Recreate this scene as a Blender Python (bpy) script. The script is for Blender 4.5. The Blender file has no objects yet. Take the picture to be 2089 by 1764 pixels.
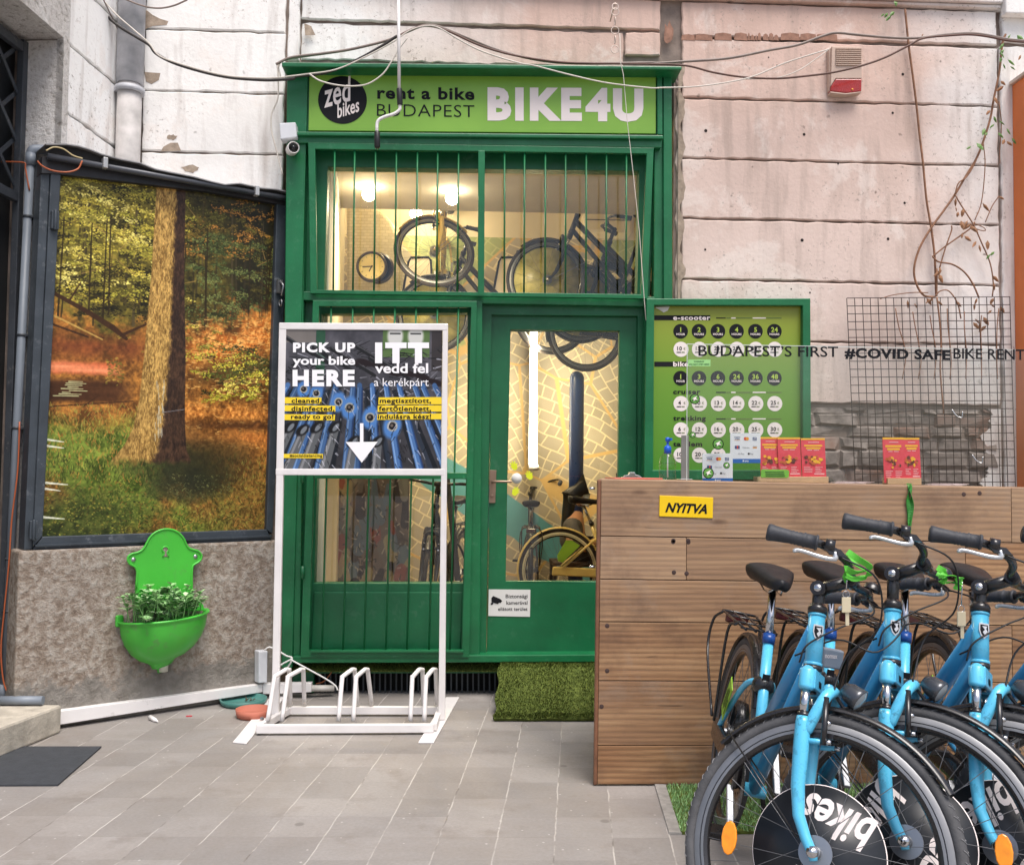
import bpy, bmesh, math, random
import numpy as np
from mathutils import Vector, Matrix, noise as mnoise

random.seed(7)
S = bpy.context.scene
COL = S.collection

# ------------------------------------------------------------------ camera
CAM_H, FPX = 1.28, 1950.0                      # eye height (m); focal length in pixels of a 2089 px wide frame
PSI, PIT, ROL = math.radians(2.5), math.atan(83.5 / 1950), .011
FW = Vector((math.sin(PSI) * math.cos(PIT), math.cos(PSI) * math.cos(PIT), math.sin(PIT)))
_r0 = Vector((math.cos(PSI), -math.sin(PSI), 0)); _u0 = _r0.cross(FW)
RT = _r0 * math.cos(ROL) + _u0 * math.sin(ROL)
UP = _u0 * math.cos(ROL) - _r0 * math.sin(ROL)
CO = Vector((0, 0, CAM_H))
cam = bpy.data.objects.new('camera', bpy.data.cameras.new('camera'))
COL.objects.link(cam)
cam.data.sensor_width = 36; cam.data.lens = 36 * FPX / 2089
cam.data.sensor_fit = 'HORIZONTAL'; cam.data.clip_start = .05; cam.data.clip_end = 300
cam.matrix_world = Matrix(((RT.x, UP.x, -FW.x, 0), (RT.y, UP.y, -FW.y, 0), (RT.z, UP.z, -FW.z, CAM_H), (0, 0, 0, 1)))
S.camera = cam

# ------------------------------------------------------------------ light
SUN_EL, SUN_AZ = math.radians(66), math.radians(-22)   # azimuth from -Y (behind the viewer) towards +X
w = bpy.data.worlds.new('World'); S.world = w; w.use_nodes = True
nt = w.node_tree; bg = nt.nodes['Background']
sky = nt.nodes.new('ShaderNodeTexSky'); sky.sky_type = 'NISHITA'; sky.sun_disc = False
sky.sun_elevation = SUN_EL; sky.sun_rotation = math.radians(180) + SUN_AZ
sky.air_density = 1.0; sky.dust_density = 4.0; sky.ozone_density = .6
nt.links.new(sky.outputs[0], bg.inputs[0]); bg.inputs[1].default_value = .12
sl = bpy.data.lights.new('sun', 'SUN'); sl.energy = 2.4; sl.angle = math.radians(32); sl.color = (1, .965, .93)
so = bpy.data.objects.new('sun', sl); COL.objects.link(so)
sd = Vector((math.sin(-SUN_AZ) * math.cos(SUN_EL), -math.cos(SUN_AZ) * math.cos(SUN_EL), math.sin(SUN_EL)))
so.rotation_euler = sd.to_track_quat('Z', 'Y').to_euler(); so.location = (0, -4, 12)
S.view_settings.view_transform = 'Standard'; S.view_settings.look = 'None'
S.view_settings.exposure = .58; S.view_settings.gamma = 1; S.view_settings.use_curve_mapping = False
S.cycles.use_denoising = True
S.cycles.max_bounces = 10; S.cycles.transparent_max_bounces = 24
S.cycles.sample_clamp_indirect = 6

# ------------------------------------------------------------------ picture point -> point on a real plane
def ray(x, y): return FW * FPX + RT * (x - 1044.5) - UP * (y - 882)
def G(x, y, z=0.0): d = ray(x, y); return CO + d * ((z - CAM_H) / d.z)
def W(x, y, Y): d = ray(x, y); return CO + d * (Y / d.y)
def PL(x, y, p, n): d = ray(x, y); return CO + d * ((p - CO).dot(n) / d.dot(n))
def crop(x0, y0, k): return lambda X, Y: ((x0 + X * k) * .816, (y0 + Y * k) * .816)
c1 = crop(0, 0, .3968); c2 = crop(650, 100, .5266); c3 = crop(1600, 0, .4595); c4 = crop(0, 700, .3968)
c5 = crop(650, 750, .3401); c6 = crop(1180, 740, .5103); c7 = crop(1600, 740, .4595); c8 = crop(1700, 1240, .5228)
c9 = crop(0, 1250, .4252); c10 = crop(550, 1500, .3754); c11 = crop(780, 340, .4308); c12 = crop(680, 1100, .3515)
c13 = crop(2200, 0, .4306); c14 = crop(1250, 1130, .1984); c15 = crop(810, 410, .1871); c16 = crop(1240, 500, .1819)
c17 = crop(680, 0, .4883); c18 = crop(0, 0, .255); c19 = crop(1440, 1180, .5564)

# ------------------------------------------------------------------ materials
def srgb(r, g=None, b=None):
    if g is None: r, g, b = [int(r[i:i + 2], 16) for i in (0, 2, 4)]
    f = lambda c: (c / 255 / 12.92) if c / 255 <= .04045 else ((c / 255 + .055) / 1.055) ** 2.4
    return (f(r), f(g), f(b))
def newmat(name):
    m = bpy.data.materials.new(name); m.use_nodes = True
    nt = m.node_tree; return m, nt, nt.nodes['Principled BSDF']
def N(nt, typ, **kw):
    n = nt.nodes.new(typ)
    for k, v in kw.items():
        if k.startswith('i_'):
            key = k[2:]; key = int(key) if key.isdigit() else key.replace('_', ' ')
            n.inputs[key].default_value = v
        else: setattr(n, k, v)
    return n
def coords(nt, kind='Object', scale=(1, 1, 1), rot=(0, 0, 0)):
    tc = N(nt, 'ShaderNodeTexCoord'); mp = N(nt, 'ShaderNodeMapping')
    mp.inputs['Scale'].default_value = scale; mp.inputs['Rotation'].default_value = rot
    nt.links.new(tc.outputs[kind], mp.inputs[0]); return mp.outputs[0]
def mixc(nt, fac, a, b, mode='MIX'):
    n = N(nt, 'ShaderNodeMix', data_type='RGBA', blend_type=mode)
    for i, v in ((0, fac), (6, a), (7, b)):
        if hasattr(v, 'is_linked'): nt.links.new(v, n.inputs[i])
        elif isinstance(v, (int, float)): n.inputs[i].default_value = v
        else: n.inputs[i].default_value = (*v[:3], 1)
    return n.outputs[2]
def ramp(nt, fac, stops):
    n = N(nt, 'ShaderNodeValToRGB'); cr = n.color_ramp
    while len(cr.elements) < len(stops): cr.elements.new(.5)
    for e, (p, c) in zip(cr.elements, stops):
        e.position = p; e.color = (*c, 1) if not isinstance(c, (int, float)) else (c, c, c, 1)
    nt.links.new(fac, n.inputs[0]); return n.outputs[0]
def noise(nt, vec, scale, detail=5, rough=.55, dist=0):
    n = N(nt, 'ShaderNodeTexNoise'); n.inputs['Scale'].default_value = scale
    n.inputs['Detail'].default_value = detail; n.inputs['Roughness'].default_value = rough; n.inputs['Distortion'].default_value = dist
    nt.links.new(vec, n.inputs['Vector']); return n.outputs[0]
def bump(nt, b, h, strength=.3, dist=.01, prev=None):
    n = N(nt, 'ShaderNodeBump'); n.inputs['Strength'].default_value = strength; n.inputs['Distance'].default_value = dist
    nt.links.new(h, n.inputs['Height'])
    if prev is not None: nt.links.new(prev, n.inputs['Normal'])
    nt.links.new(n.outputs[0], b.inputs['Normal']); return n.outputs[0]
def mth(nt, op, a, b=None, c=None):
    n = N(nt, 'ShaderNodeMath', operation=op)
    for i, v in enumerate((a, b, c)):
        if v is None: continue
        if hasattr(v, 'is_linked'): nt.links.new(v, n.inputs[i])
        else: n.inputs[i].default_value = v
    return n.outputs[0]
MATS = {}
def pm(name, col, rough=.5, metal=0., var=.12, vs=6., bp=.0, bs=60., spec=.5, coat=0., col2=None, scuff=None):
    """painted / plain material: base colour with soft mottling, uneven gloss and a little bump"""
    if name in MATS: return MATS[name]
    m, nt, b = newmat(name)
    v = coords(nt)
    n1 = noise(nt, v, vs, 6)
    a = tuple(c * (1 - var) for c in col); c2 = col2 or tuple(min(1, c * (1 + var)) for c in col)
    cc = ramp(nt, n1, [(.3, a), (.7, c2)])
    if scuff:       # worn spots: (colour, amount, scale)
        k1 = noise(nt, v, scuff[2], 8, .72); k2 = noise(nt, v, scuff[2] * .17, 3)
        cc = mixc(nt, mth(nt, 'MULTIPLY', ramp(nt, k1, [(.56, 0), (.62, scuff[1])]), ramp(nt, k2, [(.42, 0), (.6, 1)])), cc, scuff[0])
    nt.links.new(cc, b.inputs['Base Color'])
    n2 = noise(nt, v, vs * 5, 4)
    r = N(nt, 'ShaderNodeMapRange'); r.inputs[3].default_value = max(.03, rough - .1); r.inputs[4].default_value = min(1, rough + .12)
    nt.links.new(n2, r.inputs[0]); nt.links.new(r.outputs[0], b.inputs['Roughness'])
    b.inputs['Metallic'].default_value = metal; b.inputs['Specular IOR Level'].default_value = spec
    if coat: b.inputs['Coat Weight'].default_value = coat; b.inputs['Coat Roughness'].default_value = .08
    if bp: bump(nt, b, noise(nt, v, bs, 4), bp, .004)
    MATS[name] = m; return m
def emit(name, col, k):
    m, nt, b = newmat(name)
    b.inputs['Base Color'].default_value = (*col, 1); b.inputs['Emission Color'].default_value = (*col, 1); b.inputs['Emission Strength'].default_value = k
    return m
def glassmat(name, tint=(1, 1, 1), ior=1.45, rough=.0, refl=1.0):
    m = bpy.data.materials.new(name); m.use_nodes = True; nt = m.node_tree
    nt.nodes.clear()
    o = N(nt, 'ShaderNodeOutputMaterial'); t = N(nt, 'ShaderNodeBsdfTransparent'); g = N(nt, 'ShaderNodeBsdfGlossy')
    t.inputs[0].default_value = (*tint, 1); g.inputs['Roughness'].default_value = rough
    ge = N(nt, 'ShaderNodeNewGeometry'); dt = N(nt, 'ShaderNodeVectorMath', operation='DOT_PRODUCT')
    nt.links.new(ge.outputs['Normal'], dt.inputs[0]); nt.links.new(ge.outputs['Incoming'], dt.inputs[1])
    f0 = ((ior - 1) / (ior + 1)) ** 2      # thin sheet: the same mirror strength from either side
    fr = mth(nt, 'MULTIPLY_ADD', mth(nt, 'POWER', mth(nt, 'SUBTRACT', 1, mth(nt, 'ABSOLUTE', dt.outputs['Value'])), 5), 1 - f0, f0)
    mx = N(nt, 'ShaderNodeMixShader')
    nt.links.new(mth(nt, 'MULTIPLY', fr, refl), mx.inputs[0]); nt.links.new(t.outputs[0], mx.inputs[1]); nt.links.new(g.outputs[0], mx.inputs[2]); nt.links.new(mx.outputs[0], o.inputs[0])
    return m
def printmat(name, rough=.35):
    """printed sheet: the picture is the colour attribute 'print' of its own fine mesh"""
    m, nt, b = newmat(name); a = N(nt, 'ShaderNodeVertexColor', layer_name='print')
    nt.links.new(a.outputs[0], b.inputs['Base Color']); b.inputs['Roughness'].default_value = rough; b.inputs['Specular IOR Level'].default_value = .22
    return m

# ------------------------------------------------------------------ mesh builder
class MB:
    def __init__(s): s.v = []; s.f = []; s.mi = []; s.sm = []
    def add(s, vs, fs, mi=0, smooth=False):
        o = len(s.v); s.v += [tuple(v) for v in vs]
        for f in fs: s.f.append(tuple(i + o for i in f)); s.mi.append(mi); s.sm.append(smooth)
        return s
    def obox(s, c, a, b, d, mi=0):
        c, a, b, d = map(Vector, (c, a, b, d))
        vs = [c + a * i + b * j + d * k for k in (-1, 1) for j in (-1, 1) for i in (-1, 1)]
        return s.add(vs, [(0, 2, 3, 1), (4, 5, 7, 6), (0, 1, 5, 4), (2, 6, 7, 3), (0, 4, 6, 2), (1, 3, 7, 5)], mi)
    def box(s, lo, hi, mi=0):
        lo, hi = Vector(lo), Vector(hi); h = (hi - lo) / 2
        return s.obox((lo + hi) / 2, (h.x, 0, 0), (0, h.y, 0), (0, 0, h.z), mi)
    def beam(s, p0, p1, wd, ht, side=(1, 0, 0), mi=0):
        """bar from p0 to p1; wd along `side`, ht across"""
        p0, p1, side = Vector(p0), Vector(p1), Vector(side); d = p1 - p0; dn = d.normalized()
        sd = (side - dn * side.dot(dn)).normalized(); u = dn.cross(sd)
        return s.obox((p0 + p1) / 2, d / 2, sd * wd / 2, u * ht / 2, mi)
    def tube(s, pts, r, seg=8, closed=False, mi=0, cap=True, smooth=True):
        pts = [Vector(p) for p in pts]; n = len(pts)
        rs = r if isinstance(r, (list, tuple)) else [r] * n
        vs = []; fs = []; nrm = None
        for i in range(n):
            a = pts[(i - 1) % n] if (closed or i > 0) else pts[i]; b = pts[(i + 1) % n] if (closed or i < n - 1) else pts[i]
            t = (b - a); t = t.normalized() if t.length > 1e-9 else Vector((0, 0, 1))
            if nrm is None:
                nrm = t.orthogonal().normalized()
            nrm = (nrm - t * nrm.dot(t)); nrm = nrm.normalized() if nrm.length > 1e-6 else t.orthogonal().normalized()
            bn = t.cross(nrm)
            for k in range(seg):
                an = 2 * math.pi * k / seg
                vs.append(pts[i] + (nrm * math.cos(an) + bn * math.sin(an)) * rs[i])
        for i in range(n if closed else n - 1):
            j = (i + 1) % n
            for k in range(seg):
                l = (k + 1) % seg; fs.append((i * seg + k, i * seg + l, j * seg + l, j * seg + k))
        s.add(vs, fs, mi, smooth)
        if cap and not closed:
            s.add(vs[:seg], [tuple(range(seg))[::-1]], mi); s.add(vs[-seg:], [tuple(range(seg))], mi)
        return s
    def cyl(s, p0, p1, r0, r1=None, seg=16, mi=0): return s.tube([p0, p1], [r0, r0 if r1 is None else r1], seg, mi=mi)
    def lathe(s, c, axis, prof, seg=24, mi=0, arc=(0, 2 * math.pi), ref=None, smooth=True):
        """prof: list of (radius, offset along axis)"""
        c, axis = Vector(c), Vector(axis).normalized(); u = (Vector(ref) if ref else axis.orthogonal()).normalized(); u = (u - axis * u.dot(axis)).normalized(); v = axis.cross(u)
        full = abs(arc[1] - arc[0] - 2 * math.pi) < 1e-6; n = len(prof); m = seg if full else seg + 1
        vs = []
        for k in range(m):
            an = arc[0] + (arc[1] - arc[0]) * k / seg; e = u * math.cos(an) + v * math.sin(an)
            vs += [c + e * r + axis * h for r, h in prof]
        fs = []
        for k in range(seg):
            l = (k + 1) % m
            for i in range(n - 1): fs.append((k * n + i, l * n + i, l * n + i + 1, k * n + i + 1))
        return s.add(vs, fs, mi, smooth)
    def torus(s, c, axis, R, r, seg=48, rs=8, mi=0, sx=1.0):
        prof = [(R + r * math.cos(2 * math.pi * k / rs), r * sx * math.sin(2 * math.pi * k / rs)) for k in range(rs + 1)]
        return s.lathe(c, axis, prof, seg, mi)
    def prism(s, poly, d, mi=0, smooth=False):
        poly = [Vector(p) for p in poly]; d = Vector(d); n = len(poly)
        s.add(poly, [tuple(range(n))], mi); s.add([p + d for p in poly], [tuple(range(n))[::-1]], mi)
        return s.add(poly + [p + d for p in poly], [(i, (i + 1) % n, (i + 1) % n + n, i + n) for i in range(n)], mi, smooth)
    def quad(s, a, b, c, d, mi=0): return s.add([a, b, c, d], [(0, 1, 2, 3)], mi)
    def poly(s, pts, mi=0): return s.add(pts, [tuple(range(len(pts)))], mi)
    def sphere(s, c, r, seg=16, rings=10, mi=0, sc=(1, 1, 1)):
        c = Vector(c); vs = []; fs = []
        for i in range(rings + 1):
            th = math.pi * i / rings
            for k in range(seg):
                ph = 2 * math.pi * k / seg
                vs.append(c + Vector((r * sc[0] * math.sin(th) * math.cos(ph), r * sc[1] * math.sin(th) * math.sin(ph), r * sc[2] * math.cos(th))))
        for i in range(rings):
            for k in range(seg):
                l = (k + 1) % seg; fs.append((i * seg + k, i * seg + l, (i + 1) * seg + l, (i + 1) * seg + k))
        return s.add(vs, fs, mi, True)
    def build(s, name, mats, parent=None, bevel=0, label=None, recalc=True, sub=0):
        me = bpy.data.meshes.new(name)
        off = OFF.get(parent, Vector()) if parent is not None else Vector()
        me.from_pydata([(v[0] - off.x, v[1] - off.y, v[2] - off.z) for v in s.v], [], s.f)
        mats = mats if isinstance(mats, (list, tuple)) else [mats]
        for m in mats: me.materials.append(m)
        me.polygons.foreach_set('material_index', s.mi); me.polygons.foreach_set('use_smooth', s.sm)
        if recalc:
            bm = bmesh.new(); bm.from_mesh(me); bmesh.ops.remove_doubles(bm, verts=bm.verts, dist=1e-6)
            bmesh.ops.recalc_face_normals(bm, faces=bm.faces); bm.to_mesh(me); bm.free()
        me.update()
        o = bpy.data.objects.new(name, me); COL.objects.link(o)
        if parent is not None: o.parent = parent; OFF[o] = off
        if bevel:
            b = o.modifiers.new('bevel', 'BEVEL'); b.width = bevel; b.segments = 2; b.limit_method = 'ANGLE'; b.angle_limit = math.radians(40)
        if sub: o.modifiers.new('sub', 'SUBSURF').levels = sub; o.modifiers['sub'].render_levels = sub
        if label: o['label'] = label
        return o
OFF = {}
def tag(o, label=None, cat=None, group=None, kind=None):
    for k, v in (('label', label), ('category', cat), ('group', group), ('kind', kind)):
        if v: o[k] = v
    return o
def thing(name, label, cat, loc=(0, 0, 0), group=None):
    o = bpy.data.objects.new(name, None); o.empty_display_size = .1; COL.objects.link(o); o.location = loc
    OFF[o] = Vector(loc); return tag(o, label, cat, group)
def single(mb, name, mats, label, cat, group=None, **kw):
    return tag(mb.build(name, mats, **kw), label, cat, group)
def catmull(pts, n=8):
    pts = [Vector(p) for p in pts]; P = [pts[0] * 2 - pts[1]] + pts + [pts[-1] * 2 - pts[-2]]; out = []
    for i in range(1, len(P) - 2):
        a, b, c, d = P[i - 1:i + 3]
        for k in range(n):
            t = k / n
            out.append(.5 * ((2 * b) + (c - a) * t + (2 * a - 5 * b + 4 * c - d) * t * t + (3 * b - a - 3 * c + d) * t ** 3))
    return out + [pts[-1]]

# ------------------------------------------------------------------ lettering (built-in font turned into mesh)
_TX = {}
def glyphs(body, bold=0., shear=0., space=1.0):
    k = (body, bold, shear, space)
    if k not in _TX:
        c = bpy.data.curves.new('t', 'FONT'); c.body = body; c.offset = bold; c.shear = shear; c.space_character = space; c.resolution_u = 3
        o = bpy.data.objects.new('t', c); COL.objects.link(o)
        dg = bpy.context.evaluated_depsgraph_get(); me = bpy.data.meshes.new_from_object(o.evaluated_get(dg))
        vs = np.array([v.co[:2] for v in me.vertices]); fs = [tuple(p.vertices) for p in me.polygons]
        bpy.data.objects.remove(o); bpy.data.curves.remove(c); bpy.data.meshes.remove(me); _TX[k] = (vs, fs)
    return _TX[k]
_CAP = {}
def write(mb, body, P0, P1, Ph, n, bold=0., shear=0., space=1., mi=0, lift=.0008, ref=None):
    """lettering whose baseline runs P0 -> P1 and whose tall letters reach Ph (directly above P0); n = outward normal"""
    vs, fs = glyphs(body, bold, shear, space)
    if not len(vs): return
    x0, x1 = vs[:, 0].min(), vs[:, 0].max()
    rv = glyphs(ref or ''.join(ch for ch in body if ch in 'ABCDEFGHIKLMNRTUVXYZ0123456789bdfhklí') or body, bold)[0]
    y0, y1 = 0, rv[:, 1].max()
    P0, P1, Ph, n = Vector(P0), Vector(P1), Vector(Ph), Vector(n).normalized()
    u = (P1 - P0) / (x1 - x0); v = (Ph - P0) / (y1 - y0)
    mb.add([P0 + u * (a - x0) + v * b + n * lift for a, b in vs], fs, mi)
def writec(mb, body, C, U, V, n, bold=0., mi=0, lift=.0008, space=1.08):
    """lettering centred on C, natural width; U = unit to the right, V = vector of one cap height"""
    vs, fs = glyphs(body, bold, 0, space); h = glyphs('H', bold)[0][:, 1].max(); x0, x1 = vs[:, 0].min(), vs[:, 0].max()
    C, U, V, n = Vector(C), Vector(U), Vector(V), Vector(n); k = V.length / h
    mb.add([C + U * ((a - (x0 + x1) / 2) * k) + V * (b / h - .5) + n * lift for a, b in vs], fs, mi)

# ------------------------------------------------------------------ raster painter for the two printed pictures
class Canvas:
    def __init__(s, w, h, seed=1):
        s.w, s.h = w, h; s.a = np.zeros((h, w, 3)); s.rng = np.random.default_rng(seed)
        s.Y, s.X = np.mgrid[0:h, 0:w].astype(float)
    def fbm(s, sx, sy, octs=4, gain=.55):
        out = np.zeros((s.h, s.w)); amp = 1; tot = 0
        for o in range(octs):
            gw, gh = max(2, int(sx * 2 ** o)) + 1, max(2, int(sy * 2 ** o)) + 1
            g = s.rng.random((gh + 1, gw + 1)); x = s.X / s.w * (gw - 1); y = s.Y / s.h * (gh - 1)
            xi, yi = x.astype(int), y.astype(int); fx, fy = x - xi, y - yi; fx = fx * fx * (3 - 2 * fx); fy = fy * fy * (3 - 2 * fy)
            out += amp * ((g[yi, xi] * (1 - fx) + g[yi, xi + 1] * fx) * (1 - fy) + (g[yi + 1, xi] * (1 - fx) + g[yi + 1, xi + 1] * fx) * fy)
            tot += amp; amp *= gain
        return out / tot
    def blend(s, mask, col):
        m = np.clip(mask, 0, 1)[..., None]; s.a = s.a * (1 - m) + np.asarray(col, float) * m
    def _win(s, x0, y0, x1, y1):
        x0, y0 = max(0, int(x0)), max(0, int(y0)); x1, y1 = min(s.w, int(x1) + 2), min(s.h, int(y1) + 2)
        return x0, y0, x1, y1
    def line(s, p, q, w0, w1, col, al=1., soft=.7):
        m = max(w0, w1) + 1; x0, y0, x1, y1 = s._win(min(p[0], q[0]) - m, min(p[1], q[1]) - m, max(p[0], q[0]) + m, max(p[1], q[1]) + m)
        if x1 <= x0 or y1 <= y0: return
        X, Y = s.X[y0:y1, x0:x1], s.Y[y0:y1, x0:x1]; dx, dy = q[0] - p[0], q[1] - p[1]; L = dx * dx + dy * dy + 1e-9
        t = np.clip(((X - p[0]) * dx + (Y - p[1]) * dy) / L, 0, 1); d = np.hypot(X - p[0] - t * dx, Y - p[1] - t * dy)
        k = (np.clip((w0 + (w1 - w0) * t) / 2 + soft / 2 - d, 0, soft) / soft * al)[..., None]
        s.a[y0:y1, x0:x1] = s.a[y0:y1, x0:x1] * (1 - k) + np.asarray(col) * k
    def dab(s, x, y, rx, ry, ang, col, al=1.):
        m = max(rx, ry) + 1; x0, y0, x1, y1 = s._win(x - m, y - m, x + m, y + m)
        if x1 <= x0 or y1 <= y0: return
        X, Y = s.X[y0:y1, x0:x1] - x, s.Y[y0:y1, x0:x1] - y; ca, sa = math.cos(ang), math.sin(ang)
        d = np.hypot((X * ca + Y * sa) / rx, (-X * sa + Y * ca) / ry)
        k = (np.clip((1.15 - d) * 3, 0, 1) * al)[..., None]
        s.a[y0:y1, x0:x1] = s.a[y0:y1, x0:x1] * (1 - k) + np.asarray(col) * k
    def build(s, name, TL, TR, BR, BL, n, mat, parent, lift=0., thick=.0):
        """fine grid mesh between the four corners, the picture as its colour attribute"""
        TL, TR, BR, BL = [np.array(v) for v in (TL, TR, BR, BL)]; n = np.array(n)
        off = np.array(OFF.get(parent, Vector()))
        gy, gx = np.mgrid[0:s.h + 1, 0:s.w + 1]; u = (gx / s.w)[..., None]; v = (gy / s.h)[..., None]
        P = (TL * (1 - u) + TR * u) * (1 - v) + (BL * (1 - u) + BR * u) * v + n * lift - off
        idx = np.arange((s.h + 1) * (s.w + 1)).reshape(s.h + 1, s.w + 1)
        F = np.stack([idx[:-1, :-1], idx[1:, :-1], idx[1:, 1:], idx[:-1, 1:]], -1).reshape(-1, 4)
        me = bpy.data.meshes.new(name); me.from_pydata(P.reshape(-1, 3).tolist(), [], F.tolist()); me.materials.append(mat)
        c = np.clip(s.a, 0, 1); c = np.where(c <= .04045, c / 12.92, ((c + .055) / 1.055) ** 2.4).reshape(-1, 3)
        ca = me.color_attributes.new('print', 'FLOAT_COLOR', 'CORNER')
        cc = np.ones((len(c), 4, 4)); cc[:, :, :3] = c[:, None, :]
        ca.data.foreach_set('color', cc.reshape(-1).astype(np.float32)); me.update()
        o = bpy.data.objects.new(name, me); COL.objects.link(o); o.parent = parent; OFF[o] = OFF.get(parent, Vector()); return o
# ------------------------------------------------------------------ surface materials of the setting
def m_paving():
    m, nt, b = newmat('paving')
    tc = N(nt, 'ShaderNodeTexCoord'); sp = N(nt, 'ShaderNodeSeparateXYZ'); nt.links.new(tc.outputs['Object'], sp.inputs[0])
    wob = noise(nt, tc.outputs['Object'], 9, 2)
    x, y = sp.outputs[0], sp.outputs[1]
    wv = mth(nt, 'MULTIPLY', mth(nt, 'SUBTRACT', wob, .5), .012)
    u = mth(nt, 'DIVIDE', mth(nt, 'ADD', mth(nt, 'ADD', mth(nt, 'SUBTRACT', x, mth(nt, 'MULTIPLY', y, .1127)), .272), wv), .2035)
    v = mth(nt, 'DIVIDE', mth(nt, 'ADD', mth(nt, 'SUBTRACT', y, 3.225), mth(nt, 'MULTIPLY', x, .02)), .2)
    iu, iv = mth(nt, 'FLOOR', u), mth(nt, 'FLOOR', v)
    cb = N(nt, 'ShaderNodeCombineXYZ'); nt.links.new(iu, cb.inputs[0]); nt.links.new(iv, cb.inputs[1])
    wn = N(nt, 'ShaderNodeTexWhiteNoise'); nt.links.new(cb.outputs[0], wn.inputs[0])
    def edge(c, wdt):
        f = mth(nt, 'FRACT', c); d = mth(nt, 'MINIMUM', f, mth(nt, 'SUBTRACT', 1, f))
        return mth(nt, 'SUBTRACT', 1, mth(nt, 'SMOOTH_MIN', mth(nt, 'DIVIDE', d, wdt), 1, .3))
    ju = edge(u, .020); jv = edge(v, .011)
    base = ramp(nt, wn.outputs[0], [(0, srgb(148, 143, 139)), (.5, srgb(157, 152, 148)), (1, srgb(165, 160, 156))])
    big = noise(nt, tc.outputs['Object'], 1.1, 5); fine = noise(nt, tc.outputs['Object'], 70, 6, .7)
    base = mixc(nt, .55, base, ramp(nt, big, [(.3, (.55, .55, .55)), (.7, (.95, .94, .93))]), 'MULTIPLY')
    base = mixc(nt, .5, base, ramp(nt, fine, [(.25, (.55, .54, .53)), (.75, (1, 1, 1))]), 'MULTIPLY')
    st = noise(nt, tc.outputs['Object'], 4.5, 8, .68)
    base = mixc(nt, ramp(nt, st, [(.55, 0), (.70, .55)]), base, srgb(112, 104, 98))
    vo = N(nt, 'ShaderNodeTexVoronoi'); vo.inputs['Scale'].default_value = 15; nt.links.new(tc.outputs['Object'], vo.inputs['Vector'])
    spk = ramp(nt, vo.outputs['Distance'], [(.05, 1), (.085, 0)])
    base = mixc(nt, mth(nt, 'MULTIPLY', spk, .4), base, srgb(222, 218, 212))
    vg = N(nt, 'ShaderNodeTexVoronoi'); vg.inputs['Scale'].default_value = 2.6; nt.links.new(tc.outputs['Object'], vg.inputs['Vector'])
    base = mixc(nt, mth(nt, 'MULTIPLY', ramp(nt, vg.outputs['Distance'], [(.035, 1), (.055, 0)]), .5), base, srgb(84, 78, 74))
    grm = noise(nt, tc.outputs['Object'], .75, 8, .7, .4)
    base = mixc(nt, ramp(nt, grm, [(.46, 0), (.66, .5)]), base, srgb(118, 108, 98))
    crn = noise(nt, tc.outputs['Object'], 160, 3, .8)
    base = mixc(nt, ramp(nt, crn, [(.62, 0), (.72, .45)]), base, srgb(92, 86, 82))
    jn = noise(nt, tc.outputs['Object'], 5, 4)
    jcol = ramp(nt, jn, [(.36, srgb(100, 92, 86)), (.52, srgb(194, 188, 181))])
    base = mixc(nt, mth(nt, 'MULTIPLY', ju, ramp(nt, noise(nt, tc.outputs['Object'], 1.7, 4), [(.3, .3), (.65, .9)])), base, jcol)
    base = mixc(nt, mth(nt, 'MULTIPLY', jv, ramp(nt, noise(nt, tc.outputs['Object'], 2.3, 3), [(.35, .1), (.65, .75)])), base, srgb(118, 110, 104))
    nt.links.new(base, b.inputs['Base Color']); b.inputs['Roughness'].default_value = .72
    h = mth(nt, 'SUBTRACT', mth(nt, 'MULTIPLY', fine, .25), mth(nt, 'MAXIMUM', ju, jv))
    bump(nt, b, h, .22, .005); return m
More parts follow.
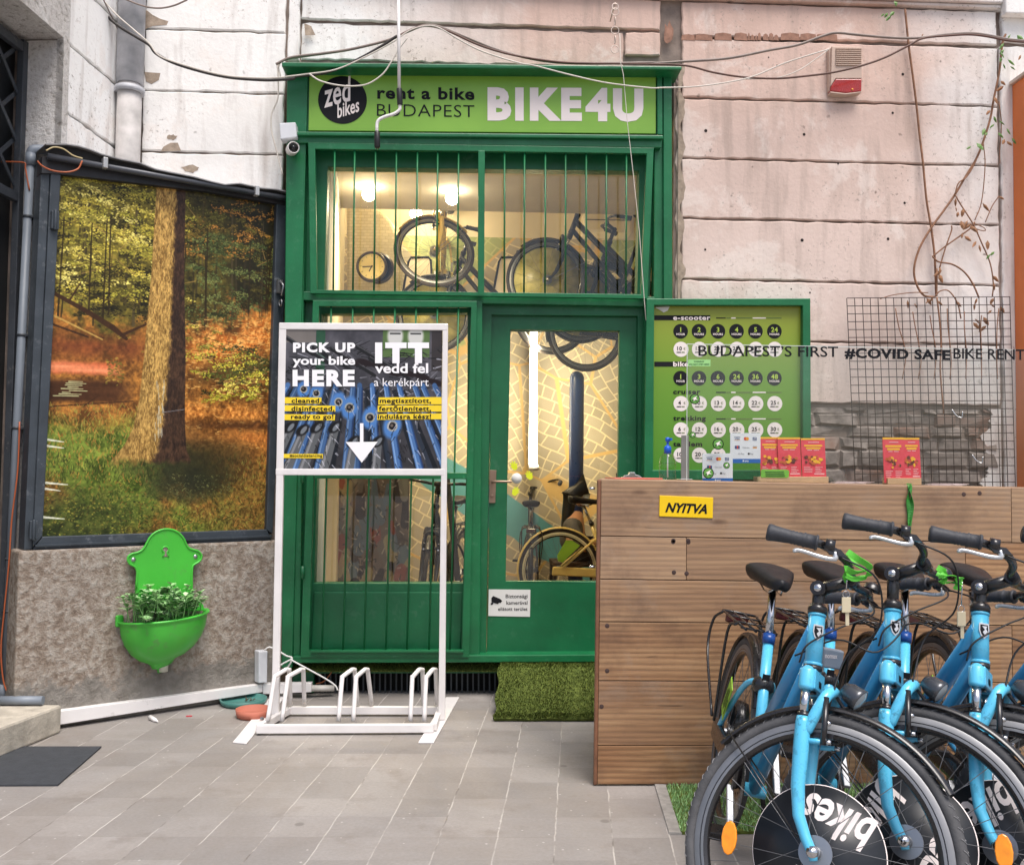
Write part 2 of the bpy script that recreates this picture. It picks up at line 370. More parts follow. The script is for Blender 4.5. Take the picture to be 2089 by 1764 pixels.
def m_plaster(name, pale, pink=None, rough_scale=38, bs=.22, dirt=.5):
    m, nt, b = newmat(name)
    tc = N(nt, 'ShaderNodeTexCoord'); v = tc.outputs['Object']
    col = pale
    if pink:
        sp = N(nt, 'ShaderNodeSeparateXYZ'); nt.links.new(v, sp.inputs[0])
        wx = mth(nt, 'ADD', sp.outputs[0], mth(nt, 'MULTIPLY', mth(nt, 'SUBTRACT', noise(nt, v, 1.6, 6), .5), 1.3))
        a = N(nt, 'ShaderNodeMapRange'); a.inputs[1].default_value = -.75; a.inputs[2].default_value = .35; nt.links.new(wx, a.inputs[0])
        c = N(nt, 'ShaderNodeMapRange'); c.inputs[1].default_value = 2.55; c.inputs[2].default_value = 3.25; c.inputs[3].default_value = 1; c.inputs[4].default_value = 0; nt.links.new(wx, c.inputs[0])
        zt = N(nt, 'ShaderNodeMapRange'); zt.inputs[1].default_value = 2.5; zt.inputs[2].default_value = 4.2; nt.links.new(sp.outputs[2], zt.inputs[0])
        pink_cast = mixc(nt, zt.outputs[0], pink[0], pink[1])
        col = mixc(nt, mth(nt, 'MULTIPLY', a.outputs[0], c.outputs[0]), pale, pink_cast)  # pink light cast painted into the plaster colour, fading out along the wall
    big = noise(nt, v, 2.2, 7, .62)
    col = mixc(nt, dirt, col, ramp(nt, big, [(.28, (.72, .70, .68)), (.6, (1, 1, 1))]), 'MULTIPLY')
    mp = N(nt, 'ShaderNodeMapping'); mp.inputs['Scale'].default_value = (9, 9, 1.2); nt.links.new(v, mp.inputs[0])
    run = noise(nt, mp.outputs[0], 1.6, 5)
    col = mixc(nt, ramp(nt, run, [(.52, 0), (.76, .5)]), col, srgb(150, 134, 124))
    vo = N(nt, 'ShaderNodeTexVoronoi'); vo.inputs['Scale'].default_value = 7; vo.inputs['Randomness'].default_value = 1
    d2 = N(nt, 'ShaderNodeVectorMath', operation='ADD'); nt.links.new(v, d2.inputs[0])
    nz = N(nt, 'ShaderNodeTexNoise'); nz.inputs['Scale'].default_value = 25; nt.links.new(v, nz.inputs['Vector'])
    sc = N(nt, 'ShaderNodeVectorMath', operation='SCALE'); sc.inputs['Scale'].default_value = .06; nt.links.new(nz.outputs['Color'], sc.inputs[0]); nt.links.new(sc.outputs[0], d2.inputs[1])
    nt.links.new(d2.outputs[0], vo.inputs['Vector'])
    gate = ramp(nt, noise(nt, v, 1.3, 4), [(.47, 0), (.6, 1)])
    col = mixc(nt, mth(nt, 'MULTIPLY', mth(nt, 'MULTIPLY', ramp(nt, vo.outputs['Distance'], [(.045, 1), (.10, 0)]), .75), gate), col, srgb(92, 80, 72))
    pale = noise(nt, v, 1.9, 8, .7, .5)
    col = mixc(nt, ramp(nt, pale, [(.54, 0), (.60, .4)]), col, srgb(232, 222, 214))
    sct = noise(nt, v, 48, 6, .72)
    msk = noise(nt, v, 1.7, 3)
    col = mixc(nt, mth(nt, 'MULTIPLY', ramp(nt, sct, [(.58, 0), (.66, .75)]), ramp(nt, msk, [(.46, 0), (.60, 1)])), col, srgb(140, 126, 116))
    nt.links.new(col, b.inputs['Base Color']); b.inputs['Roughness'].default_value = .9; b.inputs['Specular IOR Level'].default_value = .2
    h = mth(nt, 'ADD', mth(nt, 'MULTIPLY', noise(nt, v, rough_scale, 5, .6), 1), mth(nt, 'MULTIPLY', big, .5))
    bump(nt, b, h, bs, .012); return m
def m_rough_stucco(name, stops, scale, bs, zfade=None):
    m, nt, b = newmat(name); tc = N(nt, 'ShaderNodeTexCoord'); v = tc.outputs['Object']
    n1 = noise(nt, v, scale, 9, .72, .15); n2 = noise(nt, v, 3.1, 6, .6)
    col = ramp(nt, n1, stops)
    col = mixc(nt, .6, col, ramp(nt, n2, [(.3, (.6, .57, .55)), (.7, (1, 1, 1))]), 'MULTIPLY')
    if zfade:
        sp = N(nt, 'ShaderNodeSeparateXYZ'); nt.links.new(v, sp.inputs[0])
        z = mth(nt, 'ADD', sp.outputs[2], mth(nt, 'MULTIPLY', mth(nt, 'SUBTRACT', noise(nt, v, 7, 6, .7), .5), .5))
        k = N(nt, 'ShaderNodeMapRange'); k.inputs[1].default_value = zfade[0]; k.inputs[2].default_value = zfade[0] + .05; k.inputs[3].default_value = 1; k.inputs[4].default_value = 0; nt.links.new(z, k.inputs[0])
        cem = ramp(nt, noise(nt, v, 14, 5), [(.3, srgb(128, 122, 114)), (.7, srgb(164, 158, 150))])
        col = mixc(nt, k.outputs[0], col, cem)
    nt.links.new(col, b.inputs['Base Color']); b.inputs['Roughness'].default_value = .92; b.inputs['Specular IOR Level'].default_value = .15
    bump(nt, b, n1, bs, .03); return m
def m_planks():
    m, nt, b = newmat('weathered_planks'); v = coords(nt, 'Object')
    oi = N(nt, 'ShaderNodeObjectInfo')
    sh = N(nt, 'ShaderNodeVectorMath', operation='ADD'); cm = N(nt, 'ShaderNodeCombineXYZ')
    for i, k in ((0, 17.), (2, 31.)): nt.links.new(mth(nt, 'MULTIPLY', oi.outputs['Random'], k), cm.inputs[i])
    nt.links.new(v, sh.inputs[0]); nt.links.new(cm.outputs[0], sh.inputs[1])
    mp = N(nt, 'ShaderNodeMapping'); mp.inputs['Scale'].default_value = (1.3, 1, 11); nt.links.new(sh.outputs[0], mp.inputs[0])
    dz = noise(nt, mp.outputs[0], 1.1, 4, .5)
    wv = N(nt, 'ShaderNodeTexWave', wave_type='BANDS', bands_direction='Z'); wv.inputs['Scale'].default_value = 1.25; wv.inputs['Distortion'].default_value = 7; wv.inputs['Detail'].default_value = 2; wv.inputs['Detail Scale'].default_value = .45
    nt.links.new(mp.outputs[0], wv.inputs[0])
    mp2 = N(nt, 'ShaderNodeMapping'); mp2.inputs['Scale'].default_value = (5.5, 1, 85); nt.links.new(sh.outputs[0], mp2.inputs[0])
    fib = noise(nt, mp2.outputs[0], 1, 6, .65)
    col = ramp(nt, dz, [(.25, srgb(126, 90, 62)), (.45, srgb(158, 119, 84)), (.6, srgb(173, 136, 99)), (.8, srgb(188, 152, 115))])
    col = mixc(nt, .42, col, ramp(nt, wv.outputs[0], [(.0, srgb(96, 62, 42)), (.35, srgb(214, 190, 160)), (1, (1, 1, 1))]), 'MULTIPLY')
    col = mixc(nt, .62, col, ramp(nt, fib, [(.30, (.46, .38, .32)), (.47, (.94, .92, .9)), (.62, (1.1, 1.08, 1.05))]), 'MULTIPLY')
    col = mixc(nt, mth(nt, 'MULTIPLY', mth(nt, 'FRACT', mth(nt, 'MULTIPLY', oi.outputs['Random'], 7.3)), .42), col, srgb(150, 126, 110), 'MULTIPLY')
    col = mixc(nt, mth(nt, 'MULTIPLY', mth(nt, 'FRACT', mth(nt, 'MULTIPLY', oi.outputs['Random'], 13.7)), .3), col, srgb(196, 172, 144))
    gw = noise(nt, sh.outputs[0], 2.1, 7, .7, .3)
    col = mixc(nt, ramp(nt, gw, [(.52, 0), (.66, .5)]), col, srgb(150, 132, 116))
    mp3 = N(nt, 'ShaderNodeMapping'); mp3.inputs['Scale'].default_value = (2.2, 1, 6); nt.links.new(sh.outputs[0], mp3.inputs[0])
    vo = N(nt, 'ShaderNodeTexVoronoi'); vo.inputs['Scale'].default_value = 1.3; nt.links.new(mp3.outputs[0], vo.inputs['Vector'])
    col = mixc(nt, mth(nt, 'MULTIPLY', ramp(nt, vo.outputs['Distance'], [(.04, 1), (.13, 0)]), .55), col, srgb(70, 44, 32))
    crk = noise(nt, mp2.outputs[0], .35, 3, .5)
    col = mixc(nt, ramp(nt, crk, [(.70, 0), (.72, .7)]), col, srgb(48, 32, 24))
    st = noise(nt, sh.outputs[0], 3.5, 6, .65)
    col = mixc(nt, ramp(nt, st, [(.52, 0), (.70, .55)]), col, srgb(92, 68, 54))
    nt.links.new(col, b.inputs['Base Color']); b.inputs['Roughness'].default_value = .55
    bump(nt, b, mth(nt, 'ADD', fib, mth(nt, 'MULTIPLY', wv.outputs[0], .4)), .25, .004); return m
def m_map():
    m, nt, b = newmat('street_map_wallpaper'); v = coords(nt, 'Object', rot=(0, math.radians(28), 0))
    tc = N(nt, 'ShaderNodeTexCoord')
    def vor(scale, rnd):
        mp = N(nt, 'ShaderNodeMapping'); mp.inputs['Scale'].default_value = (scale, 0, scale * .8); nt.links.new(v, mp.inputs[0])
        d = N(nt, 'ShaderNodeTexVoronoi', feature='DISTANCE_TO_EDGE', distance='EUCLIDEAN'); d.inputs['Scale'].default_value = 1; d.inputs['Randomness'].default_value = rnd; nt.links.new(mp.outputs[0], d.inputs['Vector'])
        c = N(nt, 'ShaderNodeTexVoronoi'); c.inputs['Scale'].default_value = 1; c.inputs['Randomness'].default_value = rnd; nt.links.new(mp.outputs[0], c.inputs['Vector'])
        return d.outputs['Distance'], c.outputs['Color']
    d2, k2 = vor(1.5, .9)
    def streets(ang, bw, rh):
        w0 = N(nt, 'ShaderNodeTexNoise'); w0.inputs['Scale'].default_value = 1.6; w0.inputs['Detail'].default_value = 1; nt.links.new(tc.outputs['Object'], w0.inputs['Vector'])
        w1 = N(nt, 'ShaderNodeVectorMath', operation='SCALE'); w1.inputs['Scale'].default_value = .22; nt.links.new(w0.outputs['Color'], w1.inputs[0])
        w2 = N(nt, 'ShaderNodeVectorMath', operation='ADD'); nt.links.new(tc.outputs['Object'], w2.inputs[0]); nt.links.new(w1.outputs[0], w2.inputs[1])
        q1 = N(nt, 'ShaderNodeSeparateXYZ'); nt.links.new(w2.outputs[0], q1.inputs[0]); q2 = N(nt, 'ShaderNodeCombineXYZ'); nt.links.new(q1.outputs[0], q2.inputs[0]); nt.links.new(q1.outputs[2], q2.inputs[1])
        mp = N(nt, 'ShaderNodeMapping'); mp.inputs['Rotation'].default_value = (0, 0, math.radians(ang)); nt.links.new(q2.outputs[0], mp.inputs[0])
        b1 = N(nt, 'ShaderNodeTexBrick', offset=.37, squash=.6, squash_frequency=3); b1.inputs['Scale'].default_value = 1; b1.inputs['Brick Width'].default_value = bw; b1.inputs['Row Height'].default_value = rh; b1.inputs['Mortar Size'].default_value = .0075; b1.inputs['Mortar Smooth'].default_value = .2
        b1.inputs['Color1'].default_value = (*srgb(166, 156, 136), 1); b1.inputs['Color2'].default_value = (*srgb(182, 171, 149), 1); b1.inputs['Mortar'].default_value = (*srgb(222, 208, 170), 1); nt.links.new(mp.outputs[0], b1.inputs['Vector']); return b1.outputs['Color']
    s2 = N(nt, 'ShaderNodeSeparateColor'); nt.links.new(k2, s2.inputs[0])
    col = mixc(nt, ramp(nt, s2.outputs[0], [(.5, 0), (.501, 1)]), streets(27, .17, .105), streets(58, .13, .12))
    col = mixc(nt, ramp(nt, s2.outputs[2], [(.90, 0), (.901, .55)]), col, srgb(150, 180, 84))
    col = mixc(nt, ramp(nt, d2, [(.010, 1), (.018, 0)]), col, srgb(216, 180, 116))
    sp = N(nt, 'ShaderNodeSeparateXYZ'); nt.links.new(tc.outputs['Object'], sp.inputs[0])
    r = mth(nt, 'ABSOLUTE', mth(nt, 'ADD', mth(nt, 'ADD', mth(nt, 'MULTIPLY', sp.outputs[0], .55), mth(nt, 'MULTIPLY', sp.outputs[2], .8)), mth(nt, 'ADD', mth(nt, 'MULTIPLY', noise(nt, tc.outputs['Object'], .9, 2), .5), -1.12)))
    river = ramp(nt, r, [(.16, 1), (.17, 0)])
    col = mixc(nt, river, col, srgb(92, 156, 164))
    nt.links.new(col, b.inputs['Base Color']); b.inputs['Roughness'].default_value = .5; return m
M_PAVE = m_paving()
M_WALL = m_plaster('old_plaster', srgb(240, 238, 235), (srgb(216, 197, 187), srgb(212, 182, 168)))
M_WHITE = m_plaster('white_plaster', srgb(246, 245, 243), dirt=.25)
M_STUC = m_rough_stucco('rough_render', [(.32, srgb(168, 160, 152)), (.46, srgb(232, 228, 224)), (.75, srgb(246, 244, 242))], 30, 1.)
M_PLIN = m_rough_stucco('stained_render', [(.28, srgb(120, 104, 90)), (.44, srgb(160, 145, 131)), (.54, srgb(184, 173, 161)), (.72, srgb(210, 203, 194))], 26, 1., (.20,))
M_DIRT = pm('dirty_mortar', srgb(134, 120, 111), .95, var=.4, vs=9, bp=.5, bs=40)
M_BARE = pm('bare_render', srgb(158, 142, 126), .95, var=.3, vs=25, bp=.6, bs=60)
M_STONE = pm('rubble_stone', srgb(138, 126, 118), .92, var=.45, vs=13, bp=1., bs=24, col2=srgb(166, 154, 146))
M_BRICK = pm('old_brick', srgb(156, 116, 98), .92, var=.35, vs=9, bp=.8, bs=40, col2=srgb(150, 138, 130))
M_GREEN = pm('green_paint', srgb(14, 98, 56), .36, var=.16, vs=4, bp=.25, bs=45, col2=srgb(20, 112, 66), scuff=(srgb(60, 120, 84), .5, 22))
M_GREEND = pm('green_paint_panel', srgb(12, 92, 54), .42, var=.18, vs=3, bp=.3, bs=35, col2=srgb(18, 106, 64), scuff=(srgb(66, 112, 84), .45, 16))
M_GLASS = glassmat('window_glass', (.97, .985, .975), 1.5)
M_BLACK = pm('black_plastic', srgb(26, 25, 27), .45, var=.2, vs=20)
M_DARK = pm('dark_grey_paint', srgb(58, 62, 68), .5, var=.2, vs=8, bp=.2, scuff=(srgb(120, 118, 114), .5, 20))
M_WHT = pm('white_paint', srgb(226, 222, 220), .35, var=.05, vs=8, scuff=(srgb(150, 142, 134), .5, 14))
M_TURF = pm('artificial_turf', srgb(74, 88, 36), .8, var=.4, vs=50, spec=.2, col2=srgb(100, 112, 50))
M_PLANK = m_planks()

# ------------------------------------------------------------------ ground
g = MB(); g.quad((-40, -40, 0), (40, -40, 0), (40, 5.75, 0), (-40, 5.75, 0))
tag(g.build('ground', M_PAVE), kind='structure')

# ------------------------------------------------------------------ street front wall
WY = 5.60
def slab(mb, x0, x1, z0, z1, y=WY, dep=.045, jit=.0045, mi=0, step=.05, M=None):
    """plaster course with hand-worn, slightly wavering edges"""
    R = random.Random(int(x0 * 1000 + z0 * 7777)); pts = []
    def run(a, b):
        L = math.hypot(b[0] - a[0], b[1] - a[1]); k = max(2, int(L / step))
        for i in range(k):
            t = i / k; pts.append((a[0] + (b[0] - a[0]) * t + R.uniform(-jit, jit), a[1] + (b[1] - a[1]) * t + R.uniform(-jit, jit)))
    run((x0, z0), (x1, z0)); run((x1, z0), (x1, z1)); run((x1, z1), (x0, z1)); run((x0, z1), (x0, z0))
    f = M or (lambda x, z, d: (x, y + d, z))
    n = len(pts); e = .006
    cx, cz = (x0 + x1) / 2, (z0 + z1) / 2
    inn = [(p[0] + (e if p[0] < cx else -e), p[1] + (e if p[1] < cz else -e)) for p in pts]
    o = len(mb.v)
    mb.add([f(*p, 0) for p in inn], [tuple(range(n))], mi)
    mb.add([f(*p, 0) for p in inn] + [f(*p, .006) for p in pts] + [f(*p, dep) for p in pts],
           [(i, (i + 1) % n, (i + 1) % n + n, i + n) for i in range(n)] + [(i + n, (i + 1) % n + n, (i + 1) % n + 2 * n, i + 2 * n) for i in range(n)], mi)
facade = thing('house_front', 'weathered plastered house wall with painted-in pink light cast and grooved courses around the green shop', 'wall')
mb = MB(); B = WY + .024
mb.box((-2.75, B, 0), (-1.12, B + .4, 9)); mb.box((1.2, B, 0), (9, B + .4, 9)); mb.box((-1.12, B, 3.68), (1.2, B + .4, 9))
mb.build('backing', M_DIRT, facade)
mb = MB()
GR = [4.14, 3.922, 3.545, 3.178, 2.814, 2.447, 2.086, 1.717]
gp = .0062
for a, b in zip(GR[1:], GR[:-1]): slab(mb, 1.245, 3.185, a + gp, b - gp * (2.8 if b == 3.922 else 1))
# ragged strip that survives beside the bare stones, and the pier at the orange portal
slab(mb, 1.215, 1.236, 1.9, 3.66, y=WY + .012, dep=.03, jit=.01)
mb.prism([(3.10 + .03 * math.sin(k * .31) + .014 * math.sin(k * .83) + .006 * math.sin(k * 2.9), WY, 1.70 - k * .0125) for k in range(136)] + [(3.185, WY, 0), (3.185, WY, 1.70)], (0, .045, 0))
slab(mb, 3.205, 3.7, 0.02, 3.92); slab(mb, 3.215, 3.9, 3.95, 4.14, y=WY - .01, dep=.06)
mb.box((3.0, WY + .01, 4.14), (8.9, B, 8.9))
LG = [4.22, 3.865, 3.498, 3.136, 2.60]
for a, b in zip(LG[1:], LG[:-1]): slab(mb, -1.94, -1.125, a + gp, b - gp)
slab(mb, -1.94, -1.125, 4.25, 4.6)
slab(mb, -1.03, 1.11, 3.955, 4.135, jit=.004); slab(mb, -1.03, .89, 3.72, 3.935, y=WY + .012, dep=.03, jit=.006); slab(mb, .9, 1.11, 3.80, 3.935, jit=.005)
slab(mb, -1.105, -1.04, 3.70, 4.6, y=WY - .012, dep=.055)
slab(mb, -1.03, 3.185, 4.27, 4.75)
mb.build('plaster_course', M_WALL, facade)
mb = MB(); mb.box((-1.03, WY - .05, 4.165), (3.2, B, 4.245)); mb.box((-1.03, WY - .03, 4.142), (3.2, B, 4.163)); mb.box((1.11, WY - .02, 4.15), (1.24, B - .001, 4.3)); mb.box((3.2, WY - .075, 4.09), (3.9, WY - .012, 4.235))
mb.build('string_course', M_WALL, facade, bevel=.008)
# stripped stones under the course line
mb = MB(); R = random.Random(5); z = .03; jj = 0
while z < 1.69:
    h = min(R.uniform(.05, .12), 1.697 - z)
    if h < .03: break
    x = 1.25
    while x < 3.17:
        wd = R.uniform(.07, .34); x1 = min(x + wd, 3.17); d = R.uniform(-.012, .02); j = lambda: R.uniform(-.013, .013)
        if x1 - x > .03:
            c = [(x + .002 + j(), z + .002 + j()), (x1 - .002 + j(), z + .002 + j()), (x1 - .002 + j(), z + h - .002), (x + .002 + j(), z + h - .002 + j() * .3)]
            k = 1 if R.random() < .16 or (x > 2.85 and z > 1.35) else 0
            y0 = WY + .006 + d * .7
            front = [(c[0][0] * .9 + c[2][0] * .1, y0, c[0][1] * .85 + c[2][1] * .15), (c[1][0] * .9 + c[3][0] * .1, y0 + j(), c[1][1] * .85 + c[3][1] * .15), (c[2][0] * .9 + c[0][0] * .1, y0 + j(), c[2][1] * .85 + c[0][1] * .15), (c[3][0] * .9 + c[1][0] * .1, y0, c[3][1] * .85 + c[1][1] * .15)]
            bk = [(p[0], B, p[1]) for p in c]
            mb.add(front + bk, [(0, 1, 2, 3), (0, 1, 5, 4), (1, 2, 6, 5), (2, 3, 7, 6), (3, 0, 4, 7)], k)
        x = x1
    z += h
mb.build('bare_stonework', [M_STONE, M_BRICK], facade, label='grey rubble stones and bricks where the plaster has fallen off', recalc=True)
# places where plaster has flaked
def flake(mb, pts, y=WY - .002, d=.0015):
    P = [W(*p, y) for p in pts]; own = mb is None; mb = mb or MB(); mb.prism(P, (0, d, 0))
    if own: mb.build('plaster_flake', M_BARE, facade, recalc=True)
def ragged(cx, cy, rx, ry, k=14, seed=0):
    R = random.Random(seed); return [(cx + rx * math.cos(6.283 * i / k) * R.uniform(.55, 1.1), cy + ry * math.sin(6.283 * i / k) * R.uniform(.5, 1.1)) for i in range(k)]
flake(None, [c1(*p) for p in [(905, 60), (930, 70), (960, 95), (1010, 120), (1060, 135), (1050, 158), (960, 165), (905, 190)]])
flake(None, [c1(*p) for p in [(910, 455), (1010, 462), (1000, 505), (955, 530), (920, 515)]])
flake(None, [c1(*p) for p in [(1012, 955), (1030, 925), (1075, 900), (1120, 900), (1140, 950)]])
flake(None, ragged(*c1(1085, 865), 12, 7, seed=3)); flake(None, ragged(*c1(1200, 1065), 22, 9, seed=4))
flake(None, [c17(*p) for p in [(165, 120), (200, 135), (222, 180), (170, 182)]], WY - .014)
mb = MB()
xs = [225, 300, 395, 405, 500, 512, 585, 600, 625, 640, 660, 668, 700, 728, 755, 765, 870, 960, 1075]
for a, b in zip(xs[:-1], xs[1:]):
    if b - a < 15: continue
    R = random.Random(a); t = 178 + R.random() * 12
    flake(mb, [c3(a, 218), c3(a + 4, t + 6), c3((a + b) / 2, t), c3(b - 4, t + 8), c3(b, 222)], WY - .002)
flake(mb, ragged(*c17(2030, 175), 15, 26, seed=8), WY - .012)
mb.build('rusty_patch', pm('brown_undercoat', srgb(150, 112, 94), .9, var=.35, vs=25), facade)
# ragged broken edge of the plaster beside the green frame
mb = MB(); pts = [(1.222, WY - .001, 1.95 + k * .035) for k in range(52)]; R = random.Random(9)
mb.prism(pts + [(1.243 + .012 * math.sin(k * .9) + R.uniform(0, .018), WY - .001, 1.95 + k * .035) for k in range(51, -1, -1)], (0, .003, 0))
mb.build('broken_edge', M_BARE, facade)
# drilled holes
for X, Y, r in [(358, 712, 9), (893, 732, 8), (882, 1307, 9), (355, 1358, 6), (1078, 890, 6), (700, 313, 4), (746, 357, 5), (1430, 405, 8), (1350, 1300, 8), (823, 1572, 4), (1375, 615, 7), (1440, 1105, 7), (925, 1592, 5)]:
    p = W(*c3(X, Y), WY - .0015); mb = MB(); mb.lathe(p, (0, -1, 0), [(0, 0), (r * .0011, 0)], 10); mb.build('drill_hole', pm('hole_black', srgb(40, 30, 28), .95), facade)

# ------------------------------------------------------------------ left wall of the yard
C0 = Vector((-2.06, B, 0)); LD = Vector((-.1022, -.9948, 0)); LN = Vector((.9948, -.1022, 0))
P1 = C0 + LD * ((B - 4.96) / .9948)
side = thing('side_wall', 'blown white plastered side wall at the left with a deep gated opening', 'wall')
def up(poly, z0, z1, mb, mi=0): mb.prism([Vector((p[0], p[1], z0)) for p in poly], (0, 0, z1 - z0), mi)
mb = MB(); e = LN * .03
up([C0 - e, P1 - e, P1 - LN * .55, C0 - LN * .55], 0, 9, mb)
mb.build('backing', M_DIRT, side); mb = MB()
up([P1 - e, P1 + LD * .8 - e, P1 + LD * .8 - LN * .45, P1 - LN * .45], 3.5, 6, mb)
mb.build('lintel', M_STUC, side)
mb = MB(); lf = lambda s, z, d: C0 + LD * s - LN * d + Vector((0, 0, z)); sl_ = (C0 - P1).length
for a, b in zip([4.25, 3.865, 3.498, 3.136, 2.77], [4.9, 4.25, 3.865, 3.498, 3.136]):
    if b < 4: slab(mb, .03, sl_ - .04, a + gp, b - gp, M=lf, dep=.045)
    else: slab(mb, .03, sl_ - .04, a + gp, b - gp, M=lf, dep=.045)
mb.build('plaster_course', M_WHITE, side)
mb = MB()
Q = [P1 - e * .9 + LD * .012, P1 + LD * .012 - LN * .20]
for k in range(1): up([Q[0] + LN * .035, Q[0] + LN * .035 - LD * .05, Q[1] - LD * .05, Q[1]], .14, 3.49, mb)
up([P1 + LN * .004 + LD * .0, P1 + LN * .004 + LD * .8, P1 - LN * .035 + LD * .8, P1 - LN * .035], 3.502, 5, mb)
up([P1 + LN * .006 - LD * .045, P1 + LN * .006 + LD * .012, P1 - LN * .03 + LD * .012, P1 - LN * .03 - LD * .045], .14, 4.9, mb)
mb.build('rough_jamb', M_STUC, side)
# folding lattice gate in the opening
gate = thing('lattice_gate', 'dark grey folding lattice gate in the opening at the left edge', 'gate', tuple(P1 - LN * .21))
mb = MB(); gpt = lambda s, z, d=.2: P1 + LD * s - LN * d + Vector((0, 0, z))
for s in (.03, .32, .62): mb.beam(gpt(s, .14), gpt(s, 3.48), .045, .035, LD)
for z in (.2, 2.66, 3.44): mb.beam(gpt(0, z), gpt(.8, z), .05, .03, (0, 0, 1))
mb.build('gate_frame', M_DARK, gate, bevel=.003)
for k in range(6):
    for sgn in (1, -1):
        z0 = 2.72 + (k % 3) * .24; s0 = .05 + (k // 3) * .29; mb = MB()
        a, b = (gpt(s0, z0, .21 if sgn > 0 else .222), gpt(s0 + .26, z0 + .24, .21 if sgn > 0 else .222)) if sgn > 0 else (gpt(s0, z0 + .24, .222), gpt(s0 + .26, z0, .222))
        mb.beam(a, b, .022, .006, (0, 0, 1)); mb.build('lattice_bar', M_DARK, gate)
mb = MB(); mb.quad(gpt(0, .14, .26), gpt(.8, .14, .26), gpt(.8, 3.5, .26), gpt(0, 3.5, .26)); mb.build('door_panel', pm('dark_door', srgb(38, 40, 42), .4), gate)

# stone step and rubber mat at the far left
mb = MB(); up([(-1.965, 4.79), (-2.06, 4.36), (-2.35, 3.0), (-3.2, 3.0), (-3.2, 4.79)], 0, .135, mb)
single(mb, 'stone_step', pm('worn_stone', srgb(176, 168, 154), .85, var=.25, vs=14, bp=.7, bs=55), 'worn pale stone step under the lattice gate', 'step', bevel=.012)
mb = MB(); up([(-1.675, 4.53), (-1.644, 3.99), (-2.35, 3.985), (-2.15, 4.53)], .002, .008, mb)
single(mb, 'door_mat', pm('black_rubber', srgb(54, 57, 62), .75, var=.16, vs=22, bp=.3, bs=90), 'flat black rubber mat lying on the paving at the left', 'mat')

# ------------------------------------------------------------------ drainpipe in the corner
dp = thing('drainpipe', 'fat grey drainpipe in the white corner above the mural roof', 'drainpipe', (-2.0, 5.52, 0))
def pv(x, y0, y1, Y): return W(x, y0, Y), W(x, y1, Y)
Mz = pm('zinc_grey', srgb(168, 172, 180), .55, metal=.1, var=.3, vs=6, bp=.15, col2=srgb(214, 214, 218))
t = W(268, 60, 5.53); rr = .068
mb = MB(); mb.cyl((t.x, t.y, 2.3), (t.x, t.y, 3.5), rr, seg=24); mb.build('lower_pipe', pm('limed_zinc', srgb(176, 172, 170), .6, var=.35, vs=7), dp)
mb = MB(); mb.cyl((t.x, t.y, 3.5), (t.x, t.y, 6), rr + .007, seg=24); mb.build('upper_pipe', Mz, dp)
z = W(262, 183, 5.5).z
mb = MB(); mb.cyl((t.x, t.y, z - .012), (t.x, t.y, z + .02), rr + .014, seg=24); mb.box((t.x - .1, t.y - .03, z - .01), (t.x - .05, t.y + .08, z + .015)); mb.build('pipe_clamp', Mz, dp)

# ------------------------------------------------------------------ corner cabinet with the forest picture
DA, DB = Vector((-2.05, 4.90, 0)), Vector((-1.18, 5.56, 0)); DD = (DB - DA).normalized(); DN = Vector((DD.y, -DD.x, 0))
def dg(x, y, l=0.): return PL(x, y, DA + DN * l, DN)
def dq(mb, pts, depth, l=0., mi=0): mb.prism([dg(*p, l) for p in pts], -DN * depth, mi)
mbp = MB()
pl_t = [c9(110, 300), c9(300, 292), c9(700, 275), c9(1000, 262), c9(1300, 250), c9(1655, 236)]
P = [dg(*p, .035) for p in pl_t]; lo = [Vector((P[-1].x, P[-1].y, 0)), Vector((P[0].x, P[0].y, 0))]
mbp.prism(P + lo, -DN * .55)
single(mbp, 'plinth_wall', M_PLIN, 'low brown stained rendered wall under the forest picture', 'wall', bevel=.012)
cab = thing('display_cabinet', 'tall dark framed corner cabinet showing a big forest picture', 'cabinet', tuple((DA + DB) / 2))
MF = pm('charcoal_frame', srgb(56, 63, 70), .45, var=.22, vs=7, bp=.2, scuff=(srgb(118, 122, 126), .55, 18))
mb = MB()
dq(mb, [c1(262, 1000), c1(320, 1010), c9(190, 290), c9(140, 295)], .12, .0)
dq(mb, [c1(322, 1060), c1(385, 1080), c9(250, 212), c9(192, 280)], .10, .012)
dq(mb, [c9(250, 215), c9(1570, 172), c9(1600, 240), c9(190, 292)], .10, .008)
dq(mb, [c1(1745, 1260), c1(1825, 1275), c4(1718, 1600), c4(1680, 1570)], .10, .01)
mb.build('frame', MF, cab, bevel=.004)
mb = MB(); dq(mb, [c9(205, 262), c9(1598, 205), c9(1600, 216), c9(210, 274)], .03, .024); mb.build('drip_rail', MF, cab)
mb = MB(); dq(mb, [c1(268, 985), c1(1850, 1262), c1(1822, 1296), c1(1300, 1205), c1(385, 1097), c1(262, 1090)], .1, .02); mb.build('header_board', pm('black_board', srgb(40, 40, 44), .6, var=.25, vs=8), cab)
mb = MB(); mb.tube([dg(*c1(300, 985), .05), dg(*c1(1866, 1262), .05)], .016, 10); mb.build('gutter_bar', pm('graphite_metal', srgb(78, 80, 86), .4, metal=.3), cab)
for X, Y in ((660, 1030), (1615, 1205)):
    mb = MB(); p = dg(*c1(X, Y), .06); mb.obox(p, DD * .012, DN * .02, (0, 0, .028)); mb.build('gutter_clip', pm('pale_clip', srgb(176, 176, 176), .4, metal=.4), cab, bevel=.004)
top = [(290, 905), (420, 905), (490, 915), (560, 935), (640, 968), (760, 1000), (880, 1022), (980, 1062), (1090, 1085), (1220, 1110), (1330, 1140), (1420, 1160), (1510, 1152), (1640, 1180), (1750, 1190), (1840, 1212)]
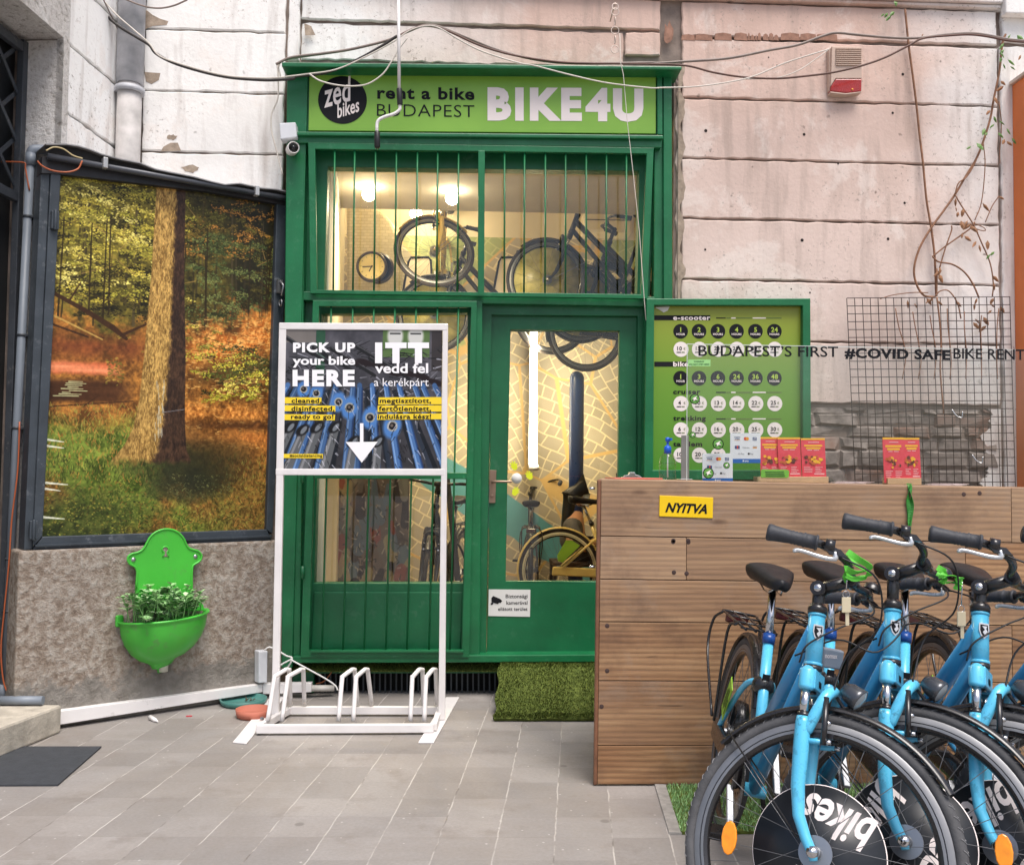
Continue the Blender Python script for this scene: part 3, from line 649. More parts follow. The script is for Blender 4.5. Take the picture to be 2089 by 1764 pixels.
fr = [dg(*c1(*p), .07) for p in top]; bk = [p - DN * .5 + Vector((0, 0, .015)) for p in fr]
n = len(fr); mb = MB()
mb.add(fr + bk + [p - Vector((0, 0, .006)) for p in fr] + [p - Vector((0, 0, .006)) for p in bk],
       [(i, i + 1, n + i + 1, n + i) for i in range(n - 1)] + [(2 * n + i, 3 * n + i, 3 * n + i + 1, 2 * n + i + 1) for i in range(n - 1)] + [(i, 2 * n + i, 2 * n + i + 1, i + 1) for i in range(n - 1)])
mb.build('roof_sheet', pm('bent_tin', srgb(150, 148, 148), .45, metal=.3, var=.3, vs=12), cab)
mb = MB(); mb.add([p - Vector((0, 0, .008)) - DN * .03 for p in fr] + [dg(*c1(300 + i * 1550 / (n - 1), 990 + i * 277 / (n - 1)), .04) for i in range(n)], [(i, i + 1, n + i + 1, n + i) for i in range(n - 1)])  # black strip painted in for the shaded gap between roof sheet and gutter
mb.build('dark_gap_strip', pm('gap_black', srgb(34, 32, 32), .85, var=.3, vs=15), cab)
for p in (c1(345, 1390), c9(195, 175)):
    mb = MB(); q = dg(*p, .02); mb.obox(q, DD * .018, DN * .012, (0, 0, .045)); mb.cyl(q + Vector((0, 0, -.05)) + DN * .014, q + Vector((0, 0, .05)) + DN * .014, .009, seg=10); mb.build('hinge', MF, cab, bevel=.003)
mb = MB(); q = dg(*c4(1760, 40), .02); mb.obox(q, DD * .016, DN * .01, (0, 0, .04)); mb.tube([q + DN * .012 + Vector((0, 0, .03)), q + DN * .035 + DD * .01 + Vector((0, 0, 0)), q + DN * .03 - Vector((0, 0, .06))], .008, 8); mb.torus(q + DN * .02 - Vector((0, 0, .1)), DD, .018, .005, 16, 6); mb.build('latch', pm('steel', srgb(150, 150, 152), .3, metal=.8), cab)

def paint_forest():
    c = Canvas(360, 540, 11); w, h = c.w, c.h; R = c.rng; U, V = c.X / w, c.Y / h
    f1, f2, f3 = c.fbm(6, 9, 5), c.fbm(14, 22, 5, .65), c.fbm(40, 60, 3, .7); ff = c.fbm(90, 120, 2, .8)
    lerp = lambda a, b, t: np.asarray(a) * (1 - t[..., None]) + np.asarray(b) * t[..., None]
    lit = np.clip(1.15 - U * 1.25 + (f1 - .5) * .9, 0, 1) * np.clip(1.25 - V * 1.2, 0, 1)
    c.a = lerp((.10, .09, .05), (.52, .45, .14), np.clip(lit * (1.7 * f3 + 1.2 * f2 - .75), 0, 1))
    # undergrowth band, forest floor and bank
    gy = .36 + .04 * np.sin(U * 5) - .02 * U
    fl = lerp((.30, .17, .07), (.72, .44, .16), np.clip((f2 - .3) * 1.8 + (ff - .5) * .8, 0, 1)); c.blend(np.clip((V - gy) * 14 + (f2 - .5) * 3, 0, 1), fl)
    def leaves(n, u0, u1, v0, v1, cols, s0, s1, keep=None, al=.85):
        for _ in range(n):
            u, v = R.uniform(u0, u1), R.uniform(v0, v1)
            if keep is not None and not keep(u, v): continue
            k = cols[R.integers(len(cols))]; j = R.uniform(.75, 1.2)
            c.dab(u * w, v * h, R.uniform(s0, s1), R.uniform(s0, s1) * .55, R.uniform(-.5, .5), np.array(k) * j, al)
    for _ in range(26):     # thin trunks behind
        u = R.uniform(0, 1); v0 = R.uniform(0, .12); wd = R.uniform(1, 4); k = R.uniform(.08, .2)
        c.line((u * w, v0 * h), ((u + R.uniform(-.02, .02)) * w, R.uniform(.34, .42) * h), wd, wd * 1.2, (k * 1.2, k, k * .6), .8)
    clump = lambda sx, th: (lambda g: (lambda u, v: g[min(h - 1, int(v * h)), min(w - 1, int(u * w))] > th))(c.fbm(sx, sx * 1.3, 3))
    def spray(u, v, L, col, n, sz):
        x, y = u * w, v * h; sl = R.uniform(-.25, .3); c.line((x, y), (x + L, y + L * sl), 1.0, .5, np.array(col) * .45, .7)
        for _ in range(n):
            t = R.random(); th = (1 - t) * abs(L) * .16 + 2
            c.dab(x + L * t, y + L * sl * t + R.normal(0, th * .55) + abs(L) * .10 * t * t, R.uniform(.9, 1.3) * sz, R.uniform(.45, .7) * sz, sl + R.uniform(-.6, .6), np.array(col) * R.uniform(.6, 1.25), .92)
    def sprays(n, u0, u1, v0, v1, cols, sz=1.5):
        for _ in range(n):
            u, v = R.uniform(u0, u1), R.uniform(v0, v1); spray(u, v, R.uniform(18, 60) * R.choice([-1, 1]), cols[R.integers(len(cols))], R.integers(26, 60), sz)
    sprays(120, 0, 1, 0, .40, [(.16, .14, .06), (.24, .21, .08), (.12, .11, .05)], 1.8)
    sprays(60, 0, .5, 0, .36, [(.38, .34, .11), (.46, .42, .14)], 1.7)
    sprays(110, 0, .46, 0, .35, [(.66, .58, .18), (.78, .70, .26), (.86, .78, .36), (.56, .52, .16)], 1.5)
    sprays(45, .55, 1.0, 0, .2, [(.36, .28, .10), (.50, .34, .12), (.30, .28, .10), (.60, .38, .14)], 1.4)
    sprays(70, .55, 1, .14, .40, [(.20, .24, .11), (.28, .32, .15), (.36, .38, .18), (.15, .17, .08)], 1.5)
    sprays(26, .02, .5, .25, .4, [(.10, .09, .05), (.2, .17, .08)], 1.6)
    for _ in range(40):
        u, v = R.uniform(0, 1), R.uniform(.02, .36); c.line((u * w, v * h), ((u + R.uniform(-.12, .12)) * w, (v - R.uniform(-.02, .06)) * h), 1.5, .6, (.22, .15, .07) if R.random() < .6 else (.55, .42, .2), .8)
    for _ in range(12):
        u = R.uniform(0, 1); c.line((u * w, R.uniform(.1, .2) * h), ((u + R.uniform(-.02, .02)) * w, R.uniform(.36, .44) * h), 2, 3, (.12, .09, .05), .85)
    # sunlit slope on the right
    c.blend(np.clip(1 - np.abs(V - (.44 - (U - .8) * .12)) / .075 + (f2 - .5) * 2, 0, 1) * np.clip((U - .52) * 9, 0, 1), lerp((.74, .34, .10), (1., .72, .34), np.clip((ff - .3) * 1.2 + (f3 - .45) * 1.2, 0, 1)))
    c.blend(np.clip(1 - np.abs(V - (.53 + (U - .8) * -.1)) / .045 + (f2 - .5) * 2, 0, 1) * np.clip((U - .56) * 8, 0, 1) * .85, lerp((.13, .1, .06), (.3, .2, .1), f3))
    sprays(34, .62, 1, .46, .60, [(.2, .22, .1), (.28, .3, .12), (.13, .13, .07)], 1.5)
    sprays(16, .66, .98, .53, .62, [(.75, .7, .18), (.86, .8, .28), (.56, .54, .14)], 1.5); sprays(7, .68, 1, .47, .52, [(.75, .7, .2)], 1.3); sprays(12, .54, .7, .40, .5, [(.72, .66, .2), (.5, .47, .15)], 1.3)
    for _ in range(900):
        u, v = R.uniform(.54, 1), R.uniform(.38, .76); g = R.random(); c.line((u * w, v * h), (u * w + R.uniform(3, 9), v * h + R.uniform(-2, 2)), 1.3, .6, (.95, .68 + .2 * g, .32 + .2 * g) if g < .45 else (.3, .15, .06), .65)
    # stream on the left
    c.blend(np.clip(1 - np.abs(V - .475) / .055 + (f2 - .5), 0, 1) * np.clip((.44 - U) * 9, 0, 1), lerp((.26, .12, .07), (.55, .27, .12), f3))
    c.blend(np.clip((.022 - np.abs(V - .537 + .0 * U)) * 90 + (f3 - .5) * .8, 0, 1) * np.clip((.30 - U) * 14, 0, 1), lerp((.62, .22, .1), (.97, .56, .36), np.clip(c.fbm(3, 90, 3), 0, 1)))
    c.blend(np.clip((.04 - np.abs(V - .60)) * 60, 0, 1) * np.clip((.34 - U) * 12 + (f2 - .5) * 2, 0, 1), lerp((.13, .07, .04), (.3, .17, .09), c.fbm(2, 50, 3)))
    for k in range(9): c.line((R.uniform(.01, .08) * w, (.575 + .005 * k) * h), (R.uniform(.08, .15) * w, (.575 + .005 * k) * h), 1.5, 1, (.85, .87, .6), .7)
    leaves(500, .22, .42, .44, .62, [(.42, .34, .12), (.3, .26, .1), (.55, .42, .16)], 1.2, 2.8, clump(9, .45))
    for a, b, w0, w1 in [((0, .335), (.12, .375), 6, 7), ((.12, .375), (.24, .42), 7, 9), ((.24, .42), (.30, .45), 9, 5), ((.06, .35), (.1, .3), 3, 2), ((.28, .44), (.40, .40), 5, 3), ((0, .42), (.14, .45), 3, 3), ((0, .645), (.34, .625), 2, 1.5), ((.14, .64), (.2, .61), 2, 1)]:
        c.line((a[0] * w, a[1] * h), (b[0] * w, b[1] * h), w0, w1, (.17, .1, .06), .95)
    c.line((0, .395 * h), (.2 * w, .455 * h), 3, 2, (.72, .55, .25), .8)
    # litter bands right, grass left, foreground
    band = lambda v0, th: np.clip(1 - np.abs(V - v0) / th + (f2 - .5) * 2.2, 0, 1)
    c.blend(band(.655, .03) * np.clip((U - .5) * 9, 0, 1), lerp((.5, .24, .07), (.95, .60, .25), np.clip(ff * 1.3 - .2, 0, 1)))
    c.blend(band(.69, .022) * np.clip((U - .55) * 9, 0, 1) * .9, (.2, .11, .06))
    c.blend(band(.725, .03) * np.clip((U - .5) * 9, 0, 1), lerp((.5, .25, .09), (.85, .5, .2), ff))
    gm = np.clip((V - .645 - .05 * np.sin(U * 9) * .4) * 16, 0, 1) * np.clip((.62 - U) * 6 + (V - .75) * 9, 0, 1)
    c.blend(gm, lerp((.17, .22, .06), (.48, .56, .18), np.clip((f2 - .28) * 1.4 + (ff - .5) * .7, 0, 1)))
    c.blend(np.clip((V - .76) * 9, 0, 1) * np.clip((f1 - .42) * 5, 0, 1) * .8, lerp((.28, .15, .06), (.58, .34, .15), np.clip(ff * 1.4 - .2, 0, 1)))
    c.blend(np.clip((V - .77) * 9, 0, 1) * np.clip((U - .55) * 4, 0, 1) * .6, lerp((.18, .15, .06), (.42, .36, .14), ff))
    for _ in range(4200):   # grass blades and needles
        u, v = R.uniform(0, 1), R.uniform(.64, 1.)
        if v < .78 and u > .55: continue
        L = R.uniform(2, 8); an = R.uniform(-.7, .7) + (0 if v < .85 else R.choice([-1, 1]) * .8); g = R.random()
        k = (.34 + .3 * g, .34 + .28 * g, .12 + .12 * g) if R.random() < .6 else (.5 + .25 * g, .28 + .2 * g, .1 + .1 * g)
        if v > .78 and R.random() < .35: k = (.1, .1, .05)
        c.line((u * w, v * h), (u * w + L * math.sin(an), v * h - L * math.cos(an)), 1.2, .5, k, .75)
    # shade of the tree, dark bush
    c.blend(np.clip(1.25 - np.hypot((U - .62) / .26, (V - .80) / .085) + (f2 - .5) * .8, 0, 1) ** .6 * .9, lerp((.08, .08, .06), (.15, .15, .08), f3))
    c.blend(np.clip(1.25 - np.hypot((U - .62) / .19, (V - .855) / .05) + (f2 - .5) * .8, 0, 1) * .8, (.09, .1, .07))
    c.blend(np.clip(1.3 - np.hypot((U - .1) / .34, (V - .975) / .10) + (f2 - .5) * 1.4, 0, 1) * .9, lerp((.09, .11, .05), (.3, .32, .12), np.clip(f3 * 1.6 - .5, 0, 1)))
    leaves(500, 0, .45, .89, 1, [(.22, .26, .1), (.34, .36, .13), (.1, .12, .06), (.5, .46, .16)], .9, 2.2)
    leaves(260, .5, .8, .83, .9, [(.3, .3, .16), (.16, .17, .1)], .8, 1.8)
    for v in (.735, .752, .852, .868, .945): c.line((0, v * h), (R.uniform(.05, .1) * w, (v + .006) * h), 3.5, 1, (.85, .85, .75), .9)
    # the trunk
    uL = np.interp(V, [0, .25, .5, .62, .70, .75, .79, .82], [.400, .395, .378, .366, .345, .31, .26, .24]); uR = np.interp(V, [0, .25, .5, .62, .70, .76, .79], [.535, .545, .568, .572, .578, .588, .61])
    inside = np.clip((U - uL) * w, 0, 1) * np.clip((uR - U) * w, 0, 1) * np.clip((.80 + .04 * np.clip(.45 - U, 0, .2) - V) * 60 + (f2 - .5) * 3, 0, 1)
    bark = np.clip(c.fbm(70, 55, 3, .8) * 2.3 - .65, 0, 1); t = (U - uL) / (uR - uL); sh = np.clip((t - np.interp(V, [0, .4, .75], [.66, .6, .50]) + (f3 - .5) * .12) * 14, 0, 1)
    tk = lerp((.40, .28, .12), (.74, .56, .27), bark) * (1.12 - .55 * np.abs(t - .28))[..., None]; tk = tk * (1 - .18 * np.clip((V - .4) * 2, 0, 1))[..., None]
    dk = lerp((.10, .07, .06), (.24, .16, .11), bark); c.blend(inside, tk * (1 - sh[..., None]) + dk * sh[..., None])
    for _ in range(2600):
        v = R.uniform(0, .79); a_, b_ = np.interp(v, [0, .25, .5, .62, .70, .75], [.402, .40, .385, .375, .36, .33]), np.interp(v, [0, .25, .5, .62, .70, .76], [.532, .54, .562, .565, .572, .58]); t_ = R.random(); u = a_ + (b_ - a_) * t_; sh_ = t_ > np.interp(v, [0, .4, .75], [.66, .6, .50])
        k = (np.array((.20, .13, .09)) * R.uniform(.5, 1.3)) if sh_ else np.array((.86, .66, .32) if R.random() < .55 else (.30, .20, .09)) * R.uniform(.8, 1.1)
        c.line((u * w, v * h), (u * w + R.uniform(-1.2, 1.2), v * h + R.uniform(2, 7)), 1.1, .8, k, .6)
    for k in range(26): u = R.uniform(.44, .475); v = R.uniform(.56, .72); c.line((u * w, v * h), (u * w + 1, (v + .02) * h), 1.4, .8, (.72, .72, .64), .6)
    c.line((.47 * w, .655 * h), (.57 * w, .645 * h), 1, 1, (.45, .44, .45), .8)
    g_ = c.a.mean(-1, keepdims=True); c.a = np.clip(g_ + (c.a - g_) * .98, 0, 1) ** .82 * (1.05 + .22 * (ff - .5))[..., None]
    return c
forest = paint_forest()
forest.build('forest_picture', dg(*c1(383, 1090), -.02), dg(*c1(1760, 1240), -.02), dg(*c4(1690, 1580), -.02), dg(*c9(245, 218), -.02), DN, printmat('forest_print', .32), cab)
# ------------------------------------------------------------------ green shop front
def wq(mb, pts, Y, dep, mi=0): mb.prism([W(*p, Y) for p in pts], (0, dep, 0), mi)
def bar4(mb, p, q, wpx, Y, dep, mi=0):
    """frame bar seen from p to q (centre line) with a width in picture units"""
    dx, dy = q[0] - p[0], q[1] - p[1]; L = math.hypot(dx, dy); nx, ny = -dy / L * wpx / 2, dx / L * wpx / 2
    wq(mb, [(p[0] + nx, p[1] + ny), (q[0] + nx, q[1] + ny), (q[0] - nx, q[1] - ny), (p[0] - nx, p[1] - ny)], Y, dep, mi)
shop = thing('bike_shop', 'green painted timber shop front with a glazed door and barred windows', 'shop', (0, 5.6, 0))
mb = MB()
wq(mb, [c2(103, 105), c2(2003, 125), c2(2003, 142), c2(103, 128)], 5.40, .2)
wq(mb, [c2(125, 128), c2(1985, 142), c2(1975, 158), c2(135, 146)], 5.45, .15)
mb.build('cornice', M_GREEN, shop, bevel=.006)
mb = MB(); wq(mb, [c2(130, 146), c2(1955, 158), c2(1955, 450), c2(130, 436)], 5.53, .06); mb.build('fascia_board', M_GREEND, shop)
mb = MB()
wq(mb, [c2(100, 434), c2(1915, 452), c2(1915, 470), c2(100, 452)], 5.465, .13); wq(mb, [c2(130, 452), c2(1912, 470), c2(1905, 512), c2(130, 488)], 5.49, .12)
wq(mb, [c2(1885, 160), c2(1910, 160), c2(1912, 450), c2(1887, 450)], 5.50, .04)
mb.build('lower_cornice', M_GREEN, shop, bevel=.005)
mb = MB(); wq(mb, [c2(128, 146), c2(228, 148), (596, 1362), (574, 1362)], 5.51, .12); mb.build('side_post', M_GREEN, shop, bevel=.005)
mb = MB(); wq(mb, [(597, 290), (622, 290), (612, 1352), (598, 1352)], 5.525, .1); mb.build('side_post', M_GREEN, shop, bevel=.004)
mb = MB(); wq(mb, [c2(1915, 150), c2(1955, 155), (1375, 1350), (1355, 1350)], 5.51, .12); wq(mb, [c2(1872, 470), c2(1914, 470), (1356, 1350), (1330, 1350)], 5.535, .08); mb.build('side_post', M_GREEN, shop, bevel=.005)
# timber window frame behind the bars
def frame4(mb, o, i, Y, dep):
    """ring between an outer and an inner quad (each TL,TR,BR,BL)"""
    for k in range(4):
        l = (k + 1) % 4; wq(mb, [o[k], o[l], i[l], i[k]], Y, dep)
mb = MB(); frame4(mb, [c2(225, 470), c2(1885, 490), c2(1850, 1240), c2(215, 1215)], [c2(322, 603), c2(1800, 622), c2(1790, 1205), c2(305, 1190)], 5.60, .09)
wq(mb, [c2(1038, 610), c2(1066, 610), c2(1064, 1205), c2(1036, 1200)], 5.605, .06)
mb.build('window_frame', M_GREEND, shop, bevel=.004)
mb = MB(); P = [W(*p, 5.66) for p in (c2(320, 600), c2(1803, 620), c2(1795, 1208), c2(300, 1192))]; mb.prism(P, (0, .005, 0)); mb.build('transom_pane', M_GLASS, shop)
mb = MB()
wq(mb, [(597, 594), (1365, 606), (1365, 626), (597, 612)], 5.535, .15); mb.build('transom_rail', M_GREEN, shop, bevel=.004)
# lower left window with its timber panel
mb = MB(); frame4(mb, [(622, 612), (968, 612), (962, 1345), (600, 1345)], [(656, 640), (954, 638), (952, 1189), (641, 1189)], 5.60, .09); mb.build('window_frame', M_GREEND, shop, bevel=.004)
mb = MB(); wq(mb, [(640, 1207), (945, 1207), (940, 1325), (634, 1325)], 5.588, .014); mb.build('lower_panel', M_GREEND, shop, bevel=.006)
mb = MB(); mb.prism([W(*p, 5.66) for p in ((652, 636), (958, 634), (956, 1193), (637, 1193))], (0, .005, 0)); mb.build('window_pane', M_GLASS, shop)
# post between window and door, door frame
mb = MB(); wq(mb, [(963, 612), (984, 612), (979, 1340), (956, 1340)], 5.525, .16); mb.build('mullion', M_GREEN, shop, bevel=.004)
mb = MB(); frame4(mb, [(982, 612), (1335, 618), (1330, 1345), (978, 1345)], [(1003, 642), (1301, 645), (1298, 1334), (992, 1334)], 5.58, .12); mb.build('door_frame', M_GREEND, shop, bevel=.004)
door = MB(); frame4(door, [(1003, 643), (1300, 646), (1297, 1333), (993, 1333)], [c6(187, 165), c6(722, 172), c6(712, 1397), c6(165, 1397)], 5.61, .05)
dl = door.build('door_leaf', M_GREEND, shop, bevel=.005)
mb = MB(); mb.prism([W(*p, 5.635) for p in (c6(180, 160), c6(728, 168), c6(718, 1402), c6(158, 1402))], (0, .005, 0)); mb.build('door_pane', M_GLASS, dl)
MST = pm('brushed_bronze', srgb(150, 126, 108), .35, metal=.7, var=.15)
mb = MB(); wq(mb, [c5(1690, 1248), c5(1738, 1250), c5(1730, 1490), c5(1682, 1490)], 5.597, .014)
mb.tube([W(*c5(1708, 1335), 5.597), W(*c5(1710, 1335), 5.55), W(*c5(1740, 1333), 5.545), W(*c5(1850, 1335), 5.545)], .0075, 10)
mb.lathe(W(*c5(1706, 1440), 5.596), (0, -1, 0), [(0, .004), (.009, .003), (.01, 0)], 12); mb.build('door_handle', MST, dl, bevel=.003)
mb = MB(); wq(mb, [(597, 1338), (1335, 1334), (1335, 1350), (597, 1352)], 5.50, .25); mb.build('threshold', M_GREEN, shop, bevel=.005)
mb = MB(); wq(mb, [(597, 1352), (1345, 1350), (1345, 1372), (640, 1373), (597, 1373)], 5.60, .06); wq(mb, [(597, 1373), (640, 1373), (640, 1412), (597, 1412)], 5.60, .06); mb.build('plinth_board', M_GREEND, shop)
# barred grille over the transom window
def bars(tops, bots, Y, parent, r=.0055):
    for a, b in zip(tops, bots):
        mb = MB(); mb.tube([W(*a, Y), W(*b, Y)], r, 8); mb.build('bar', M_GREEN, parent)
mb = MB()
frame4(mb, [c2(228, 486), c2(1870, 512), c2(1840, 1228), c2(238, 1203)], [c2(262, 518), c2(1836, 540), c2(1808, 1208), c2(270, 1186)], 5.485, .03)
wq(mb, [c2(1036, 525), c2(1068, 526), c2(1064, 1210), c2(1034, 1210)], 5.484, .032)
gr = mb.build('transom_grille', M_GREEN, shop, bevel=.003)
tx = [355, 450, 549, 648, 748, 844, 943, 1161, 1256, 1355, 1451, 1549, 1645, 1740]; bx = [348, 441, 541, 640, 738, 838, 936, 1160, 1253, 1353, 1450, 1547, 1642, 1737]
bars([c2(x, 515 + x * .013) for x in tx], [c2(x, 1188 + x * .013) for x in bx], 5.50, gr)
mb = MB()
frame4(mb, [(638, 612), (973, 614), (957, 1340), (613, 1340)], [(651, 625), (961, 627), (944, 1325), (630, 1325)], 5.49, .03)
wq(mb, [(641, 962), (953, 964), (953, 977), (641, 976)], 5.491, .028); wq(mb, [(634, 1326), (946, 1326), (946, 1331), (634, 1331)], 5.47, .02)
gr2 = mb.build('window_grille', M_GREEN, shop, bevel=.003)
bars([(x, 622) for x in (676, 720, 763, 806, 849, 892.6, 935.6)], [(x, 1330) for x in (656.7, 699.7, 742.7, 787, 830, 875, 917.7)], 5.505, gr2)
for y in (1180, 985, 700):
    mb = MB(); p = W(617, y, 5.48); mb.cyl(p, p + Vector((0, 0, .07)), .011, seg=12); mb.build('hinge', M_GREEN, gr2)
# black vent bars under the sill
vent = thing('vent_grate', 'black barred vent opening at pavement level under the shop window', 'vent', tuple(W(830, 1411, 5.64)))
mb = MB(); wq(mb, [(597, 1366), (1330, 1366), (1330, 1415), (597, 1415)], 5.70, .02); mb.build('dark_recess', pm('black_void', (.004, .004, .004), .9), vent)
mb = MB()
for k in range(40):
    x = 650 + k * 11.2; wq(mb, [(x, 1371), (x + 3, 1371), (x + 3, 1412), (x, 1412)], 5.645, .015)
mb.build('vent_bar', pm('dull_iron', srgb(56, 62, 66), .5, var=.3), vent)

# sign over the shop
sg = thing('shop_sign', 'long lime green signboard lettered BIKE4U with a round black logo', 'sign', tuple(W(985, 205, 5.53)))
M_LIME = pm('lime_board', srgb(124, 172, 62), .4, var=.05, vs=2, col2=srgb(134, 182, 66)); M_INK = pm('black_ink', srgb(22, 22, 27), .6, var=.05, spec=.2); M_LETW = pm('pale_letter', srgb(238, 226, 222), .4, var=.03)
mb = MB(); wq(mb, [c2(235, 146), c2(1880, 158), c2(1879, 445), c2(230, 430)], 5.512, .017); mb.build('board', M_LIME, sg, bevel=.002)
SY = 5.512; SN = (0, -1, 0); sw = lambda X, Y: W(*c2(X, Y), SY)
mb = MB(); mb.lathe(sw(392, 286) + Vector((0, -.002, 0)), (0, -1, 0), [(0, 0), ((sw(392, 286) - sw(276, 286)).length, 0)], 48); lg = mb.build('logo_disc', M_INK, sg)
mb = MB(); write(mb, 'zed', sw(305, 322), sw(447, 283), sw(288, 210), SN, .016, .3, 1.02, lift=.003, ref='d'); mb.build('lettering', M_LETW, lg); mb = MB(); write(mb, 'bikes', sw(368, 372), sw(476, 338), sw(358, 308), SN, .018, .28, 1.02, lift=.003, ref='b'); mb.build('lettering', M_LETW, lg)
mb = MB(); write(mb, 'rent a bike', sw(557, 278), sw(1018, 284), sw(557, 222), SN, .03, 0, 1.1, lift=.002); mb.build('lettering', M_INK, sg); mb = MB(); write(mb, 'BUDAPEST', sw(555, 362), sw(1018, 368), sw(555, 305), SN, -.006, 0, 1.06, lift=.002); mb.build('lettering', M_INK, sg)
mb = MB(); write(mb, 'BIKE', sw(1080, 373), sw(1528, 375), sw(1080, 226), SN, .055, 0, 1.22, lift=.002); write(mb, '4U', sw(1545, 376), sw(1820, 378), sw(1545, 228), SN, .055, 0, 1.16, lift=.002); mb.build('lettering', M_LETW, sg)

# junction box and bullet camera on the left post
jb = MB(); wq(jb, [c1(1758, 775), c1(1862, 770), c1(1870, 865), c1(1766, 880)], 5.44, .08)
single(jb, 'junction_box', pm('pale_plastic', srgb(206, 208, 212), .4, var=.04), 'white square junction box beside the green sign fascia', 'junction box', bevel=.006)
q = W(*c1(1842, 940), 5.47)
sc = thing('security_camera', 'small white bullet security camera on the green post', 'camera', tuple(q)); ax = Vector((.28, -.9, -.15)).normalized()
mb = MB(); mb.lathe(q, ax, [(0, -.05), (.03, -.05), (.034, -.04), (.034, .055), (.031, .065), (.028, .062), (.027, .05)], 24); mb.build('housing', M_WHT, sc)
mb = MB(); mb.lathe(q, ax, [(0, .054), (.027, .052)], 24); mb.lathe(q, ax, [(.0, .062), (.012, .06), (.014, .054)], 16); mb.build('lens', pm('lens_black', srgb(16, 16, 20), .12, var=0), sc)
mb = MB(); mb.cyl(q - ax * .03, W(*c1(1838, 915), 5.52), .012); mb.build('mount', M_WHT, sc)

# stickers on the door pane
def hand(mb, c, s, rot, Y, rnd):
    R = random.Random(rnd); pts = []
    fing = [(-62, .75), (-25, 1.05), (2, 1.12), (28, 1.05), (62, .85)]
    for a, L in fing:
        for da, rr_ in ((-12, .62), (-7, L * .95), (0, L), (7, L * .95), (12, .62)): pts.append((math.radians(90 - a - da + rot), rr_))
    for a in (-140, -165, -180, -195, -220): pts.append((math.radians(90 + a + rot), .62))
    pts = sorted(pts, key=lambda t: -t[0]); o = W(*c, Y)
    mb.prism([o + Vector((math.cos(a) * r * s, 0, math.sin(a) * r * s)) for a, r in pts], (0, -.0015, 0))
M_HAND = pm('lime_vinyl', srgb(214, 224, 30), .5, var=.04)
for (X, Y, rot, lab) in ((182, 185, 25, 'upper yellow hand sticker on the door pane above the white disc'), (375, 305, 30, 'yellow hand sticker right of the white disc on the door pane'), (188, 507, -25, 'yellow hand sticker on the door pane below the white disc')):
    mb = MB(); hand(mb, c14(X, Y), .032, rot, 5.634, int(X)); single(mb, 'hand_sticker', M_HAND, lab, 'sticker', 'yellow hand stickers on the door')
mb = MB(); mb.lathe(W(*c14(210, 330), 5.634), (0, -1, 0), [(0, .002), (.031, .002), (.031, 0)], 32); single(mb, 'round_sticker', pm('pale_vinyl', srgb(216, 214, 208), .5, var=.03), 'round white sticker on the door pane by the handle', 'sticker')
# camera warning plate on the door
wp = thing('warning_sign', 'small white camera warning plate on the lower green door panel', 'sign', tuple(W(*c6(182, 1500), 5.605)))
dsg = lambda X, Y: W(*c6(X, Y), 5.606)
mb = MB(); wq(mb, [c6(82, 1436), c6(286, 1438), c6(284, 1570), c6(80, 1566)], 5.606, .004); mb.build('plate', pm('white_plate', srgb(214, 212, 208), .4, var=.04), wp)
mb = MB(); write(mb, 'Biztonsági', dsg(165, 1478), dsg(272, 1478), dsg(165, 1460), SN, .012, ref='B'); mb.build('lettering', M_INK, wp); mb = MB(); write(mb, 'kamerával', dsg(168, 1510), dsg(272, 1510), dsg(168, 1492), SN, .012, ref='k'); mb.build('lettering', M_INK, wp); mb = MB(); write(mb, 'ellátott terület', dsg(128, 1540), dsg(272, 1540), dsg(128, 1523), SN, .012, ref='l'); mb.build('lettering', M_INK, wp)
mb = MB(); mb.prism([dsg(*p) + Vector((0, -.001, 0)) for p in [(95, 1478), (104, 1468), (138, 1482), (148, 1492), (140, 1502), (132, 1500), (128, 1508), (96, 1498)]], (0, -.001, 0)); mb.prism([dsg(*p) + Vector((0, -.001, 0)) for p in [(92, 1502), (104, 1500), (104, 1508), (92, 1512)]], (0, -.001, 0)); mb.build('camera_symbol', M_INK, wp)

# artificial turf: sill strip and ramped door mat
def turf_blades(mb, fn, n, seed, h=(.012, .028)):
    R = random.Random(seed)
    for _ in range(n):
        p, nn = fn(R.random(), R.random()); a = R.uniform(0, 6.28); wd = .0022; L = R.uniform(*h)
        t = Vector((math.cos(a), math.sin(a), 0)); tip = p + nn * L + Vector((R.uniform(-1, 1), R.uniform(-1, 1), R.uniform(-.3, .3))) * L * .55
        mb.add([p - t * wd, p + t * wd, tip], [(0, 1, 2)], R.choice([0, 0, 1, 2]))
TB = [pm('turf_blade_mid', srgb(78, 94, 38), .6, var=.2, spec=.3), pm('turf_blade_light', srgb(108, 122, 56), .6, var=.2, spec=.3), pm('turf_blade_dry', srgb(96, 98, 48), .7, var=.25, spec=.2)]
ts = thing('turf_strip', 'narrow artificial turf strip along the shop sill above the vent', 'turf strip', tuple(W(800, 1360, 5.5)))
a, b = W(590, 1352, 5.60), W(1040, 1346, 5.60); a2, b2 = W(576, 1370, 5.53), W(1035, 1370, 5.53)
mb = MB(); mb.prism([a, b, b2, a2], (0, .05, -.008)); mb.build('backing', M_TURF, ts)
mb = MB(); turf_blades(mb, lambda u, v: ((a * (1 - u) + b * u) * (1 - v) + (a2 * (1 - u) + b2 * u) * v, Vector((0, -.75, .5))), 5000, 1); mb.build('pile', TB, ts, recalc=False)
tm = thing('turf_mat', 'shaggy artificial turf mat ramped down from the shop door', 'mat', (.42, 5.2, 0))
prof = [(5.52, .205), (5.45, .186), (5.30, .132), (5.15, .078), (5.03, .034), (4.985, .016)]
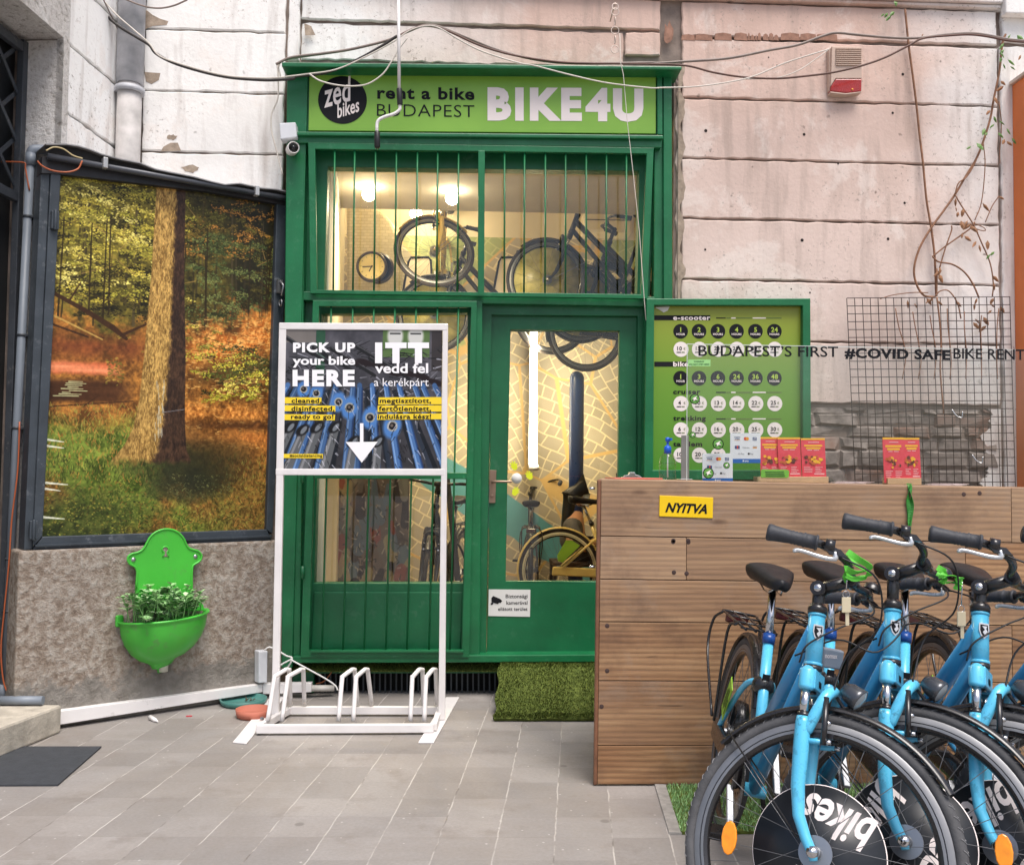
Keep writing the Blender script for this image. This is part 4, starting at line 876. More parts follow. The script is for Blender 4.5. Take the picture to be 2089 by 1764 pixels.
def mat_pt(u, v):
    k = v * (len(prof) - 1); i = min(int(k), len(prof) - 2); f = k - i; y = prof[i][0] * (1 - f) + prof[i + 1][0] * f; z = prof[i][1] * (1 - f) + prof[i + 1][1] * f
    xl = .185 - (5.52 - y) * .08; wob = .008 * math.sin(v * 19); return Vector((xl + wob + u * .95, y, z + .004 * math.sin(u * 25)))
mb = MB(); n = 10
P = [[mat_pt(i / n, j / 15) for i in range(n + 1)] for j in range(16)]; V_ = [p for r in P for p in r]; dn = Vector((0, .012, -.014))
F_ = [(j * (n + 1) + i, j * (n + 1) + i + 1, (j + 1) * (n + 1) + i + 1, (j + 1) * (n + 1) + i) for j in range(15) for i in range(n)]
mb.add(V_, F_); mb.add([p + dn for p in V_], F_)
ring_ = [i for i in range(n + 1)] + [(j + 1) * (n + 1) + n for j in range(15)] + [15 * (n + 1) + i for i in range(n - 1, -1, -1)] + [j * (n + 1) for j in range(14, 0, -1)]
m_ = len(ring_); mb.add([V_[i] for i in ring_] + [V_[i] + dn for i in ring_], [(i, (i + 1) % m_, (i + 1) % m_ + m_, i + m_) for i in range(m_)])
mb.build('backing', M_TURF, tm)
mb = MB(); turf_blades(mb, lambda u, v: (mat_pt(u, v), Vector((0, -.45, .8))), 22000, 2, (.006, .016)); mb.build('pile', TB, tm, recalc=False)

# ------------------------------------------------------------------ price board
pb = thing('price_board', 'green framed price poster for scooters and bikes on the pink wall', 'price board', tuple(W(1490, 790, 5.5)))
PY = 5.50
mb = MB(); frame4(mb, [c7(36, 14), c7(928, 12), c7(932, 1000), c7(22, 1000)], [c7(78, 50), c7(886, 52), c7(886, 946), c7(72, 946)], 5.46, .12); mb.build('frame', M_GREEN, pb, bevel=.004)
mlp, nt_, bb_ = newmat('poster_green')
sp_ = N(nt_, 'ShaderNodeSeparateXYZ'); tc_ = N(nt_, 'ShaderNodeTexCoord'); nt_.links.new(tc_.outputs['Generated'], sp_.inputs[0])
nt_.links.new(ramp(nt_, sp_.outputs[2], [(0, srgb(76, 138, 40)), (.55, srgb(104, 146, 42)), (1, srgb(146, 154, 48))]), bb_.inputs['Base Color']); bb_.inputs['Roughness'].default_value = .35
mb = MB(); wq(mb, [c7(76, 48), c7(888, 50), c7(888, 948), c7(70, 948)], PY, .02); po = mb.build('poster', mlp, pb)
pw = lambda X, Y: W(*c7(X, Y), PY)
def pquad(mb, x0, y0, x1, y1, l): mb.prism([pw(x0, y0) + Vector((0, -l, 0)), pw(x1, y0) + Vector((0, -l, 0)), pw(x1, y1) + Vector((0, -l, 0)), pw(x0, y1) + Vector((0, -l, 0))], (0, .0004, 0))
def pdisc(mb, X, Y, r, l): mb.lathe(pw(X, Y) + Vector((0, -l, 0)), (0, -1, 0), [(0, .0002), ((pw(X + r, Y) - pw(X, Y)).length, 0)], 28)
cx_ = [221, 321, 424, 525, 628, 731]; XU = Vector((1, 0, 0)); M_LINK = pm('lime_ink', srgb(164, 190, 70), .4); M_OLIVE = pm('olive_ink', srgb(92, 112, 48), .5); M_PRICE = pm('pinkish_white', srgb(232, 222, 216), .4, var=.03)
for y0, x1 in ((105, 382), (357, 262)):
    mb = MB(); pquad(mb, 78, y0, x1, y0 + 27, .001); mb.build('heading_bar', M_INK, po)
for name, y, x1 in (('e-scooter', 130, 382), ('bikes', 382, 282), ('cruiser', 532, 328), ('trekking', 676, 358), ('tandem', 816, 338)):
    mb = MB(); write(mb, name, pw(180, y), pw(x1, y), pw(180, y - 25), SN, .03, 0, 1.1, lift=.0022, ref='k'); mb.build('lettering', M_LETW if y < 400 else M_INK, po, recalc=False)
ch = lambda k: pw(0, 0) - pw(0, k)
for y, hrs in ((192, ['1', '2', '3', '4', '5', '24']), (447, ['1', '3', '6', '24', '36', '48'])):
    for X, t in zip(cx_, hrs):
        mb = MB(); pdisc(mb, X, y, 40, .0012); writec(mb, t, pw(X, y - 9), XU, ch(25), SN, .025, 1, .0028); writec(mb, 'HOUR' if t == '1' else 'HOURS', pw(X, y + 16), XU, ch(11), SN, .02, 2, .0028)
        mb.build('hour_disc', [M_INK, M_LINK, M_LETW], po, recalc=False)
prices = {290: ['10', '15', '20', '25', '30', '35'], 585: ['4', '10', '13', '14', '22', '25'], 728: ['6', '12', '16', '20', '25', '30'], 865: ['10', '20', '25', '30', '35', '40']}
for y, pr_ in prices.items():
    for X, t in zip(cx_, pr_):
        mb = MB(); pdisc(mb, X + 2, y, 41, .0012); writec(mb, t, pw(X - 6, y - 5), XU, ch(21), SN, .025, 1, .0024); writec(mb, '€', pw(X + 21, y - 3), XU, ch(13), SN, 0, 2, .0024)
        for a_, b_, k in ((-22, 2, 1), (5, 22, 2)): mb.prism([pw(X + a_, y + 14) + Vector((0, -.0024, 0)), pw(X + b_, y + 14) + Vector((0, -.0024, 0)), pw(X + b_, y + 19) + Vector((0, -.0024, 0)), pw(X + a_, y + 19) + Vector((0, -.0024, 0))], (0, .0004, 0), k)
        mb.build('price_disc', [M_PRICE, M_INK, M_OLIVE], po, recalc=False)
for y in (120, 524, 668):
    mb = MB()
    for a, b, k in ((414, 466, 0), (470, 492, 1), (496, 520, 2), (524, 608, 1), (613, 684, 2), (688, 770, 1)): mb.prism([pw(a, y - 3) + Vector((0, -.001, 0)), pw(b, y - 3) + Vector((0, -.001, 0)), pw(b, y + 3) + Vector((0, -.001, 0)), pw(a, y + 3) + Vector((0, -.001, 0))], (0, .0004, 0), k)
    mb.build('small_print', [M_INK, M_OLIVE, M_LETW], po, recalc=False)
for X in (250, 362, 478, 594, 708, 826):
    mb = MB(); p = pw(X, 50); mb.obox(p + Vector((0, -.004, 0)), (.006, 0, 0), (0, .004, 0), (0, 0, .008)); mb.build('clip', M_BLACK, pb)
mb = MB(); mb.prism([pw(78, 62), pw(160, 58), pw(150, 80), pw(128, 90), pw(100, 72)], (0, -.006, 0)); mb.build('curled_corner', pm('paper_back', srgb(214, 214, 206), .6, var=.05), po)

# ------------------------------------------------------------------ rack with the pick-up poster
rk = thing('rack_stand', 'white steel bike rack carrying a framed PICK UP poster on two tall posts', 'bike rack stand', (-.56, 5.0, 0))
M_RW = pm('white_steel', srgb(222, 218, 216), .32, var=.06, vs=9, bp=.1)
Wp = lambda x, y, Y=5.0: W(x, y, Y)
mb = MB(); wq(mb, [(569, 659), (584, 660), (568, 1470), (553, 1470)], 4.985, .03); mb.build('post', M_RW, rk, bevel=.004)
mb = MB(); wq(mb, [(903, 661), (914, 661), (908, 1468), (894, 1468)], 4.985, .03); mb.build('post', M_RW, rk, bevel=.004)
mb = MB(); wq(mb, [(569, 658), (914, 660), (914, 674), (569, 672)], 4.984, .032); mb.build('top_rail', M_RW, rk, bevel=.004)
mb = MB(); wq(mb, [(562, 956), (908, 956), (908, 970), (562, 969)], 4.984, .032); mb.build('middle_rail', M_RW, rk, bevel=.004)
GZ = .008
for (a, b, c_, d) in (((475, 1512), (503, 1515), (588, 1412), (560, 1410)), ((853, 1513), (885, 1513), (937, 1421), (910, 1421))):
    mb = MB(); P = [G(*p, GZ) for p in (a, b, c_, d)]; mb.prism(P, (0, 0, -.007)); mb.build('foot', M_RW, rk, bevel=.002)
fr0, fr1 = G(524, 1486, .03), G(885, 1484, .03); bk0, bk1 = G(590, 1448, .03), G(897, 1448, .03)
for a, b in ((fr0, fr1), (bk0, bk1)):
    mb = MB(); mb.beam(a, b, .03, .04, (0, 1, 0)); mb.build('base_rail', M_RW, rk, bevel=.003)
for a, b in ((fr0, bk0), (fr1, bk1)):
    mb = MB(); mb.beam(a + (b - a) * .04, b, .028, .035, (1, 0, 0)); mb.build('side_rail', M_RW, rk, bevel=.003)
for xf, xb, xp, xt, xr in ((318, 360, 440, 458, 470), (412, 450, 538, 552, 562), (790, 812, 882, 895, 918), (888, 905, 968, 982, 1010), (1268, 1280, 1332, 1346, 1356), (1360, 1372, 1422, 1434, 1446)):
    f = G(*c10(xf, 806), .045); yb = bk0.y
    pts = [f, W(*c10(xb, 530), f.y + .07), W(*c10(xb + 6, 508), f.y + .085), W(*c10(xp - 12, 468), yb - .13), W(*c10(xp, 461), yb - .105), W(*c10(xt, 464), yb - .085), W(*c10(xt + 3, 480), yb - .075), W(*c10(xr, 692), yb - .005)]
    mb = MB(); mb.tube(catmull(pts, 5), .0115, 10); mb.build('wheel_hoop', M_RW, rk)
for p in (c10(1440, 768), c10(280, 792)):
    mb = MB(); q = G(*p, .012); mb.lathe(q, (0, 0, 1), [(0, .012), (.009, .012), (.011, .006), (.011, 0)], 6, smooth=False); mb.build('bolt', pm('steel', srgb(150, 150, 152), .3, metal=.8), rk)
def paint_bikes():
    c = Canvas(300, 260, 5); w, h = c.w, c.h; R = c.rng; U, V = c.X / w, c.Y / h
    f = c.fbm(12, 10, 4); c.a = (np.stack([.20 + .25 * f, .20 + .24 * f, .22 + .25 * f], -1)) * (1 - .35 * V)[..., None]
    c.blend((V < .2) * (U > .62) * (U < .92) * .8, (.34, .46, .24)); c.blend((V < .33) * (U > .2) * (U < .26) * .7, (.12, .32, .2)); c.blend((V < .3) * (U > .93) * .8, (.2, .18, .18)); c.blend((V < .1) * (U < .2) * .7, (.5, .47, .44))
    for u in (.70, .83): c.dab(u * w, .05 * h, 15, 22, 0, (.78, .78, .76)); c.line(((u - .03) * w, .03 * h), ((u + .03) * w, .03 * h), 3, 3, (.25, .25, .25))
    for _ in range(260):
        u, v = R.uniform(0, 1), R.uniform(.12, .5); L = R.uniform(6, 26); a = R.uniform(-.9, .9); k = R.choice([.06, .1, .2, .5, .68], p=[.3, .25, .2, .15, .1])
        c.line((u * w, v * h), (u * w + L * math.cos(a), v * h + L * math.sin(a)), R.uniform(1, 3.4), 1, (k, k, k * 1.06), .8)
    for k in range(9):      # handlebars
        u, v = .02 + k * .075 + R.uniform(-.02, .02), .04 + R.uniform(0, .12) + k * .012; c.line((u * w, v * h), ((u + .17) * w, (v + .12) * h), 8, 6, (.13, .13, .14)); c.line((u * w, (v - .01) * h), ((u + .15) * w, (v + .09) * h), 1.5, 1, (.42, .42, .43), .7)
    for k in range(7): c.dab((.42 + .09 * k) * w, (.22 + .025 * k + R.uniform(-.02, .02)) * h, 17, 6, .3, (.14, .11, .12))
    for k in range(46):     # dark gaps and tyres fanning out
        u = R.uniform(-.1, 1.1); sl = -.85 + 1.75 * u; c.line((u * w, .44 * h), ((u + sl * .45) * w, 1.02 * h), 5, 9, np.array((.09, .11, .14)) * R.uniform(.6, 1.9), .8)
    for k in range(13):     # blue tubes
        u = .03 + k * .078 + R.uniform(-.02, .02); sl = -.75 + 1.5 * u; t = R.uniform(.8, 1.1)
        c.line((u * w, .40 * h), ((u + sl * .42) * w, 1.02 * h), 9, 13, np.array((.27, .40, .58)) * t); c.line(((u - .008) * w, .42 * h), ((u - .01 + sl * .42) * w, 1.02 * h), 2.2, 3, np.array((.48, .60, .76)) * t, .8); c.line(((u + .018) * w, .42 * h), ((u + .022 + sl * .42) * w, 1.02 * h), 3, 4, (.12, .22, .4), .7)
    for u, v, s_ in [(.13, .43, 7), (.21, .46, 7), (.35, .52, 8), (.42, .56, 9), (.55, .63, 9), (.69, .69, 10)]:
        c.dab(u * w, v * h, s_ * 1.7, s_ * 2.4, .2, (.30, .48, .72)); c.dab(u * w, v * h, s_, s_, 0, (.68, .66, .6)); c.dab(u * w, v * h, s_ * .7, s_ * .7, 0, (.08, .08, .1)); c.dab(u * w - 1, v * h - 1, s_ * .3, s_ * .3, 0, (.4, .36, .33))
    for k, (u, v) in enumerate([(.05, .72), (.13, .74), (.22, .72), (.33, .72), (.45, .82), (.6, .82)]):   # tyres
        L = .42; sl = -.62 + .9 * u; c.line((u * w, v * h), ((u + sl * .3) * w, (v + L) * h), 15, 20, (.36, .37, .38)); c.line(((u - .012) * w, v * h), ((u - .014 + sl * .3) * w, (v + L) * h), 4, 5, (.55, .55, .56), .8)
        c.dab(u * w, (v - .02) * h, 15, 9, -.6, (.1, .1, .11)); c.dab(u * w + 2, (v - .02) * h, 9, 4, -.9, (.6, .63, .66), .7)
    for _ in range(240):
        u, v = R.uniform(0, 1), R.uniform(.42, 1); L = R.uniform(3, 14); a = R.uniform(.6, 2.2); k = R.choice([.05, .12, .7, .85], p=[.4, .3, .2, .1]); c.line((u * w, v * h), (u * w + L * math.cos(a), v * h + L * math.sin(a)), 1.6, .8, (k, k, k * 1.05), .75)
    return c
ps = lambda X, Y, Y_=4.99: W(*c5(X, Y), Y_)
po2 = paint_bikes().build('poster', ps(178, 208), ps(1340, 216), ps(1330, 1245), ps(150, 1245), Vector((0, -1, 0)), printmat('poster_print', .3), rk)
mb = MB()
for a in ([(166, 714), (452, 716), (451, 762), (165, 760)], [(163, 772), (554, 776), (554, 820), (162, 816)], [(160, 838), (552, 842), (550, 884), (158, 882)], [(872, 715), (1335, 713), (1335, 766), (870, 768)], [(866, 775), (1335, 773), (1335, 820), (864, 822)], [(862, 838), (1335, 832), (1335, 876), (860, 880)], [(157, 1130), (463, 1130), (461, 1164), (156, 1160)]):
    mb = MB(); mb.prism([ps(*p, 4.988) for p in a], (0, .0012, 0)); mb.build('yellow_strip', pm('yellow_ink', srgb(236, 204, 38), .4, var=.03), po2)
mb = MB()
M_WINK = pm('white_ink', srgb(240, 238, 240), .4, var=.02)
def tw(t, x0, x1, y, yt, b, ref=None, sp=1., m=None):
    mb = MB(); write(mb, t, ps(x0, y, 4.988), ps(x1, y, 4.988), ps(x0, yt, 4.988), SN, b, 0, sp, lift=.0012, ref=ref); mb.build('lettering', M_INK if ref == 'd' and y > 700 else M_WINK, po2, recalc=False)
tw('PICK UP', 243, 700, 380, 312, .05, sp=1.16); tw('your bike', 240, 700, 474, 412, .03, ref='b'); tw('HERE', 240, 697, 626, 512, .055, sp=1.2); tw('ITT', 846, 1243, 452, 312, .07, sp=1.3); tw('vedd fel', 845, 1237, 535, 464, .025, ref='d'); tw('a kerékpárt', 838, 1240, 632, 574, .0, ref='k')
mb.prism([ps(*p, 4.987) for p in [(735, 905), (760, 905), (760, 1042), (735, 1042)]], (0, .001, 0)); mb.prism([ps(*p, 4.987) for p in [(630, 1043), (865, 1041), (748, 1195)]], (0, .001, 0))
mb.build('arrow', M_WINK, po2, recalc=False)
tw('cleaned,', 232, 452, 755, 722, .022, 'd', 1.06); tw('disinfected,', 230, 548, 814, 780, .022, 'd', 1.06); tw('ready to go!', 228, 540, 872, 840, .022, 'd', 1.06); tw('megtisztított,', 880, 1258, 755, 722, .022, 'd', 1.06); tw('fertőtlenített,', 874, 1258, 814, 780, .022, 'd', 1.06); tw('indulásra kész!', 866, 1258, 872, 838, .022, 'd', 1.06); tw('#socialdistancing', 218, 457, 1152, 1132, .022, 'd', 1.06)
# ------------------------------------------------------------------ bicycles
M_BLUE = pm('sky_blue_enamel', srgb(82, 182, 220), .28, var=.09, vs=5, coat=.3, col2=srgb(96, 194, 230), scuff=(srgb(40, 78, 100), .6, 34))
M_BLUED = pm('mid_blue_enamel', srgb(52, 138, 186), .3, var=.1, vs=5, coat=.3)
M_TYRE = pm('worn_tyre', srgb(74, 74, 76), .75, var=.3, vs=14, bp=.35, bs=120)
M_LUG = pm('tyre_lug', srgb(120, 120, 122), .8, var=.2, vs=20)
M_RIM = pm('brushed_aluminium', srgb(158, 160, 164), .34, metal=.85, var=.15); M_SPK = pm('spoke_steel', srgb(104, 104, 106), .4, metal=.6)
M_RIMD = pm('grey_rim', srgb(124, 125, 128), .42, metal=.55, var=.2)
M_BLK = pm('black_enamel', srgb(30, 28, 29), .28, var=.15, vs=10, coat=.3)
M_CHR = pm('chrome', srgb(196, 196, 198), .14, metal=1., var=.08)
M_GRIP = pm('dark_rubber', srgb(48, 50, 56), .6, var=.15, vs=30, bp=.2, bs=160)
M_SADDLE = pm('black_saddle', srgb(24, 24, 27), .45, var=.2, vs=8, bp=.12, bs=150, spec=.3)
M_DISC = pm('disc_black', srgb(28, 31, 36), .35, var=.12, vs=5)
M_AMBER = pm('amber_reflector', srgb(236, 140, 16), .2, var=.15, vs=60, coat=.5)
M_TAG = pm('green_tag', srgb(142, 188, 52), .45, var=.08)
HF = Vector((1.08, 0, .35)); SV = Vector((-.342, 0, .94)); PV = Vector((.94, 0, .342)); A0 = HF - PV * .05
def ax_(t, f=0., y=0.): return A0 + SV * t + PV * f + Vector((0, y, 0))
YV = Vector((0, 1, 0))
def wheel(root, name, c, hubr, lugs, disc=None, nsp=32, tyre=M_TYRE, rimm=M_RIMD, tr=.0155):
    mb = MB(); mb.torus(c, YV, .35 - tr, tr, 80, 12)
    if lugs:
        for k in range(84):
            a = 2 * math.pi * k / 84
            for sg_ in (-1, 1):
                pts = []
                for i in range(4):
                    ph = sg_ * (.08 + i * .33); an = a + (i * .011) + (.018 if sg_ > 0 else 0); r = .35 - tr + (tr + .0006) * math.cos(ph)
                    pts.append(c + Vector((math.cos(an) * r, (tr + .0006) * math.sin(ph), math.sin(an) * r)))
                mb.tube(pts, .0012, 4, mi=1, cap=False)
    w_ = mb.build(name, [tyre, M_LUG])
    w_.parent = root; OFF[w_] = Vector()
    mb = MB(); mb.lathe(c, YV, [(.296, -.0125), (.319, -.0128), (.322, -.0105)], 80); mb.lathe(c, YV, [(.296, .0125), (.319, .0128), (.322, .0105)], 80)
    mb.lathe(c, YV, [(.306, -.0131), (.288, -.010), (.282, 0), (.288, .010), (.306, .0131)], 80, mi=1); mb.build('rim', [rimm, M_BLK], w_)
    mb = MB()
    for k in range(nsp):
        a = 2 * math.pi * k / nsp; s_ = 1 if k % 2 else -1; b = a + (.55 if (k // 2) % 2 else -.55)
        mb.tube([c + Vector((math.cos(b) * hubr * .9, s_ * .028, math.sin(b) * hubr * .9)), c + Vector((math.cos(a) * .287, s_ * .003, math.sin(a) * .287))], .0011, 4, cap=False)
    mb.build('spokes', M_SPK, w_)
    mb = MB(); mb.lathe(c, YV, [(0, -.062), (.006, -.062), (.006, -.045), (.014, -.042), (.016, -.032), (hubr, -.030), (hubr, -.025), (hubr * .78, -.022), (hubr * .78, .022), (hubr, .025), (hubr, .030), (.016, .032), (.014, .042), (.006, .045), (.006, .062), (0, .062)], 32, smooth=False); mb.build('hub', M_RIM, w_)
    if disc: disc(c, w_)
    return w_
def logo_disc(c, w_):
    mb = MB(); r = .165
    mb.lathe(c, YV, [(0, -.003), (r, -.003), (r, .003), (0, .003)], 64); mb.torus(c, YV, r, .0022, 64, 6, mi=1)
    u = Vector((-.95, 0, .30)); v = Vector((-.30, 0, -.95)); n = Vector((0, -1, 0)); o = c + n * .0032
    q = lambda a, b: o + u * a + v * b
    write(mb, 'bikes', q(-.10, -.142), q(.085, -.125), q(-.105, -.058), n, .024, .28, 1.0, mi=1, lift=.0006, ref='b'); write(mb, 'zed', q(-.12, .035), q(.06, .055), q(-.128, .118), n, .024, .3, 1.0, mi=1, lift=.0006, ref='d')
    mb.build('wheel_disc', [M_DISC, M_LETW], w_, recalc=False)
def arc_guard(root, name, c, a0, a1, m, R=.362, wd=.022):
    mb = MB(); mb.lathe(c, YV, [(R - .006, -wd), (R + .002, -wd * .8), (R + .006, -wd * .3), (R + .006, wd * .3), (R + .002, wd * .8), (R - .006, wd), (R - .009, wd), (R + .001, 0), (R - .009, -wd), (R - .006, -wd)], 40, arc=(-math.radians(a1), -math.radians(a0)), ref=(1, 0, 0))
    return mb.build(name, m, root)
def saddle_mesh(c):
    mb = MB(); vs = []; n = 14; k = 12
    for i in range(n + 1):
        t = i / n; x = -.13 + .27 * t; hw = .078 * (1 - t) ** .75 + .019 + (.0 if t > .05 else -.012); top = .018 + .016 * math.cos(t * 3.0) ; th = .05 * (1 - t) + .03
        if i in (0, n): hw *= .45; th *= .5
        for j in range(k):
            a = 2 * math.pi * j / k; y = hw * math.cos(a); z = math.sin(a)
            z = top * 1 + (z * .022 if z > 0 else z * th * (.4 + .6 * abs(math.cos(a)) ** .5)); vs.append(c + Vector((x, y, z)))
    fs = [(i * k + j, i * k + (j + 1) % k, (i + 1) * k + (j + 1) % k, (i + 1) * k + j) for i in range(n) for j in range(k)]
    mb.add(vs, fs + [tuple(range(k))[::-1], tuple(range(n * k, n * k + k))], 0, True); return mb
def make_bike(name, label, cat, group, fm=M_BLUE, fm2=M_BLUED, guard=M_BLK, rack=True, disc=logo_disc, fine=True, tyre=M_TYRE, cruiser=False, rimm=M_RIMD):
    root = thing(name, label, cat, (0, 0, 0), group); st = []
    RH = Vector((0, 0, .35)); BB = Vector((.44, 0, .29)); ST = Vector((.275, 0, .75))
    dlug = fine
    rw = wheel(root, 'rear_wheel', RH, .034, False, None, 28, tyre=tyre, rimm=rimm)
    fw_ = wheel(root, 'front_wheel', HF, .042, fine, disc, 32, tyre=tyre, rimm=rimm); st.append(fw_)
    if fine:
        for a_ in (186,):
            mb = MB(); d = Vector((math.cos(math.radians(a_)), 0, math.sin(math.radians(a_)))); p = HF + d * .225 + Vector((0, -.012, 0)); t_ = Vector((-d.z, 0, d.x))
            mb.prism([p + d * .021 * math.cos(k * .5236) + t_ * .043 * math.sin(k * .5236) for k in range(12)], (0, -.008, 0)); mb.build('wheel_reflector', M_AMBER, fw_, bevel=.003)
    # frame
    mb = MB(); mb.tube([ax_(.47), ax_(.615)], .0225, 20); mb.tube([ax_(.47), ax_(.478)], .0245, 20, mi=1); mb.tube([ax_(.607), ax_(.615)], .0245, 20, mi=1)
    ht = mb.build('head_tube', [fm, fm], root)
    mb = MB(); mb.tube([ax_(.615), ax_(.63), ax_(.643)], [.026, .027, .02], 20); mb.build('headset_ring', M_BLK, root); mb = MB(); mb.tube([ax_(.456), ax_(.47)], .025, 20); mb.build('headset_ring', M_BLK, root)
    if fine:
        mb = MB(); o = ax_(.56, .0238); k = [(-.013, .02), (.013, .02), (.014, 0), (.009, -.015), (0, -.024), (-.009, -.015), (-.014, 0)]
        mb.prism([o + YV * a + SV * b for a, b in k], PV * -.002); mb.prism([o + PV * .001 + YV * a * .78 + SV * b * .78 for a, b in k], PV * -.001, mi=1)
        mb.prism([o + PV * .0016 + YV * a + SV * b for a, b in ((-.006, .011), (.008, .012), (.005, .004), (.009, -.003), (.001, -.013), (-.004, -.005), (.002, .002))], PV * -.0008)
        mb.build('head_badge', [pm('badge_silver', srgb(206, 206, 206), .3, metal=.5), M_INK], root)
    mb = MB(); mb.tube([ax_(.57), (.395, 0, .425)], .0255, 16); mb.build('top_tube', fm2, root)
    mb = MB(); mb.tube([ax_(.49), BB], .0205, 14); mb.build('down_tube', fm2, root)
    mb = MB(); mb.tube([BB, ST], .0175, 14); mb.cyl(BB + Vector((0, -.037, 0)), BB + Vector((0, .037, 0)), .021); mb.build('seat_tube', fm, root)
    mb = MB(); mb.tube([ST - Vector((-.0072, 0, .02)), ST + Vector((-.004, 0, .012))], .021, 16); mb.build('seat_clamp', pm('deep_blue_clamp', srgb(24, 70, 140), .25, var=.1) if fine else M_BLK, root)
    sc_ = Vector((.2, 0, .93))
    mb = MB(); mb.tube([ST, sc_ - Vector((-.004, 0, .03))], .0135, 12); mb.build('seat_post', M_CHR, root)
    sd_ = saddle_mesh(sc_).build('saddle', M_SADDLE, root, sub=1)
    mb = MB()
    for s_ in (-1, 1): mb.tube([sc_ + Vector((-.09, s_ * .03, -.012)), sc_ + Vector((-.03, s_ * .022, -.035)), sc_ + Vector((.04, s_ * .022, -.035)), sc_ + Vector((.1, s_ * .01, -.01))], .0035, 6)
    mb.build('saddle_rail', M_CHR, sd_)
    for s_ in (-1, 1):
        mb = MB(); mb.tube(catmull([(.325, s_ * .015, .615), (.26, s_ * .045, .58), (.12, s_ * .06, .46), (0, s_ * .062, .355)], 5), .010, 10); mb.build('seat_stay', fm, root)
        mb = MB(); mb.tube(catmull([BB + Vector((-.02, s_ * .02, 0)), (.3, s_ * .05, .30), (0, s_ * .062, .345)], 5), .010, 10); mb.build('chain_stay', fm2, root)
    arc_guard(root, 'rear_mudguard', RH, 28, 196, guard)
    # drivetrain
    mb = MB(); c = BB + Vector((0, -.05, 0)); mb.lathe(c, YV, [(.03, -.002), (.095, -.002), (.098, 0), (.095, .002), (.03, .002)], 40)
    for k in range(5): a = k * 1.2566; mb.beam(c, c + Vector((math.cos(a) * .09, 0, math.sin(a) * .09)), .02, .004, (0, 0, 1))
    mb.build('chain_ring', M_BLK, root)
    for s_, a in ((-1, -.7), (1, 2.44)):
        mb = MB(); d = Vector((math.cos(a), 0, math.sin(a))); p = BB + Vector((0, s_ * .075, 0)); mb.beam(p, p + d * .17, .022, .014, (0, 1, 0)); ck = mb.build('crank', M_RIM, root, bevel=.003)
        mb = MB(); q = p + d * .17 + Vector((0, s_ * .055, 0)); mb.obox(q, (.045, 0, 0), (0, .042, 0), (0, 0, .011)); mb.cyl(p + d * .17, q, .006); mb.build('pedal', M_BLK, ck, bevel=.004)
    mb = MB(); mb.obox((.2, -.062, .335), (.27, 0, -.012), (0, .012, 0), (.004, 0, .038)); mb.build('chain_guard', M_BLK if not cruiser else fm, root, bevel=.015)
    if rack:
        mb = MB(); z = .745
        for y in (-.065, -.022, .022, .065): mb.tube([(-.33, y, z), (.14, y * .8, z)], .0045, 8)
        mb.tube([(-.33, -.065, z), (-.345, 0, z), (-.33, .065, z)], .005, 8)
        for x in (-.2, -.05, .1): mb.tube([(x, -.065, z), (x, .065, z)], .004, 8)
        mb.tube([(.14, 0, z), (.27, 0, .66)], .005, 8)
        for s_ in (-1, 1):
            mb.tube(catmull([(.02, s_ * .066, z), (-.03, s_ * .085, .70), (-.01, s_ * .08, .38)], 5), .0055, 8)
            mb.tube(catmull([(-.30, s_ * .066, z), (-.33, s_ * .095, .70), (-.30, s_ * .10, .58), (-.04, s_ * .085, .39)], 6), .0055, 8)
        rk_ = mb.build('rear_rack', M_BLK, root)
        mb = MB(); mb.obox((-.352, 0, .72), (.012, 0, 0), (0, .045, 0), (0, 0, .02)); mb.build('rear_light', pm('red_lens', srgb(66, 22, 22), .25, var=.1, coat=.3), rk_, bevel=.006)
    if fine:
        mb = MB(); mb.tube([(.13, .075, .30), (.06, .14, .1), (.02, .17, .01)], .009, 8); mb.build('kickstand', M_BLK, root)
        mb = MB(); o = Vector((.155, -.078, .50)); a_ = Vector((.55, 0, .83)); b_ = Vector((-.83, 0, .55)); nn = Vector((0, -1, 0))
        mb.obox(o, a_ * .075, b_ * .032, nn * .0015)
        for i, (l0, l1) in enumerate(((-.05, .03), (-.055, .045), (-.03, .05), (-.05, .02))): p = o + nn * .0022 + b_ * (.021 - .014 * i); mb.prism([p + a_ * l0, p + a_ * l1, p + a_ * l1 - b_ * .006, p + a_ * l0 - b_ * .006], nn * .0003, mi=1)
        mb.build('number_tag', [M_TAG, M_INK], root)
        mb = MB(); o = BB + (ST - BB) * .72 + Vector((.0178, 0, .0)); mb.box(o + Vector((-.001, -.012, -.018)), o + Vector((.0015, .012, .018))); mb.build('frame_sticker', M_INK, root)
        mb = MB(); mb.lathe((.02, 0, .40), YV, [(.058, -.022), (.07, -.024), (.078, 0), (.07, .024), (.058, .022)], 24); mb.build('brake_drum', M_BLK, root); mb = MB(); mb.lathe((.31, 0, .60), (.34, 0, -.94), [(0, -.02), (.03, -.02), (.036, -.005), (.036, .02), (.02, .03), (0, .03)], 20)
        mb.build('ring_lock', M_BLK, root)
    # fork, guard, lamp (all turn with the bars)
    mb = MB()
    for s_ in (-1, 1):
        y = s_ * .054
        mb.tube([ax_(.395, 0, y), ax_(.40, 0, y), ax_(.445, 0, y * .9), ax_(.455, 0, y * .8)], [.015, .0205, .021, .014], 14)
    mb.obox(ax_(.427), PV * .022, YV * .052, SV * .026); cr_ = mb.build('fork_crown', fm, root, bevel=.006); st.append(cr_)
    if fine:
        mb = MB(); o = ax_(.42, .0228); mb.prism([o + YV * a + SV * b for a, b in ((-.012, -.008), (.012, -.008), (.012, .008), (-.012, .008))], PV * .001); mb.build('crown_badge', M_INK, cr_)
